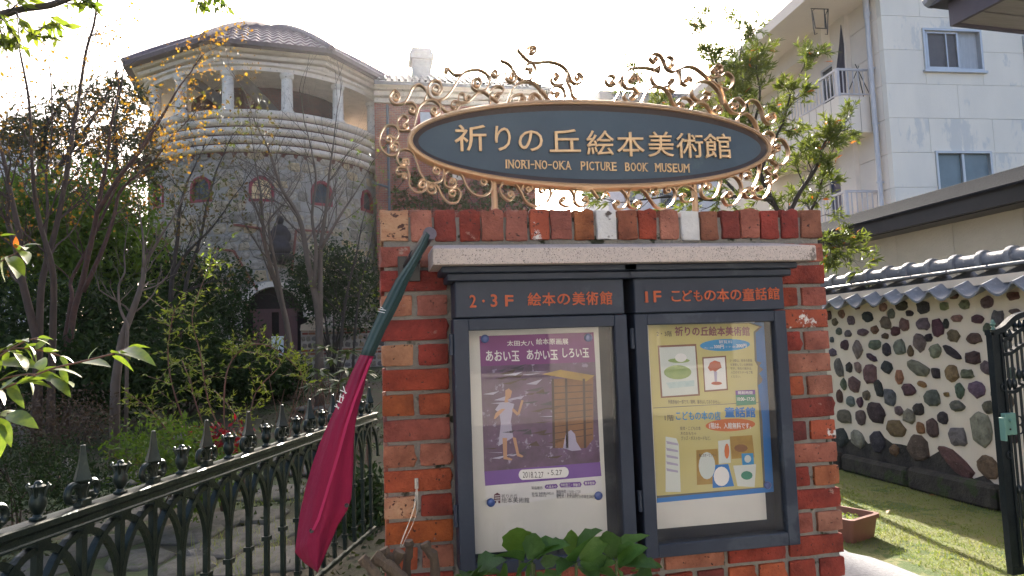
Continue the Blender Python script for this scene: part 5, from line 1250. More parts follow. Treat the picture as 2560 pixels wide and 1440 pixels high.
RS = [
 ([(245, 345), (280, 320), (250, 293), (212, 312), (212, 352), (245, 380), (295, 362), (335, 310), (385, 258), (440, 232), (520, 230), (600, 245), (650, 262)], (16, -1), None),
 ([(590, 185), (568, 150), (600, 118), (650, 130), (680, 180), (705, 238), (755, 263), (810, 245), (875, 220), (945, 240), (1010, 290), (1070, 340), (1135, 385), (1165, 445), (1190, 530), (1235, 592), (1290, 605)], (16, -1), None),
 ([(730, 205), (755, 175), (735, 145), (700, 150), (682, 190)], (12, -1), None),
 ([(640, 275), (645, 225), (600, 252), (580, 310), (605, 370), (660, 392), (725, 372), (770, 310), (810, 245)], None, None),
 ([(342, 300), (348, 365), (390, 402), (450, 390), (478, 345), (460, 300), (420, 300)], None, (18, -1)),
 ([(330, 310), (322, 420), (280, 500)], None, None),
 ([(378, 515), (355, 455), (390, 405), (440, 405), (475, 445), (455, 482)], None, (18, 1)),
 ([(500, 520), (540, 432), (600, 390), (670, 395), (722, 440), (752, 510), (800, 568)], None, None),
 ([(755, 355), (718, 395), (760, 425), (800, 400), (812, 330), (812, 245)], (14, -1), None),
 ([(812, 250), (820, 340), (865, 377), (907, 342), (890, 312)], None, (14, -1)),
 ([(1040, 500), (1060, 450), (1010, 425)], (18, 1), None),
 ([(1045, 495), (990, 510), (930, 480), (908, 425), (930, 370), (1000, 340), (1072, 362), (1130, 430), (1165, 530)], None, None),
 ([(1040, 300), (1100, 312), (1150, 275), (1152, 225), (1110, 208), (1078, 240)], None, (16, -1)),
 ([(1155, 300), (1190, 270), (1238, 305), (1246, 365), (1205, 410), (1150, 395)], (18, 1), None),
 ([(835, 530), (800, 510), (830, 478), (885, 485), (915, 535), (900, 592)], (14, 1), None),
 ([(920, 555), (960, 518), (1020, 530), (1075, 595), (1125, 618), (1155, 585), (1135, 550)], None, (14, -1)),
 ([(1270, 530), (1228, 520), (1260, 482), (1310, 495), (1342, 545), (1325, 592), (1275, 605)], (14, 1), None),
 ([(1342, 530), (1385, 495), (1440, 512), (1478, 575), (1502, 655), (1550, 692), (1592, 655), (1575, 605), (1535, 615)], None, (16, -1)),
 ([(1290, 695), (1290, 640), (1345, 605), (1400, 640), (1440, 710), (1455, 782)], None, None),
 ([(1530, 800), (1495, 780), (1530, 752), (1578, 785), (1570, 850), (1545, 885)], (14, 1), None),
 ([(1560, 880), (1598, 818), (1650, 820), (1690, 880), (1697, 960), (1655, 1022), (1595, 1020), (1560, 980), (1580, 940)], None, (18, -1)),
 ([(1565, 860), (1575, 910), (1620, 912), (1625, 872)], None, (12, -1)),
 ([(1500, 985), (1555, 985), (1602, 1025), (1600, 1080), (1555, 1102), (1520, 1075)], None, (16, 1)),
 ([(1470, 1000), (1462, 1080), (1440, 1155), (1410, 1205), (1360, 1210)], None, None),
 ([(1555, 1160), (1545, 1118), (1590, 1102), (1605, 1145), (1560, 1180), (1535, 1250), (1490, 1302), (1430, 1290), (1418, 1230), (1455, 1200)], (12, 1), (14, 1)),
 ([(1410, 1215), (1408, 1280), (1360, 1292), (1340, 1250), (1365, 1222)], None, (12, 1)),
 ([(1200, 1130), (1260, 1120), (1310, 1180), (1312, 1270), (1262, 1342), (1200, 1352), (1165, 1295), (1195, 1250)], None, (18, 1)),
 ([(1310, 1150), (1322, 1092), (1375, 1080), (1392, 1115)], None, (14, 1)),
 ([(1150, 1155), (1112, 1270), (1060, 1302), (1000, 1280), (985, 1220), (1012, 1170), (1055, 1182)], None, (16, 1)),
 ([(180, 1300), (222, 1230), (290, 1210), (350, 1242), (386, 1305), (360, 1372), (300, 1386), (275, 1348)], None, (16, 1)),
 ([(390, 1290), (402, 1240), (455, 1215), (520, 1242), (572, 1312), (622, 1370), (690, 1382), (752, 1340), (777, 1270), (758, 1215), (712, 1206)], None, (18, -1)),
 ([(386, 1300), (402, 1362), (460, 1382), (497, 1345), (472, 1318)], None, (14, -1)),
 ([(562, 1255), (570, 1213), (612, 1212), (630, 1250)], None, (12, 1)),
 ([(778, 1285), (790, 1222), (840, 1195), (902, 1212), (937, 1265), (900, 1322), (842, 1320), (822, 1282)], None, (14, 1))]
for p, a_, b__ in RS: scroll(p, a_, b__, **B_)
# ================================================================ flag pole and flag
m_pole = mat('pole_black', (.02, .022, .025), (.03, .03, .032), .35, metal=.4)
fp = thing('flag_pole', 'short black flag pole with grey end cap bracketed to the pier', 'flag pole', PY(1024, 680, YP))
q0 = PY(1022, 665, YP-.02); q1 = PD(1074, 585, 1.92)
MB().tube([q0, q0.lerp(q1, .5), q1], .0155, 16).build('pole', m_pole, fp, smooth='auto')
dn = (q1-q0).normalized()
MB().tube([q1-dn*.004, q1+dn*.006], .0185, 20).build('end_cap', mat('cap_grey', (.16, .13, .15), (.10, .09, .1), .7, scale=20, bump=.5), fp, smooth='auto')
a, c = PY(994, 641, YP-.008), PY(1051, 703, YP-.008)
br = MB().box((a.x, YP-.012, c.z), (c.x, YP-.0035, a.z), .001)
for (x, y) in ((1001, 650), (1001, 694), (1044, 694)): p = PY(x, y, YP-.012); br.lathe([(.004, -.004), (.0035, 0)], p, 8, ax='y')
br.build('bracket', m_pole, fp)
MB().tube([q0+Vector((0, .02, 0)), q0+(q1-q0)*.35], .0195, 14).build('socket', m_pole, fp, smooth='auto')
flg = thing('flag', 'furled flag of deep red cloth with a dark green top hanging beside the pier', 'flag', PD(830, 1300, 1.8))
def F7(x, y): return 700+x/1.619, 550+y/1.619
FLft = [(590, 45), (565, 95), (520, 170), (470, 240), (432, 310), (400, 375), (365, 450), (325, 545), (290, 615), (260, 690), (225, 760), (190, 835), (158, 910), (130, 990), (103, 1085), (80, 1190), (70, 1265), (60, 1345), (100, 1390), (150, 1425)]
FRgt = [(607, 62), (590, 110), (553, 185), (520, 250), (492, 320), (465, 375), (425, 450), (380, 552), (352, 625), (335, 700), (318, 760), (305, 830), (298, 910), (297, 990), (292, 1080), (288, 1130), (272, 1175), (235, 1235), (195, 1330), (152, 1428)]
NF = 17
def flag_pt(j, t):
    l, r_ = FLft[j], FRgt[j]; x, y = F7(l[0]+(r_[0]-l[0])*t, l[1]+(r_[1]-l[1])*t)
    f_ = j/(len(FLft)-1)
    wv = .010*math.sin(t*6.5+f_*2)*(.4+f_)+.004*math.sin(t*17+1)
    return PD(x, y, 1.90-.10*f_+wv-.02*math.sin(math.pi*t))
m_fr = mat('flag_red', (.26, .005, .048), (.20, .004, .040), .85, scale=3, bump=.7, bscale=14, stretch=(1.6, 1.6, .5), trans=.2, dist=1.5)
m_fg = mat('flag_green', (.018, .05, .048), (.025, .06, .055), .75, scale=3, bump=.2, bscale=260, trans=.1)
def subrows(j0, j1, sub=4):
    rows_ = []
    for j in range(j0, j1):
        for s_ in range(sub):
            f = s_/sub; rows_.append([flag_pt(j, t/(NF-1)).lerp(flag_pt(j+1, t/(NF-1)), f) for t in range(NF)])
    rows_.append([flag_pt(j1, t/(NF-1)) for t in range(NF)]); return rows_
def sheet(rows_, th=.0016):
    b = MB(); n = len(rows_[0]); m_ = len(rows_)
    for off in (0, th):
        for r_ in rows_:
            for p in r_: b.v.append((p.x, p.y+off, p.z))
    for j in range(m_-1):
        for k in range(n-1):
            q = (j*n+k, j*n+k+1, (j+1)*n+k+1, (j+1)*n+k); b.f.append(q); b.f.append(tuple(m_*n+i for i in q[::-1]))
    for j in range(m_-1):
        for k in (0, n-1): b.f.append((j*n+k, (j+1)*n+k, m_*n+(j+1)*n+k, m_*n+j*n+k))
    for k in range(n-1):
        for j in (0, m_-1): b.f.append((j*n+k, j*n+k+1, m_*n+j*n+k+1, m_*n+j*n+k))
    return b
sheet(subrows(0, 7)).build('green_cloth', m_fg, flg, smooth=True); sheet(subrows(7, 19)).build('red_cloth', m_fr, flg, smooth=True)
# hem strip and stitches
hem = [(362, 560), (330, 640), (295, 730), (262, 830), (235, 930), (205, 1030), (178, 1120), (150, 1210), (128, 1255)]
b = MB(); rr_ = []
for (x, y) in hem:
    X, Y = F7(x, y); p = PD(X, Y, 1.90-.10*(y/1425)-.034); q = PD(X+7, Y+1, 1.90-.10*(y/1425)-.034); rr_.append([p, q])
for i in range(len(rr_)): b.v += [tuple(v) for v in rr_[i]]
for i in range(len(rr_)-1): b.f.append((2*i, 2*i+1, 2*i+3, 2*i+2))
b.build('hem', mat('flag_hem', (.31, .009, .06), (.38, .01, .08), .8), flg, fix=False)
for (x, y) in ((128, 1258), (270, 1155)):
    X, Y = F7(x, y); p = PD(X, Y, 1.90-.10*(y/1425)-.03); MB().lathe([(.003, -.001), (.0055, -.002), (.0058, .001), (.003, .002)], p, 14, ax='y').build('eyelet', m_pole, flg)
def fstroke(l, w_=2.2, mt=m_wht):
    b = MB()
    for (x0, y0, x1, y1) in l:
        X0, Y0 = x0, y0; X1, Y1_ = x1, y1; L_ = math.hypot(X1-X0, Y1_-Y0); nx_, ny_ = -(Y1_-Y0)/L_*w_/2, (X1-X0)/L_*w_/2
        D = 1.845
        b.quad(*[PD(u, v, D) for u, v in ((X0+nx_, Y0+ny_), (X1+nx_, Y1_+ny_), (X1-nx_, Y1_-ny_), (X0-nx_, Y0-ny_))])
    return b.build('printed_mark', mt, flg, fix=False)
fstroke([(950, 767, 958, 771), (946, 772, 965, 776), (944, 778, 962, 782)], 1.6)
fstroke([(858, 965, 864, 984), (850, 975, 868, 983), (848, 990, 862, 996), (852, 984, 848, 1006), (858, 987, 856, 1008), (842, 1002, 858, 1009), (840, 1010, 848, 1026), (836, 1015, 852, 1021)], 2.4)
# hook, ties, sawn branches
hk = thing('wall_hook', 'small steel hook with loose wire loops on the left side of the brick pier', 'hook', PY(1041, 1205, YP-.01))
m_st = mat('steel', (.5, .5, .48), (.4, .4, .38), .3, metal=.9)
a = PY(1041, 1198, YP-.004)
b = MB().box((a.x-.006, YP-.006, a.z-.028), (a.x+.006, YP-.003, a.z+.003), .001); b.tube([a+Vector((0, -.008, -.002)), a+Vector((.003, -.014, -.012)), a+Vector((0, -.008, -.022))], .0014, 6); b.build('plate', m_st, hk)
b = MB()
for l in ([(1042, 1222), (1038, 1260), (1025, 1300), (1010, 1340), (1000, 1368)], [(1043, 1222), (1044, 1262), (1036, 1300), (1015, 1345), (1004, 1368)], [(1040, 1222), (1032, 1280), (1012, 1330), (1001, 1360)]):
    b.tube(catmull([PY(x, y, YP-.03-.05*(y-1222)/150) for x, y in l], 4), .0007, 4)
b.build('wire', m_st, hk)
m_log = mat('dry_branch', (.13, .095, .065), (.07, .05, .035), .95, scale=12, stretch=(1, 1, .3), bump=1.0, bscale=60, dist=1.5)
m_cut = mat('cut_wood', (.20, .15, .10), (.14, .10, .07), .9, scale=30)
logs = [([(1022, 1352), (1018, 1400), (1006, 1520)], 11, 1.92, 'upright sawn branch stub in front of the brick pier'), ([(1062, 1358), (1085, 1395), (1098, 1530)], 12, 1.93, 'slanting sawn branch stub leaning right before the pier'), ([(1000, 1378), (985, 1440), (975, 1540)], 15, 1.88, 'thick pale branch stub tied with wire before the pier'),
        ([(935, 1390), (985, 1425), (1040, 1480)], 16, 1.8, 'thick grey sawn branch lying at the foot of the pier'), ([(960, 1372), (975, 1400), (1000, 1500)], 12, 1.84, 'dark split branch stub leftmost of the cluster'), ([(905, 1395), (945, 1450), (965, 1520)], 13, 1.76, 'dark mossy branch stub at the bottom edge by the fence')]
for l, r_, D, lb in logs:
    W = [PD(x, y, D) for x, y in l]; k = r_*D/F_PX
    W = catmull([W[0], W[0].lerp(W[1], .5)+Vector((R.uniform(-.006, .006), 0, 0)), W[1], W[1].lerp(W[2], .5)+Vector((R.uniform(-.008, .008), 0, 0)), W[2]], 3)
    W.append(Vector((W[-1].x+.02, W[-1].y+.05, .0)))
    t = thing('sawn_branch', lb, 'branch', W[-1], 'sawn branches at the pier foot')
    MB().tube(W, [k*(1+.16*math.sin(i*1.7)+R.uniform(-.1, .1)) for i in range(len(W))], 7).build('wood', m_log, t, smooth='auto')
    d = (W[0]-W[1]).normalized(); MB().tube([W[0]-d*.001, W[0]+d*.0015], k*.9, 9).build('cut_face', m_cut, t)
# ================================================================ planter
pp_ = thing('planter', 'brown rectangular plastic planter with seedlings on the lawn right of the pier', 'planter', (2.95, 4.95, 0))
m_ter = mat('planter_plastic', (.20, .085, .06), (.16, .07, .05), .55, scale=6, bump=.1)
P1, P2, P3 = PZ(2139, 1361, 0), PZ(2188, 1347, 0), PZ(2095, 1340, 0)
fr_ = PZ(2139, 1361, 0); hgt_ = .175
e_x = Vector((.80, .60, 0)).normalized(); 
import math as _m
cr = PZ(2132, 1362, 0.0); ce = PZ(2190, 1343, 0.0)
sx_ = (ce-cr); wd_ = sx_.length; ux = sx_.normalized(); uy = Vector((-ux.y, ux.x, 0)); LN = .52
def PLp(u, v, z): return cr+ux*u+uy*v+Vector((0, 0, z))
def rr(u0, v0, u1, v1, z, c=.035):
    out = []
    for (x, y, a0) in ((u1-c, v0+c, -90), (u1-c, v1-c, 0), (u0+c, v1-c, 90), (u0+c, v0+c, 180)):
        for k in range(4): a_ = math.radians(a0+30*k); out.append(PLp(x+c*math.cos(a_), y+c*math.sin(a_), z))
    return out
g_ = .02; rings = [rr(0, 0, wd_, LN, .0), rr(-g_, -g_, wd_+g_, LN+g_, hgt_-.03), rr(-g_-.012, -g_-.012, wd_+g_+.012, LN+g_+.012, hgt_-.03), rr(-g_-.014, -g_-.014, wd_+g_+.014, LN+g_+.014, hgt_), rr(-g_+.012, -g_+.012, wd_+g_-.012, LN+g_-.012, hgt_+.002), rr(.0, .0, wd_, LN, hgt_-.06)]
b = MB(); n = 16
for r_ in rings: b.v += [tuple(p) for p in r_]
for j in range(len(rings)-1):
    for k in range(n): b.f.append((j*n+k, j*n+(k+1) % n, (j+1)*n+(k+1) % n, (j+1)*n+k))
b.f.append(tuple(range(n-1, -1, -1)))
b.build('pot', m_ter, pp_, smooth='auto')
MB().add([tuple(p) for p in rr(.002, .002, wd_-.002, LN-.002, hgt_-.045)], [tuple(range(16))]).build('soil', mat('potting_soil', (.08, .07, .04), (.12, .13, .05), .95, scale=30, bump=1), pp_, fix=False)
pts = [PLp(R.uniform(.02, wd_-.02), R.uniform(.02, LN-.02), hgt_-.04+R.uniform(0, .02)) for _ in range(260)]
leaf_cloud(pts, .018, mat('seedling', (.20, .24, .06), (.14, .2, .05), .6, trans=.4), 'seedlings', pp_, width=.6, kind='stuff')
# ================================================================ iron fence
m_fe = mat('fence_iron', (.012, .022, .022), (.022, .034, .030), .33, metal=.6, scale=12, bump=.25, bscale=50, wear=(.05, .065, .06), wscale=7, wamt=.63)
# tall finials sit on x = 1480 - 1/(u0 + k du); the fence line recedes to that point
Lf = 1.65; vpx = 1480
fd = ray(vpx, 861-.0346*(vpx-1280)); fd.z = 0; fd.normalize(); fn = Vector((fd.y, -fd.x, 0))
def fpt(s): return PF0+fd*s
q = PZ(938, 1357, 0.0); PFend = Vector((q.x, q.y, 0))
def fence_hit(px, py):
    """where the ray meets the upright fence plane -> distance back from the far end, height"""
    p = PP(px, py, PFend, fn); return (PFend-p).dot(fd), p.z
tall_px = [(207, 1180), (383, 1130), (515, 1100), (620, 1080), (705, 1060), (776, 1045), (832, 1030), (880, 1020), (922, 1010)]
ss = [fence_hit(x, y)[0] for x, y in tall_px]
stp = (ss[0]-ss[6])/6
zr_t = sum(fence_hit(x, y)[1] for x, y in ((207, 1266), (383, 1207), (620, 1129)))/3; zr_b = zr_t-.056
fence = thing('iron_fence', 'dark green cast iron fence with spear finials and interlaced pointed arches on the left', 'fence', (PFend.x, PFend.y, 0))
def FP(s, z, n=0): v = PFend-fd*s+fn*n; return Vector((v.x, v.y, z))
s_end = ss[8]-.12; s_beg = ss[0]+stp*1.4
def fbox(mb, s0, s1, z0, z1, n0, n1):
    P = [FP(s, z, n) for n in (n0, n1) for (s, z) in ((s0, z0), (s1, z0), (s1, z1), (s0, z1))]
    return mb.add(P, [(0, 1, 2, 3), (7, 6, 5, 4), (0, 4, 5, 1), (1, 5, 6, 2), (2, 6, 7, 3), (3, 7, 4, 0)])
rail = MB()
prof = [(-.036, zr_t-.004), (-.028, zr_t), (.028, zr_t), (.036, zr_t-.004), (.036, zr_t-.022), (.022, zr_t-.034), (.022, zr_t-.052), (.032, zr_t-.062), (.032, zr_b), (-.032, zr_b), (-.032, zr_t-.062), (-.022, zr_t-.052), (-.022, zr_t-.034), (-.036, zr_t-.022)]
m_ = len(prof)
for s in (s_end, s_beg): rail.v += [tuple(FP(s, z, n)) for n, z in prof]
rail.f = [(k, (k+1) % m_, m_+(k+1) % m_, m_+k) for k in range(m_)]+[tuple(range(m_-1, -1, -1)), tuple(range(m_, 2*m_))]
rail.build('top_rail', m_fe, fence)
lr = MB(); fbox(lr, s_end, s_beg, .10, .125, -.012, .012); lr.build('bottom_rail', m_fe, fence)
# spear finial: collar, four flared ribs, two side curls
rotz = math.atan2(fd.y, fd.x)
def spear():
    b = MB()
    b.box((-.028, -.022, 0), (.028, .022, .03), .004).lathe([(.018, .03), (.014, .05), (.02, .072), (.024, .080), (.024, .088), (.019, .092)], (0, 0, 0), 12)
    for sx in (-1, 1):
        pts = [(sx*.012, 0, .036), (sx*.022, 0, .070), (sx*.046, 0, .088), (sx*.072, 0, .080), (sx*.082, 0, .054), (sx*.070, 0, .030), (sx*.048, 0, .032), (sx*.044, 0, .050)]
        b.tube(catmull(pts, 3), [.014]*22, 8)
    # blade with ribs: star section
    secs = [(.092, .034, .022), (.102, .042, .027), (.125, .033, .021), (.16, .023, .015), (.20, .016, .011), (.235, .0115, .009), (.238, .006, .005)]
    vs = []; n = 8
    for (z, ro, ri) in secs:
        for k in range(n): a_ = 2*math.pi*k/n; r_ = ro if k % 2 == 0 else ri; vs.append((r_*math.cos(a_), r_*math.sin(a_), z))
    fs = [(j*n+k, j*n+(k+1) % n, (j+1)*n+(k+1) % n, (j+1)*n+k) for j in range(len(secs)-1) for k in range(n)]+[tuple(range(n-1, -1, -1)), tuple(range((len(secs)-1)*n, len(secs)*n))]
    b.add(vs, fs); return b
def bud():
    b = MB(); b.box((-.024, -.02, 0), (.024, .02, .014), .004)
    b.lathe([(.018, .014), (.014, .022), (.022, .034), (.030, .055), (.029, .075), (.022, .095), (.02, .108), (.026, .118), (.028, .124), (.018, .130)], (0, 0, 0), 14)
    for k in range(4):
        a_ = math.pi/2*k+.4; b.tube([(.02*math.cos(a_), .02*math.sin(a_), .08), (.026*math.cos(a_), .026*math.sin(a_), .11), (.036*math.cos(a_), .036*math.sin(a_), .127), (.03*math.cos(a_), .03*math.sin(a_), .136)], [.006, .008, .008, .004], 6)
    b.ball((0, 0, .130), .016, 10, 6); return b
m1 = spear().mesh('spear_finial', m_fe, 'auto'); m2 = bud().mesh('bud_finial', m_fe, 'auto')
sc_f = stp/.35
k = 0; s = ss[8]-.0
hs_ = stp/2
pos = []
s0_ = ss[6]
for i in range(-5, 16): pos.append((s0_+hs_*i, i % 2 == 0))
pos = [(s, t) for s, t in pos if s_end < s < s_beg]
for s, tall in pos:
    p = FP(s, zr_t-.001); put('spear_finial' if tall else 'bud_finial', m1 if tall else m2, fence, p, (0, 0, rotz), (.86, .86, .86) if tall else (.84, .84, .84))
bz0, bz1 = .14, zr_b; AH = .30
zs = zr_b-AH                               # springing of the arches
for s, tall in pos:
    b = MB(); fbox(b, s-.013, s+.013, bz0, bz1-.02, -.011, .011)
    fbox(b, s-.026, s+.026, zr_b-.022, zr_b, -.026, .026); fbox(b, s-.02, s+.02, zr_b-.034, zr_b-.022, -.02, .02)
    b.build('bar', m_fe, fence)
    fbox(MB(), s-.021, s+.021, zs-.13, zs-.108, -.019, .019).build('collar', m_fe, fence); fbox(MB(), s-.019, s+.019, .22, .242, -.017, .017).build('collar', m_fe, fence)
    # two arch ribs leaving each bar head down to the neighbours
    for sg_ in (-1, 1):
        P = []; n = 9
        for i in range(n+1):
            t = i/n; ds = 1.0*hs_*math.sin(t*math.pi/2); z = zr_b-.03-(AH-.03)*(1-math.cos(t*math.pi/2))
            P.append((s+sg_*ds, z))
        b = MB(); w_ = .0115
        for i, (a_, z) in enumerate(P):
            i0, i1 = max(0, i-1), min(n, i+1); tx, tz = P[i1][0]-P[i0][0], P[i1][1]-P[i0][1]; L_ = math.hypot(tx, tz); ox, oz = -tz/L_*w_, tx/L_*w_
            yy = .011+.002*sg_
            b.v += [tuple(FP(a_+ox, z+oz, -yy)), tuple(FP(a_-ox, z-oz, -yy)), tuple(FP(a_-ox, z-oz, yy)), tuple(FP(a_+ox, z+oz, yy))]
        for i in range(n):
            for k in range(4): b.f.append((i*4+k, i*4+(k+1) % 4, i*4+4+(k+1) % 4, i*4+4+k))
        b.f += [(3, 2, 1, 0), (n*4, n*4+1, n*4+2, n*4+3)]
        b.build('arch_rib', m_fe, fence)
# ================================================================ gate on the right
YGT = 3.55
m_gt2 = mat('gate_iron', (.010, .016, .02), (.018, .026, .03), .35, metal=.5, scale=10, bump=.2, bscale=60)
def G3(x, y): return 2040+x/3, 720+y/3
gate = thing('iron_gate', 'tall dark wrought iron gate leaf with curved top at the right edge', 'gate', PY(2490, 1430, YGT))
def gp(x, y, dy=0): X, Y = G3(x, y); p = PY(X, Y, YGT); return Vector((p.x, YGT+dy, p.z))
sl0, sr0 = gp(1293, 335), gp(1375, 345); zb0 = .12
pb = gp(1400, 1440)
xl = (sl0.x+gp(1392, 1440).x-.0)/2
b = MB(); xs0, xs1 = sl0.x, gp(1378, 345).x
b.box((xs0, YGT-.02, zb0), (xs0+.018, YGT+.02, sl0.z)).box((xs0+.018, YGT-.012, zb0), (xs1-.018, YGT+.012, sl0.z)).box((xs1-.018, YGT-.02, zb0), (xs1, YGT+.02, sl0.z))
b.build('stile', m_gt2, gate)
def grail(name, l, w_=.016, dy=.02):
    W = catmull([gp(x, y) for x, y in l], 5); b = MB()
    for i, p in enumerate(W):
        t = W[min(i+1, len(W)-1)]-W[max(0, i-1)]; t.normalize(); nn = Vector((-t.z, 0, t.x))*w_
        for sn, yy in ((1, -dy), (-1, -dy), (-1, dy), (1, dy)): b.v.append(tuple(p+nn*sn+Vector((0, yy, 0))))
    for i in range(len(W)-1):
        for k in range(4): b.f.append((i*4+k, i*4+(k+1) % 4, i*4+4+(k+1) % 4, i*4+4+k))
    b.f += [(3, 2, 1, 0), tuple((len(W)-1)*4+k for k in range(4))]
    return b.build(name, m_gt2, gate)
grail('top_rail', [(1285, 335), (1340, 330), (1400, 300), (1470, 232), (1540, 200), (1640, 190), (1760, 195)])
grail('top_rail', [(1375, 395), (1430, 375), (1500, 325), (1560, 300), (1700, 290)], .010)
grail('arch_rail', [(1378, 500), (1440, 490), (1500, 450), (1560, 420), (1700, 400)], .010)
grail('arch_rail', [(1420, 780), (1480, 775), (1520, 740), (1570, 705), (1700, 690)], .009)
x = 1420
while x < 1800:
    a = gp(x, 400 if x < 1470 else 330); b = MB().tube([Vector((a.x, YGT, a.z)), Vector((a.x, YGT, zb0))], .008, 8)
    for z in (a.z-.25, .55): b.lathe([(.008, -.03), (.016, -.012), (.018, 0), (.016, .012), (.008, .03)], (a.x, YGT, z), 10)
    b.lathe([(.008, 0), (.014, .012), (.012, .03), (.017, .04), (.004, .075)], (a.x, YGT, a.z), 8)
    b.build('bar', m_gt2, gate); x += 36
z = gp(1450, 1000).z
for zz in (z, z-.05):
    for k in range(9):
        c = gp(1440, 1000).x+.03+.048*k; pts = [(c+.02*math.cos(a_), YGT, zz+.026*math.sin(a_)) for a_ in [2*math.pi*i/14 for i in range(15)]]
        MB().tube(pts, .005, 6, cap=False).build('ring', m_gt2, gate)
for (x, y) in ((1388, 745), (1432, 1250), (1415, 340)):
    c = gp(x, y); MB().tube([(c.x+.014*math.cos(a_), YGT-.018, c.z+.02*math.sin(a_)) for a_ in [2*math.pi*i/12 for i in range(13)]], .004, 5).build('rosette', m_gt2, gate)
MB().box((xs0, YGT-.018, zb0-.04), (xs0+1.0, YGT+.018, zb0)).build('bottom_rail', m_gt2, gate)
c = gp(1328, 300); MB().lathe([(.012, -.01), (.008, .01), (.016, .022), (.006, .05)], (c.x, YGT, c.z-.0), 10).build('finial', mat('verdigris', (.10, .20, .16), (.07, .15, .12), .6), gate)
lk = thing('gate_lock', 'pale green lock box with keyhole and handle plate on the gate stile', 'lock', gp(1400, 1015))
m_lk = mat('green_lock_paint', (.13, .27, .22), (.11, .24, .2), .35)
a, c = gp(1355, 935), gp(1452, 1092)
MB().box((a.x, YGT-.055, c.z), (c.x, YGT-.022, a.z), .004).build('lock_case', m_lk, lk)
a2, c2 = gp(1333, 965), gp(1364, 1138); MB().box((a2.x, YGT-.07, c2.z), (c2.x, YGT-.03, a2.z), .003).build('strike_plate', m_lk, lk)
kx = gp(1395, 985); MB().lathe([(.009, -.008), (.011, 0)], (kx.x, YGT-.057, kx.z), 12, ax='y').build('knob', m_lk, lk)
kx = gp(1395, 1052); MB().lathe([(.005, -.002), (.006, 0)], (kx.x, YGT-.056, kx.z), 10, ax='y').build('keyhole', m_dark, lk)
# gate roof corner at the upper right
gr = thing('gate_roof', 'corner of a tiled gate roof with slatted grey eave at the top right', 'roof', PD(2500, 40, 5.2))
zq = PD(2392, 55, 5.2).z; cr0 = PZ(2391, 56, zq); cr1 = PZ(2560, 75, zq)
dx_ = (cr1-cr0).normalized(); dy_ = Vector((-dx_.y, dx_.x, 0))
if dy_.y < 0: dy_ = -dy_
far = PZ(2450, 10, zq)
def RP(u, v, z): return cr0+dx_*u+dy_*v+Vector((0, 0, z))
m_sof = mat('soffit_grey', (.30, .28, .27), (.24, .22, .21), .8, scale=4, stretch=(1, 12, 1))
def rbox(mb, u0, u1, v0, v1, z0, z1):
    P = [RP(u, v, z) for z in (z0, z1) for (u, v) in ((u0, v0), (u1, v0), (u1, v1), (u0, v1))]
    return mb.add(P, [(0, 3, 2, 1), (4, 5, 6, 7), (0, 1, 5, 4), (1, 2, 6, 5), (2, 3, 7, 6), (3, 0, 4, 7)])
# the eave runs away from us: soffit towards -v side is nearest
for k in range(5): b = MB(); rbox(b, .0, 3, -.0-.19*k-.17, -.19*k, 0, .02); b.build('soffit_board', m_sof, gr)
b = MB(); rbox(b, -.03, 3, -.0, .03, -.02, .16); b.build('fascia', mat('fascia_purple', (.10, .09, .11), (.08, .07, .09), .7), gr)
b = MB(); rbox(b, -.03, -.001, -1, -.0, -.02, .16); b.build('fascia', MATS['fascia_purple'], gr)
b = MB(); rbox(b, -.12, 3, -1.0, .12, .16, .20); b.build('roof_edge', mat('fascia_dark', None), gr)
b = MB()
b.add([RP(-.12, .12, .201), RP(3, .12, .201), RP(3, -1.2, .75), RP(-.12, -1.2, .75)], [(0, 1, 2, 3)]); b.build('roof_sheet', m_kw, gr, fix=False)
for k in range(8):
    b = MB(); b.tube([RP(-.1+.3*k, .14, .2), RP(-.1+.3*k, -1.2, .76)], .05, 8); b.build('roof_tile_roll', m_kw, gr, smooth='auto')
# ================================================================ trees and plants
m_bark = mat('bark_brown', (.075, .05, .037), (.045, .032, .026), .9, scale=14, stretch=(1, 1, .25), bump=.7, bscale=40)
m_barkp = mat('bark_pale', (.13, .10, .08), (.08, .062, .048), .9, scale=10, stretch=(1, 1, .3), bump=.6, bscale=40)
m_barkd = mat('bark_dark', (.05, .04, .035), (.035, .03, .025), .9, scale=10, bump=.6, bscale=40)
m_lor = mat('leaf_orange', (.36, .16, .03), (.22, .085, .03), .7, scale=2, trans=.45, island=(.9, 1.3, .5))
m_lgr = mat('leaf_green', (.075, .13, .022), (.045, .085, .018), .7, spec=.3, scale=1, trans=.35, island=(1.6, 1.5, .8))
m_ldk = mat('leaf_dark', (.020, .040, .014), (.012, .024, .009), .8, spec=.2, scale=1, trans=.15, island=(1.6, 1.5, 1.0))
m_lrd = mat('leaf_rust', (.10, .10, .025), (.12, .045, .02), .6, scale=1.5, trans=.35, island=(.6, 1.1, .8))
m_lyg = mat('leaf_yellowgreen', (.20, .22, .035), (.10, .14, .03), .5, scale=2, trans=.5, island=(.7, .85, .6))
m_lol = mat('leaf_oleander', (.13, .16, .05), (.075, .105, .035), .45, scale=2, trans=.35, island=(1.5, 1.35, .8))
m_pin = mat('pine_needle', (.045, .075, .03), (.07, .065, .03), .7, scale=1, trans=.25, island=(1.4, 1.1, .9))
m_lrr = mat('leaf_red', (.32, .012, .03), (.22, .01, .025), .6, scale=3, trans=.45, island=(.5, .5, .5))
def W_(l, D, dd=0):
    return [PD(x, y, D+dd*i/max(1, len(l)-1)) for i, (x, y) in enumerate(l)]
def toground(p): return Vector((p.x, p.y, gh(p.x, p.y)))
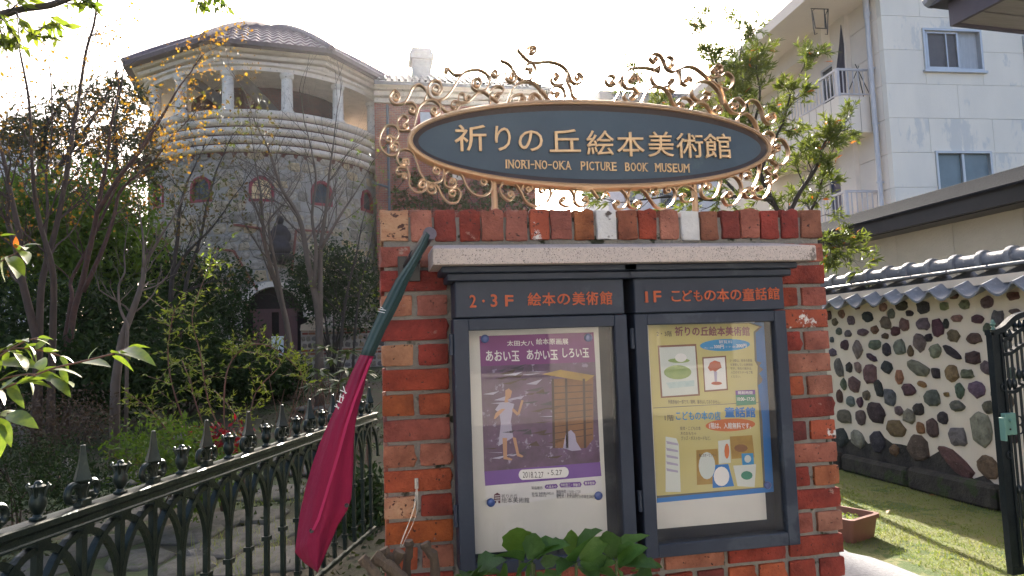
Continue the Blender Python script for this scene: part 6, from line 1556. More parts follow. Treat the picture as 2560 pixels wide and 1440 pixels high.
def tree(name, label, cat, stems, D, mt, leafs=None, group=None, depth=2, L=1.0, seed=1, kids=3, spread=.55, up=.25, step=3, side=True, wig=.14, n_side=2, r_side=.4):
    """stems: list of (pixel polyline from base up, base radius px, top radius px, depth change)"""
    rnd = random.Random(seed); base = toground(PD(*stems[0][0][0], D)); t = thing(name, label, cat, base, group)
    tr = MB(); br = MB(); ends = []
    for (l, r0, r1, dd) in stems:
        W = W_(l, D, dd); W[0] = W[0] if not (l[0][1] > 880) else W[0]
        C_ = catmull(W, 4); n = len(C_); rs = [(r0+(r1-r0)*(i/(n-1))**.8)*D/F_PX for i in range(n)]
        if l[0][1] > 780 and C_[0].z > gh(C_[0].x, C_[0].y)-.02: C_ = [Vector((C_[0].x, C_[0].y, gh(C_[0].x, C_[0].y)-.05))]+C_; rs = [rs[0]*1.2]+rs
        tr.tube(C_, rs, 8)
        n = len(C_)
        if side:
            for i in range(int(n*.35), n, step):
                for _ in range(n_side):
                    d = (C_[min(i+1, n-1)]-C_[i-1]).normalized(); ax = Vector((rnd.gauss(0, 1), rnd.gauss(0, 1), rnd.gauss(0, .5))).normalized()
                    grow(br, C_[i], (d+ax*.9).normalized(), L*rnd.uniform(.5, 1.1)*(1.15-i/n*.6), max(rs[i]*r_side, .004), depth-1, ends, rnd, spread, up, 4, kids, None, wig)
        grow(br, C_[-1], (C_[-1]-C_[-2]).normalized(), L, max(rs[-1]*.9, .005), depth, ends, rnd, spread, up, 4, kids, None, wig)
    tr.build('trunk', mt, t, smooth=True, fix=False); tag(br.build('branches', mt, t, smooth=True, fix=False), kind='stuff')
    if leafs:
        ml, size, per, rad, wd_ = leafs[:5]; E_ = np.array([e[0][:] for e in ends])
        idx_ = NR.integers(0, len(E_), int(len(E_)*per)); P = E_[idx_]+NR.normal(size=(len(idx_), 3))*rad
        if len(leafs) > 5: P = P[[leafs[5](p) for p in P]] if leafs[5] else P
        leaf_cloud(P, size, ml, 'crown', t, width=wd_, kind='stuff')
    return t, ends
def blob(name, label, cat, blobs, n, size, ml, bark=None, group=None, width=.4, clump=.12, droop=0, stem=True, base=None):
    """leafy mass: leaves gathered in clumps spread through several ellipsoids (cx px, cy px, depth, rx, ry, rz metres)"""
    C_ = [(PD(x, y, D), rx_, ry_, rz_2) for (x, y, D, rx_, ry_, rz_2) in blobs]
    vol = [a[1]*a[2]*a[3] for a in C_]; tot = sum(vol); pts = []
    for (c, a_, b_, d_), v in zip(C_, vol):
        m_ = max(6, int(n/14*v/tot)); u = NR.normal(size=(m_, 3)); u /= np.linalg.norm(u, axis=1)[:, None]; rr__ = NR.uniform(.25, 1, m_)**.6
        cc = np.array(c)+u*rr__[:, None]*np.array([a_, b_, d_])
        q = np.repeat(cc, 14, axis=0)+NR.normal(size=(m_*14, 3))*clump; pts.append(q)
    P = np.concatenate(pts)
    c0 = C_[0][0]; bb = toground(base) if base else toground(c0)
    t = thing(name, label, cat, bb, group)
    k = P[:, 2] > np.array([gh(x, y) for x, y in P[:, :2]])+.01; P = P[k]
    leaf_cloud(P, size, ml, 'crown', t, width=width, droop=droop, kind='stuff')
    if stem:
        b = MB(); rnd = random.Random(len(label))
        for (c, a_, b_, d_) in C_:
            for _ in range(3):
                e = c+Vector((rnd.uniform(-.6, .6)*a_, rnd.uniform(-.6, .6)*b_, rnd.uniform(-.2, .7)*d_)); s0 = bb+Vector((rnd.uniform(-.1, .1)*a_, 0, 0)); m_ = s0.lerp(e, .5)+Vector((rnd.uniform(-.1, .1), rnd.uniform(-.1, .1), .1))
                b.tube(catmull([s0, m_, e], 4), [.03*min(1, d_)]*3+[.02*min(1, d_)]*3+[.008]*3, 5)
        b.build('trunk', bark or m_bark, t, smooth=True)
    return t
# 1 orange leaved many stemmed tree at the left -------------------------------
st1 = [([(97, 960), (101, 747), (115, 660), (139, 574), (160, 470), (178, 360), (184, 312), (194, 265), (215, 130), (235, 60), (246, -20)], 9, 2.5, .8),
       ([(128, 960), (134, 747), (130, 664), (104, 574), (87, 487), (80, 400), (72, 250), (50, 130)], 9, 2, -.6),
       ([(131, 690), (112, 615), (119, 520), (115, 435), (130, 330), (128, 200)], 5, 1.5, .3),
       ([(60, 640), (30, 500), (10, 400), (-20, 300)], 8, 3, .5),
       ([(95, 860), (55, 700), (45, 640), (20, 560)], 10, 6, .2)]
tree('maple_tree', 'tall many stemmed brown tree at the far left with sparse orange leaves', 'tree', st1, 9.5, m_bark, (m_lor, .042, 1.4, .14, .6), depth=3, L=.85, seed=3, step=3, kids=3, spread=.5, up=.35, n_side=2)
st2 = [([(167, 960), (181, 800), (208, 695), (243, 532), (257, 452), (269, 400), (275, 330), (290, 250)], 9, 2.5, .5),
       ([(150, 920), (172, 790), (180, 735), (178, 700), (220, 620), (257, 540), (285, 480), (310, 430), (340, 385), (375, 330)], 6, 2, 1.0),
       ([(208, 730), (257, 622), (285, 539), (300, 480), (340, 440), (390, 395), (430, 340)], 6, 2, .4),
       ([(243, 532), (300, 440), (350, 380), (400, 300), (440, 230)], 6, 2.5, .3)]
tree('maple_tree', 'reddish leaning tree whose golden orange sprays hang in front of the tower loggia', 'tree', st2, 10.5, mat('bark_red', (.09, .045, .033), (.055, .032, .026), .9, scale=12, bump=.5), (m_lor, .045, 2.6, .13, .7), depth=3, L=.7, seed=11, step=3, kids=3, spread=.5, up=.2, n_side=1)
st3 = [([(288, 960), (305, 850), (323, 799), (345, 740), (358, 695), (360, 664), (385, 620), (410, 577)], 11, 3, .4), ([(318, 810), (300, 770), (297, 715), (312, 680), (310, 640)], 4, 1.5, .1), ([(359, 668), (358, 600), (350, 540)], 4, 1.5, .1)]
tree('bare_tree', 'small pale bare tree with crooked stems in front of the dark bushes', 'tree', st3, 9.0, m_barkp, depth=2, L=.55, seed=5, step=4, kids=3)
st4 = [([(424, 960), (425, 817), (430, 695), (444, 598), (450, 520), (470, 450)], 8, 3, .4), ([(445, 900), (455, 780), (470, 690), (500, 600), (520, 500), (540, 430)], 6, 2.5, .6), ([(430, 700), (460, 640), (520, 580), (560, 530)], 4, 2, .3)]
tree('young_tree', 'young tree with thin dark stems and rust tinted green leaves before the stone drum', 'tree', st4, 12.5, m_barkd, (m_lrd, .075, 2.2, .18, .45), depth=3, L=.8, seed=8, step=3, kids=3, spread=.7)
st5 = [([(733, 960), (717, 812), (692, 718), (665, 624), (656, 540), (652, 482), (640, 420)], 9, 2, .3), ([(722, 850), (700, 720), (682, 630), (672, 560), (690, 530), (715, 505)], 6, 1.6, .2), ([(656, 560), (630, 500), (600, 460)], 4, 1.5, .2)]
tree('bare_tree', 'slender bare tree with upright forks in front of the arched doorway', 'tree', st5, 14, m_barkp, depth=3, L=1.1, seed=21, step=3, kids=3, spread=.45, up=.35)
st6 = [([(795, 960), (796, 794), (770, 656), (755, 569), (735, 520), (706, 475), (690, 430), (670, 370), (640, 310)], 10, 2, .3), ([(799, 840), (800, 720), (802, 620), (814, 534), (824, 430), (835, 350)], 9, 2, .5), ([(785, 720), (790, 620), (780, 540), (790, 450), (780, 380)], 6, 2, .2), ([(803, 620), (850, 540), (890, 480)], 5, 1.6, .1)]
tree('bare_tree', 'taller bare tree with spreading silvery twigs in front of the tower middle', 'tree', st6, 13, m_barkp, depth=3, L=1.25, seed=30, step=3, kids=3, spread=.5, up=.3)
st7 = [([(845, 960), (855, 820), (870, 720), (890, 640), (905, 560)], 5, 1.6, .3), ([(880, 960), (890, 800), (905, 700), (925, 620)], 4, 1.4, .3)]
tree('bare_tree', 'thin leafless sapling pair beside the low patterned wall', 'tree', st7, 13.5, m_barkd, (m_lyg, .06, .8, .1, .5), depth=3, L=.9, seed=33, step=2, kids=3)
# pine behind, left of the tower
stp_ = [([(100, 700), (104, 500), (102, 420), (112, 330), (125, 300)], 14, 5, .5), ([(300, 640), (290, 480), (288, 380), (290, 280)], 10, 4, 0), ([(104, 480), (160, 400), (210, 330), (250, 270)], 8, 3, .3)]
pt, pe = tree('pine_tree', 'tall thin crowned pine behind the orange trees left of the tower', 'tree', stp_, 19, m_barkd, depth=1, L=1.2, seed=40, step=3)
leafp = []
for (x, y, D, rx_, rz_2) in ((140, 300, 20, 1.0, .5), (240, 260, 20, 1.3, .5), (290, 240, 20, 1.0, .5), (200, 350, 20, 1.5, .5), (330, 330, 19.5, .8, .6), (100, 360, 19, 1.1, .6), (290, 400, 19, 1.3, .6), (160, 430, 19, 1.8, .6), (60, 330, 19, .8, .5), (345, 430, 19, .6, .6)):
    c = np.array(PD(x, y, D)); u = NR.normal(size=(60, 3)); u /= np.linalg.norm(u, axis=1)[:, None]; cc = c+u*NR.uniform(.5, 1, 60)[:, None]*np.array([rx_, .9, rz_2])
    leafp.append(np.repeat(cc, 12, axis=0)+NR.normal(size=(720, 3))*.10)
leaf_cloud(np.concatenate(leafp), .19, m_pin, 'crown', pt, width=.26, kind='stuff')
# evergreen masses
blob('evergreen_tree', 'broad sunlit evergreen at the left edge behind the brown trunks', 'tree', [(20, 530, 14, 1.1, 1.0, .8), (120, 560, 14, 1.1, 1.1, .8), (60, 680, 14, 1.8, 1.2, 1.0)], 12000, .15, m_lgr, m_barkd, clump=.2, width=.32)
blob('evergreen_tree', 'long leaved evergreen just left of the stone drum', 'tree', [(235, 500, 15, .8, .8, .7), (310, 540, 15, .6, .8, .8), (250, 640, 14.5, 1.2, 1.1, 1.0)], 9000, .15, m_lgr, m_barkd, clump=.2, width=.32)
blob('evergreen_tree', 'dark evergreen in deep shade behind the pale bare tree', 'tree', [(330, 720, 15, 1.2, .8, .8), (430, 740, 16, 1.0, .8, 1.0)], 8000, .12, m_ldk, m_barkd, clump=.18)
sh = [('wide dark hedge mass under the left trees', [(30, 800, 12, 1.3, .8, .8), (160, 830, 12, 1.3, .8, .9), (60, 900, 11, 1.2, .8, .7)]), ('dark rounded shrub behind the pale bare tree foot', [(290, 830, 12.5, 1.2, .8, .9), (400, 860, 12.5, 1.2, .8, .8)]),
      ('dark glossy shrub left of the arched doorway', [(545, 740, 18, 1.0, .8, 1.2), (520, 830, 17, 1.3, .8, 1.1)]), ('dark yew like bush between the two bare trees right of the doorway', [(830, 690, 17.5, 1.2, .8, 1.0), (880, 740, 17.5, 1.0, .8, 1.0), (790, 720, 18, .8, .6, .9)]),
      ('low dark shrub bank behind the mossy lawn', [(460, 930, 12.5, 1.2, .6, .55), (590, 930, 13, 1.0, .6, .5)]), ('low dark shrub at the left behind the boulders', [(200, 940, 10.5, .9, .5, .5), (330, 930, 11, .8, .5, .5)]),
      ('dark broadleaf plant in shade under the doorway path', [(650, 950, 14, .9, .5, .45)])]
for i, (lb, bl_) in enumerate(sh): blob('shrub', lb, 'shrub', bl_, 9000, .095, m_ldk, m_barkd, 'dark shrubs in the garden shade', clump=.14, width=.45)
# ivy creeping on the right hand wing
iv = []
for _ in range(130):
    x, y = R.uniform(985, 1330), 520-abs(R.gauss(0, 45)); iv += [PY(x+R.uniform(-9, 9), y+R.uniform(-7, 7), Y2-.12) for _ in range(14)]
t = thing('ivy', 'rusty green creeper climbing the brick wing behind the sign', 'climbing plant', PY(1100, 560, Y2-.1))
leaf_cloud([p[:] for p in iv], .16, m_lrd, 'foliage', t, width=.6, kind='stuff')
b = MB()
for k in range(16):
    x = R.uniform(990, 1320); p = [PY(x+R.uniform(-14, 14)*j, 620-45*j, Y2-.04) for j in range(5)]; b.tube(catmull(p, 3), .02, 4)
b.build('stem', m_barkd, t)
# creeper twigs on the drum
t = thing('creeper', 'net of thin leafless creeper stems clinging to the stone drum', 'climbing plant', tcp(cols[0], 1.2, TR+.1)); b = MB(); rnd = random.Random(5)
for k in range(150):
    a_ = rnd.uniform(-2.95, -.9); z = rnd.uniform(3.5, ZR+1.0); da = rnd.gauss(0, .03); P = []
    for i in range(7):
        P.append(tcp(a_, z, TR+.06+(.14 if z > ZR else 0))); a_ += da+rnd.gauss(0, .03); z += rnd.uniform(-.02, .22)
    b.tube(P, .007, 3, cap=False)
tag(b.build('stem', m_barkd, t, fix=False), kind='stuff')
# oleander-like tree on the right behind the sign ---------------------------------
st8 = [([(1960, 900), (1980, 640), (1960, 560), (1930, 500), (1900, 430), (1880, 330), (1860, 230), (1850, 160)], 9, 3, .3), ([(1960, 560), (2000, 480), (2040, 420), (2060, 360), (2080, 340)], 7, 2.5, .2), ([(1930, 500), (1850, 490), (1780, 500), (1700, 490), (1600, 500)], 6, 2, -.3),
       ([(1900, 430), (1930, 360), (1960, 300), (1975, 240)], 5, 2, 0), ([(1980, 640), (2010, 560), (2040, 500), (2060, 430)], 6, 2, .2), ([(1985, 650), (2030, 610), (2060, 600), (2075, 610)], 4, 1.5, 0), ([(1900, 430), (1860, 380), (1830, 320), (1840, 250)], 4, 1.5, 0), ([(1880, 330), (1900, 240), (1890, 170)], 4, 1.5, .1), ([(1880, 330), (1820, 280), (1790, 200), (1780, 150)], 5, 2, .2), ([(1850, 490), (1780, 420), (1700, 350), (1650, 270)], 5, 2, .6)]
t8, e8 = tree('willow_leaved_tree', 'green willow leaved tree spreading behind the right half of the sign', 'tree', st8, 7.5, m_barkd, None, depth=2, L=.31, seed=50, step=2, kids=4, spread=.8, up=.1, n_side=3)
# leaves grow in rosettes at twig ends
def rosettes(name, ends, parent, per, ln, ml, wd_=.22, keep=None):
    P = []; D_ = []
    for (p, d) in ends:
        for _ in range(per):
            v = (d+Vector((R.gauss(0, .7), R.gauss(0, .7), R.gauss(0, .5)))).normalized(); P.append(p+d*R.uniform(-.05, .02)); D_.append(v)
    P = np.array([p[:] for p in P]); d = np.array([v[:] for v in D_]); n = len(P)
    u = np.cross(d, NR.normal(size=(n, 3))); u /= np.linalg.norm(u, axis=1)[:, None]; nn = np.cross(d, u); s = (ln*NR.uniform(.6, 1.2, n))[:, None]
    nn *= np.sign(nn[:, 2:3]+1e-9)
    a = P; m1_ = P+d*s*.5+nn*s*.04; tp = P+d*s-nn*s*.10; l = m1_+u*s*wd_*.5; r_ = m1_-u*s*wd_*.5
    V = np.stack([a, l, tp, r_], 1).reshape(-1, 3); base = np.array(WL[parent.name])
    o = put(name, mesh_np(name, V-base, np.arange(n*4).reshape(n, 4), ml), None); o.parent = parent; o['kind'] = 'stuff'; return o
rosettes('crown', e8, t8, 9, .085, m_lol, .2)
extra_e = [(e[0]+Vector((R.gauss(0, .05), R.gauss(0, .05), R.gauss(0, .05))), e[1]) for e in e8 if R.random() < .05]
rosettes('dead_leaves', extra_e, t8, 2, .09, mat('leaf_dead_orange', (.45, .14, .03), (.4, .12, .03), .6, trans=.4))
# foreground branch at the upper left
fb = thing('overhanging_branch', 'dark branch with bright green leaves crossing the top left corner', 'branch', PD(0, 40, 4))
MB().tube(catmull(W_([(-80, 60), (0, 38), (60, 22), (120, 14), (165, -2), (220, -30)], 4.0), 5), [.022]*8+[.018]*18, 8).build('limb', m_barkd, fb, smooth=True)
b = MB(); tips = []
for (l) in ([(40, 28), (60, 70), (90, 90), (140, 95)], [(0, 40), (15, 60), (40, 95), (48, 120)], [(90, 80), (120, 62), (150, 60)], [(20, 30), (50, 5), (70, -10)], [(150, 5), (190, 10), (220, 5), (235, 20)], [(-10, 45), (5, 90), (0, 110), (20, 110)]):
    W = catmull(W_(l, 3.95), 4); b.tube(W, .004, 5)
    for i in range(2, len(W), 1): tips += [(W[i], ((W[i]-W[i-1]).normalized()+Vector((R.gauss(0, .5), R.gauss(0, .5), -.6))).normalized())]
b.build('twig', m_barkd, fb, smooth=True)
rosettes('leaves', tips, fb, 3, .085, m_lyg, .38)
fb2 = thing('hanging_sprig', 'sprig of pale yellow green leaves hanging in from the top edge', 'branch', PD(520, 0, 4))
b = MB(); tips = []
for l in ([(500, -40), (510, 0), (512, 25)], [(480, -30), (495, 5), (505, 15)], [(520, -30), (545, 5), (580, 22)], [(510, -30), (535, 5), (560, 15)]):
    W = catmull(W_(l, 4), 4); b.tube(W, .003, 5)
    for i in range(3, len(W)): tips.append((W[i], Vector((R.gauss(0, .4), R.gauss(0, .4), -1)).normalized()))
b.build('twig', m_barkd, fb2); rosettes('leaves', tips, fb2, 2, .07, m_lyg, .35)
# glossy foreground shoots at the left -----------------------------------------
def bigleaf(seed, serr=False, curl=.12, wdt=.42, fold=.12):
    r = random.Random(seed); n = 7; vs = []; 
    for i in range(n+1):
        t = i/n; w_ = wdt*math.sin(math.pi*min(1, t**.8))**.8*(1-.25*t) if 0 < i < n else .004
        if serr and 0 < i < n: w_ *= 1+.08*(-1)**i
        z = -curl*t*t; y = t
        vs += [(-w_/2, y, z+fold*w_+r.uniform(-.012, .012)), (0, y, z), (w_/2, y, z+fold*w_+r.uniform(-.012, .012))]
    fs = []
    for i in range(n):
        b_ = 3*i; fs += [(b_, b_+1, b_+4, b_+3), (b_+1, b_+2, b_+5, b_+4)]
    return MB().add(vs, fs)
m_glo = mat('leaf_glossy', (.15, .19, .03), (.08, .13, .025), .3, scale=6, trans=.4, coat=.2)
GL = [bigleaf(i, False, .15+.1*i).mesh('leaf', m_glo, True, fix=False) for i in range(4)]
def leaf_at(me, parent, p, d, L_, roll=0, name='leaf', mt=None):
    """place a leaf mesh: +Y along d, +Z roughly up"""
    y = d.normalized(); z = Vector((0, 0, 1)); x = y.cross(z)
    if x.length < .1: x = Vector((1, 0, 0))
    x.normalize(); z = x.cross(y); M3 = Matrix((x, y, z)).transposed() @ Matrix.Rotation(roll, 3, 'Y')
    o = bpy.data.objects.new(name, me); COL.objects.link(o); o.parent = parent
    o.matrix_local = Matrix.Translation(p-WL[parent.name]) @ M3.to_4x4() @ Matrix.Scale(L_, 4); WL[o.name] = p
    return o
GLS = [('glossy green shoot with one orange leaf at the left edge', 1.9, [[(-60, 700), (0, 655), (45, 630), (60, 615)]], [(0, 590, 25, -5, 45), (20, 640, 60, 28, 40), (45, 625, 78, 5, 50), (45, 625, 70, -32, 55), (30, 650, 50, 30, 55), (10, 640, -5, 60, 60), (-5, 650, -20, -40, 60), (60, 615, 95, -15, 40)]),
       ('glossy pale shoot pointing right at the left edge below the first', 1.7, [[(-80, 960), (0, 890), (60, 855), (95, 845)]], [(0, 905, 90, 0, 0), (20, 880, 60, -8, 0), (60, 855, 110, 38, 0), (95, 845, 135, -8, 0), (90, 848, 120, 8, 0), (30, 880, 80, 25, 0), (0, 900, -10, 30, 0), (50, 858, 60, -30, 0)]),
       ('longest foreground shoot with pointed yellow green leaves', 1.6, [[(-100, 1010), (0, 975), (120, 925), (200, 905), (280, 885), (320, 870)]], [(0, 975, 45, -40, 0), (40, 960, 110, -25, 0), (110, 925, 90, -45, 0), (130, 925, 200, -8, 0), (200, 905, 270, -2, 0), (220, 900, 235, -35, 0), (280, 885, 330, -15, 0), (300, 878, 365, -12, 0), (300, 878, 350, 12, 0), (320, 868, 370, -8, 0), (280, 890, 340, 22, 0), (150, 920, 175, 40, 0), (60, 950, 130, 12, 0), (20, 970, 60, 40, 0)]),
       ('small leaved shoot rising across the brown trunks at the left', 1.75, [[(-60, 900), (0, 880), (60, 870), (120, 880), (150, 890)]], [(0, 880, 25, -25, 0), (20, 875, 55, -38, 0), (60, 870, 100, -18, 0), (60, 872, 95, 22, 0), (110, 880, 150, -12, 0), (120, 880, 145, 18, 0), (150, 890, 190, 8, 0), (150, 890, 175, 26, 0), (40, 874, 60, 28, 0), (90, 874, 120, -36, 0), (20, 880, 5, 30, 0)]),
       ('shoot with pale undersided leaves just above the longest shoot', 1.65, [[(-60, 1000), (0, 950), (90, 935), (150, 950)]], [(0, 950, 40, -28, 0), (30, 945, 80, -20, 0), (90, 935, 130, -28, 0), (90, 936, 150, 0, 0), (130, 945, 190, 6, 0), (130, 946, 175, 30, 0), (60, 940, 100, 30, 0), (10, 955, 50, 22, 0), (-20, 960, 20, 40, 0)]),
       ('low glossy shoot curling down at the left edge', 1.55, [[(-80, 1080), (0, 1040), (60, 1030)]], [(0, 1040, 60, -15, 0), (20, 1035, 80, 15, 0), (0, 1045, 30, 60, 0), (-10, 1050, 15, 90, 0)])]
for lb, D, brs, lv in GLS:
    t = thing('leafy_shoot', lb, 'plant', PD(*brs[0][0], D), 'glossy shoots in the left foreground'); b = MB()
    for l in brs: b.tube(catmull(W_(l, D), 4), .0022, 6)
    b.build('stem', mat('stem_red', (.13, .05, .03), (.1, .05, .03), .6), t)
    for i, (x, y, ex_, ey_, _) in enumerate(lv):
        if abs(ex_-x) < 6 and abs(ey_) < 6: continue
        p = PD(x, y, D+R.uniform(-.03, .03)); tx, ty = (ex_, y+ey_) ; q = PD(tx, ty, D+R.uniform(-.06, .04)); d = q-p
        if d.length > .004: 
            o = leaf_at(GL[i % 4], t, p, d, max(.035, d.length*1.05), R.uniform(-.7, .7))
        if lb.startswith('glossy green') and i == 3:
            ro = bigleaf(9, False, .3).mesh('leaf', mat('leaf_orange_gloss', (.45, .12, .02), (.4, .1, .02), .3, trans=.4), True, fix=False)
            leaf_at(ro, t, PD(40, 622, D), Vector((-.05, 0, 1)), .036, .4)['label'] = 'orange leaf'
# hydrangea under the cases
hy = thing('hydrangea', 'broad green hydrangea leaves rising in front of the display cases', 'plant', (.55, 1.85, 0))
m_hy = mat('leaf_hydrangea', (1, 1, 1), (.7, .75, .6), .42, scale=5, trans=.35, bump=.6, bscale=22, dist=.5, objcol=True)
HL = [bigleaf(20+i, True, .15+.1*i, .70, .28).mesh('leaf', m_hy, True, fix=False) for i in range(4)]
hyl = [(1300, 1400, 1290, 1318, .1), (1310, 1405, 1248, 1375, .2), (1320, 1400, 1345, 1330, -.3), (1330, 1405, 1370, 1345, .3), (1345, 1400, 1400, 1350, .2), (1320, 1410, 1285, 1440, 0), (1335, 1410, 1310, 1450, .3), (1350, 1405, 1395, 1400, .4), (1430, 1400, 1430, 1330, -.2), (1440, 1405, 1470, 1322, .2), (1450, 1400, 1510, 1345, .3),
       (1450, 1410, 1520, 1395, .2), (1440, 1410, 1400, 1420, .1), (1455, 1415, 1490, 1440, .2), (1530, 1400, 1520, 1322, -.2), (1540, 1400, 1575, 1330, .2), (1545, 1410, 1600, 1370, .3), (1550, 1415, 1620, 1400, .1), (1540, 1420, 1560, 1450, 0), (1530, 1415, 1490, 1395, .2), (1585, 1430, 1640, 1410, .2), (1590, 1435, 1620, 1450, .2),
       (1195, 1440, 1225, 1395, .3), (1185, 1440, 1165, 1412, .1), (1190, 1445, 1240, 1425, .2), (1190, 1450, 1140, 1430, .1), (1270, 1440, 1240, 1420, .2), (1400, 1430, 1370, 1440, 0), (1480, 1430, 1540, 1440, .1), (1340, 1430, 1360, 1455, .1)]
hs2 = MB()
for i, (x, y, ex_, ey_, ro) in enumerate(hyl):
    D = 1.80+R.uniform(-.07, .06); p = PD(x, y, D); q = PD(ex_, ey_, D-.03+R.uniform(-.05, .03)); d = q-p
    leaf_at(HL[i % 4], hy, p, d, d.length*1.15, ro*2+R.uniform(-.8, .8)).color = (*R.choice([(.09, .20, .04), (.07, .16, .035), (.12, .23, .045), (.08, .16, .05), (.05, .12, .03)]), 1)
    if i % 3 == 0: hs2.tube(catmull([Vector((p.x*.5+.27, 1.85, 0)), Vector((p.x, p.y+.02, .5)), p], 4), .004, 6)
hs2.build('stem', mat('stem_green', (.07, .10, .03), (.06, .08, .03), .7), hy)
# mid garden shrub with yellow tips (small lance leaves on thin red stems)
t = thing('yellow_tipped_shrub', 'open shrub of thin red stems with small yellow green leaves behind the fence', 'shrub', toground(PD(560, 1200, 6.5)))
b = MB(); ends = []; rnd = random.Random(77)
stems_ = [[(560, 1250), (555, 1100), (520, 1000), (500, 880), (480, 790), (510, 700), (540, 640)], [(545, 1240), (470, 1080), (430, 960), (420, 880), (430, 800), (440, 770)], [(600, 1230), (620, 1080), (640, 980), (700, 900), (560, 870)], [(570, 1240), (560, 1000), (580, 900), (640, 860), (700, 880), (750, 930), (765, 960)],
          [(500, 1240), (440, 1110), (380, 1030), (330, 990)], [(520, 1240), (480, 1120), (440, 1060), (350, 1110)], [(610, 1230), (610, 1120), (590, 1040), (540, 980)], [(560, 1200), (500, 1040), (470, 940), (455, 900)], [(480, 1240), (420, 1180), (330, 1160)]]
for l in stems_:
    W = catmull(W_(l, 6.5, rnd.uniform(-.8, .8)), 4); b.tube(W, [.009-.006*i/len(W) for i in range(len(W))], 5)
    for i in range(int(len(W)*.3), len(W)):
        for _ in range(2):
            d = Vector((rnd.gauss(0, 1), rnd.gauss(0, 1), rnd.gauss(.5, .6))).normalized(); e = W[i]+d*rnd.uniform(.06, .3); b.tube([W[i], e], .002, 3, cap=False)
            for f_ in (.3, .6, 1): ends.append((W[i].lerp(e, f_), d))
b.build('stem', MATS['stem_red'], t, fix=False); rosettes('crown', ends, t, 4, .055, m_lyg, .3)
# lower leafy bush behind the fence left, nandina, hosta, rhododendron, dry grass
blob('shrub', 'fine leaved green bush behind the fence below the yellow tipped shrub', 'shrub', [(400, 1130, 6.3, .45, .4, .3), (500, 1180, 6.0, .4, .35, .3)], 4200, .045, m_lgr, clump=.07)
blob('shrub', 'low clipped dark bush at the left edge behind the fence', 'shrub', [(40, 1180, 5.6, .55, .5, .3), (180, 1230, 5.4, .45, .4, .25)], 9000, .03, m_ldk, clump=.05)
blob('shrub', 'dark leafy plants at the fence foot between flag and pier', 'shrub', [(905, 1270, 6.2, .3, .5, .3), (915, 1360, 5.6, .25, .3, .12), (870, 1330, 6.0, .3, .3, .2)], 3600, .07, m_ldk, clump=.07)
blob('nandina', 'bright red leaved nandina behind the iron fence', 'shrub', [(560, 1110, 6.6, .20, .15, .22), (530, 1085, 6.7, .12, .1, .15)], 500, .055, m_lrr, clump=.06, width=.45)
blob('shrub', 'brown dead looking twiggy bush left of the mossy lawn', 'shrub', [(130, 1060, 8, .7, .4, .35)], 2500, .04, mat('leaf_brown', (.07, .045, .03), (.05, .035, .025), .8, trans=.2), clump=.1)
ho = thing('hosta', 'broad blue green leaf clump on the shaded soil', 'plant', toground(PZ(250, 1085, .05)))
m_ho = mat('leaf_hosta', (.04, .085, .06), (.03, .07, .05), .35, scale=6, trans=.2)
HM = [bigleaf(60+i, False, .35, .55).mesh('leaf', m_ho, True, fix=False) for i in range(3)]
for i in range(22):
    a_ = R.uniform(0, 6.28); r_ = R.uniform(.0, .35); c = WL[ho.name]+Vector((r_*math.cos(a_), r_*math.sin(a_), .04+R.uniform(0, .08)))
    leaf_at(HM[i % 3], ho, c, Vector((math.cos(a_+R.uniform(-1, 1)), math.sin(a_), R.uniform(.2, .9))), R.uniform(.14, .24), R.uniform(-.4, .4))
rh = thing('rhododendron', 'large leaved shrub with upright pale green leaves behind the flag', 'shrub', toground(PZ(850, 1040, .1)))
RHM = [bigleaf(70+i, False, .3, .3).mesh('leaf', mat('leaf_rhodo', (.085, .12, .045), (.06, .09, .035), .4, trans=.3), True, fix=False) for i in range(3)]
b = MB(); rb_ = WL[rh.name]
for (x, y) in ((800, 930), (835, 900), (865, 925), (890, 950), (820, 975), (870, 880), (910, 930), (780, 965), (850, 955), (900, 990), (815, 870)):
    c = PD(x, y, 10+R.uniform(-.6, .6)); b.tube(catmull([rb_, rb_.lerp(c, .5)+Vector((0, 0, .1)), c], 4), .012, 5)
    for k in range(13):
        a_ = 2*math.pi*k/13*1.7; leaf_at(RHM[k % 3], rh, c, Vector((math.cos(a_), math.sin(a_), R.uniform(-.3, .6))), R.uniform(.16, .24), R.uniform(-.5, .5))
b.build('stem', m_barkd, rh)
t = thing('dry_stems', 'thicket of thin red brown dry stems behind the fence right end', 'plant', toground(PD(780, 1150, 7.5))); b = MB(); rnd = random.Random(9)
for k in range(70):
    x = rnd.uniform(700, 930); b.tube(catmull([PD(x, 1190, 7.5), PD(x+rnd.uniform(-25, 25), 1080, 7.5+rnd.uniform(-.4, .4)), PD(x+rnd.uniform(-70, 70), rnd.uniform(930, 1040), 7.5+rnd.uniform(-.5, .5))], 4), .0035, 3, cap=False)
tag(b.build('stem', mat('dry_red', (.13, .06, .04), (.1, .05, .035), .9), t, fix=False), kind='stuff')
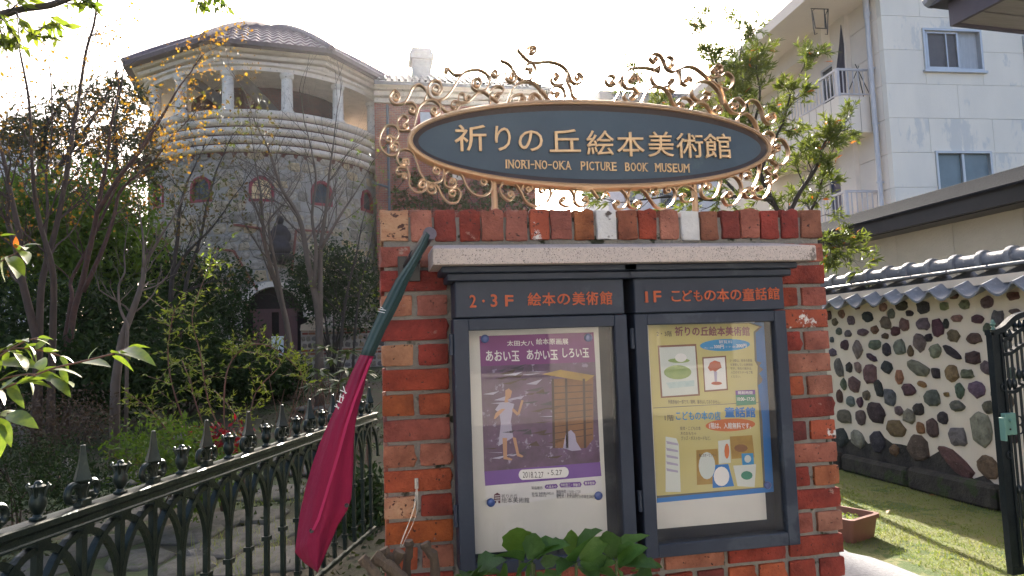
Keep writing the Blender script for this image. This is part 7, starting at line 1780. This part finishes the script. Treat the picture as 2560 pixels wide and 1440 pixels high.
# grass tufts between the flagstones and along the fence foot
pts = []
for (x, y) in ((720, 1320), (600, 1350), (530, 1380), (650, 1260), (580, 1440), (900, 1330), (930, 1300), (690, 1370), (610, 1410), (780, 1250)):
    c = PZ(x, y, 0)
    for _ in range(60): pts.append((c.x+R.gauss(0, .12), c.y+R.gauss(0, .12), 0))
P = np.array(pts); n = len(P); an = NR.uniform(0, 6.28, n); dx = np.stack([np.cos(an)*.003, np.sin(an)*.003, np.zeros(n)], 1)
T = P+np.stack([NR.normal(size=n)*.05, NR.normal(size=n)*.05, NR.uniform(.05, .15, n)], 1)
o = put('grass_tufts', mesh_np('grass_tufts', np.stack([P-dx, P+dx, T], 1).reshape(-1, 3), np.arange(n*3).reshape(n, 3), m_gb)); tag(o, 'tufts of bright grass between the flagstones behind the fence', 'grass', kind='stuff')
# fallen leaves on the lawn
for i, (x, y, lb) in enumerate(((2340, 1240, 'dry orange leaf standing on the lawn near the wall shadow'), (2225, 1276, 'small brown fallen leaf lying flat in the middle of the lawn'))):
    me = bigleaf(90+i, True, .5, .6).mesh('fallen_leaf', mat('leaf_fallen', (.35, .17, .09), (.3, .13, .07), .7, trans=.3), True, fix=False)
    p = PZ(x, y, .02); o = put('fallen_leaf', me, None, p, (.3, .4, i*2.1), (.07,)*3); tag(o, lb, 'leaf', 'fallen leaves on the lawn')
# ================================================================ thin volume added to imitate the glare round the sun
hm = bpy.data.materials.new('glare_haze'); hm.use_nodes = True; t_ = hm.node_tree; t_.nodes.clear()
ho_ = t_.nodes.new('ShaderNodeOutputMaterial'); vp_ = t_.nodes.new('ShaderNodeVolumePrincipled')
vp_.inputs['Color'].default_value = (.95, .94, .96, 1); vp_.inputs['Density'].default_value = .00022; vp_.inputs['Anisotropy'].default_value = .86
t_.links.new(vp_.outputs[0], ho_.inputs['Volume'])
hz_ = MB().box((-60, -30, -1.2), (60, 70, 22)).build('glare_haze', hm); tag(hz_, 'thin pale volume added for the glare round the low sun', 'glare_haze', kind='stuff')
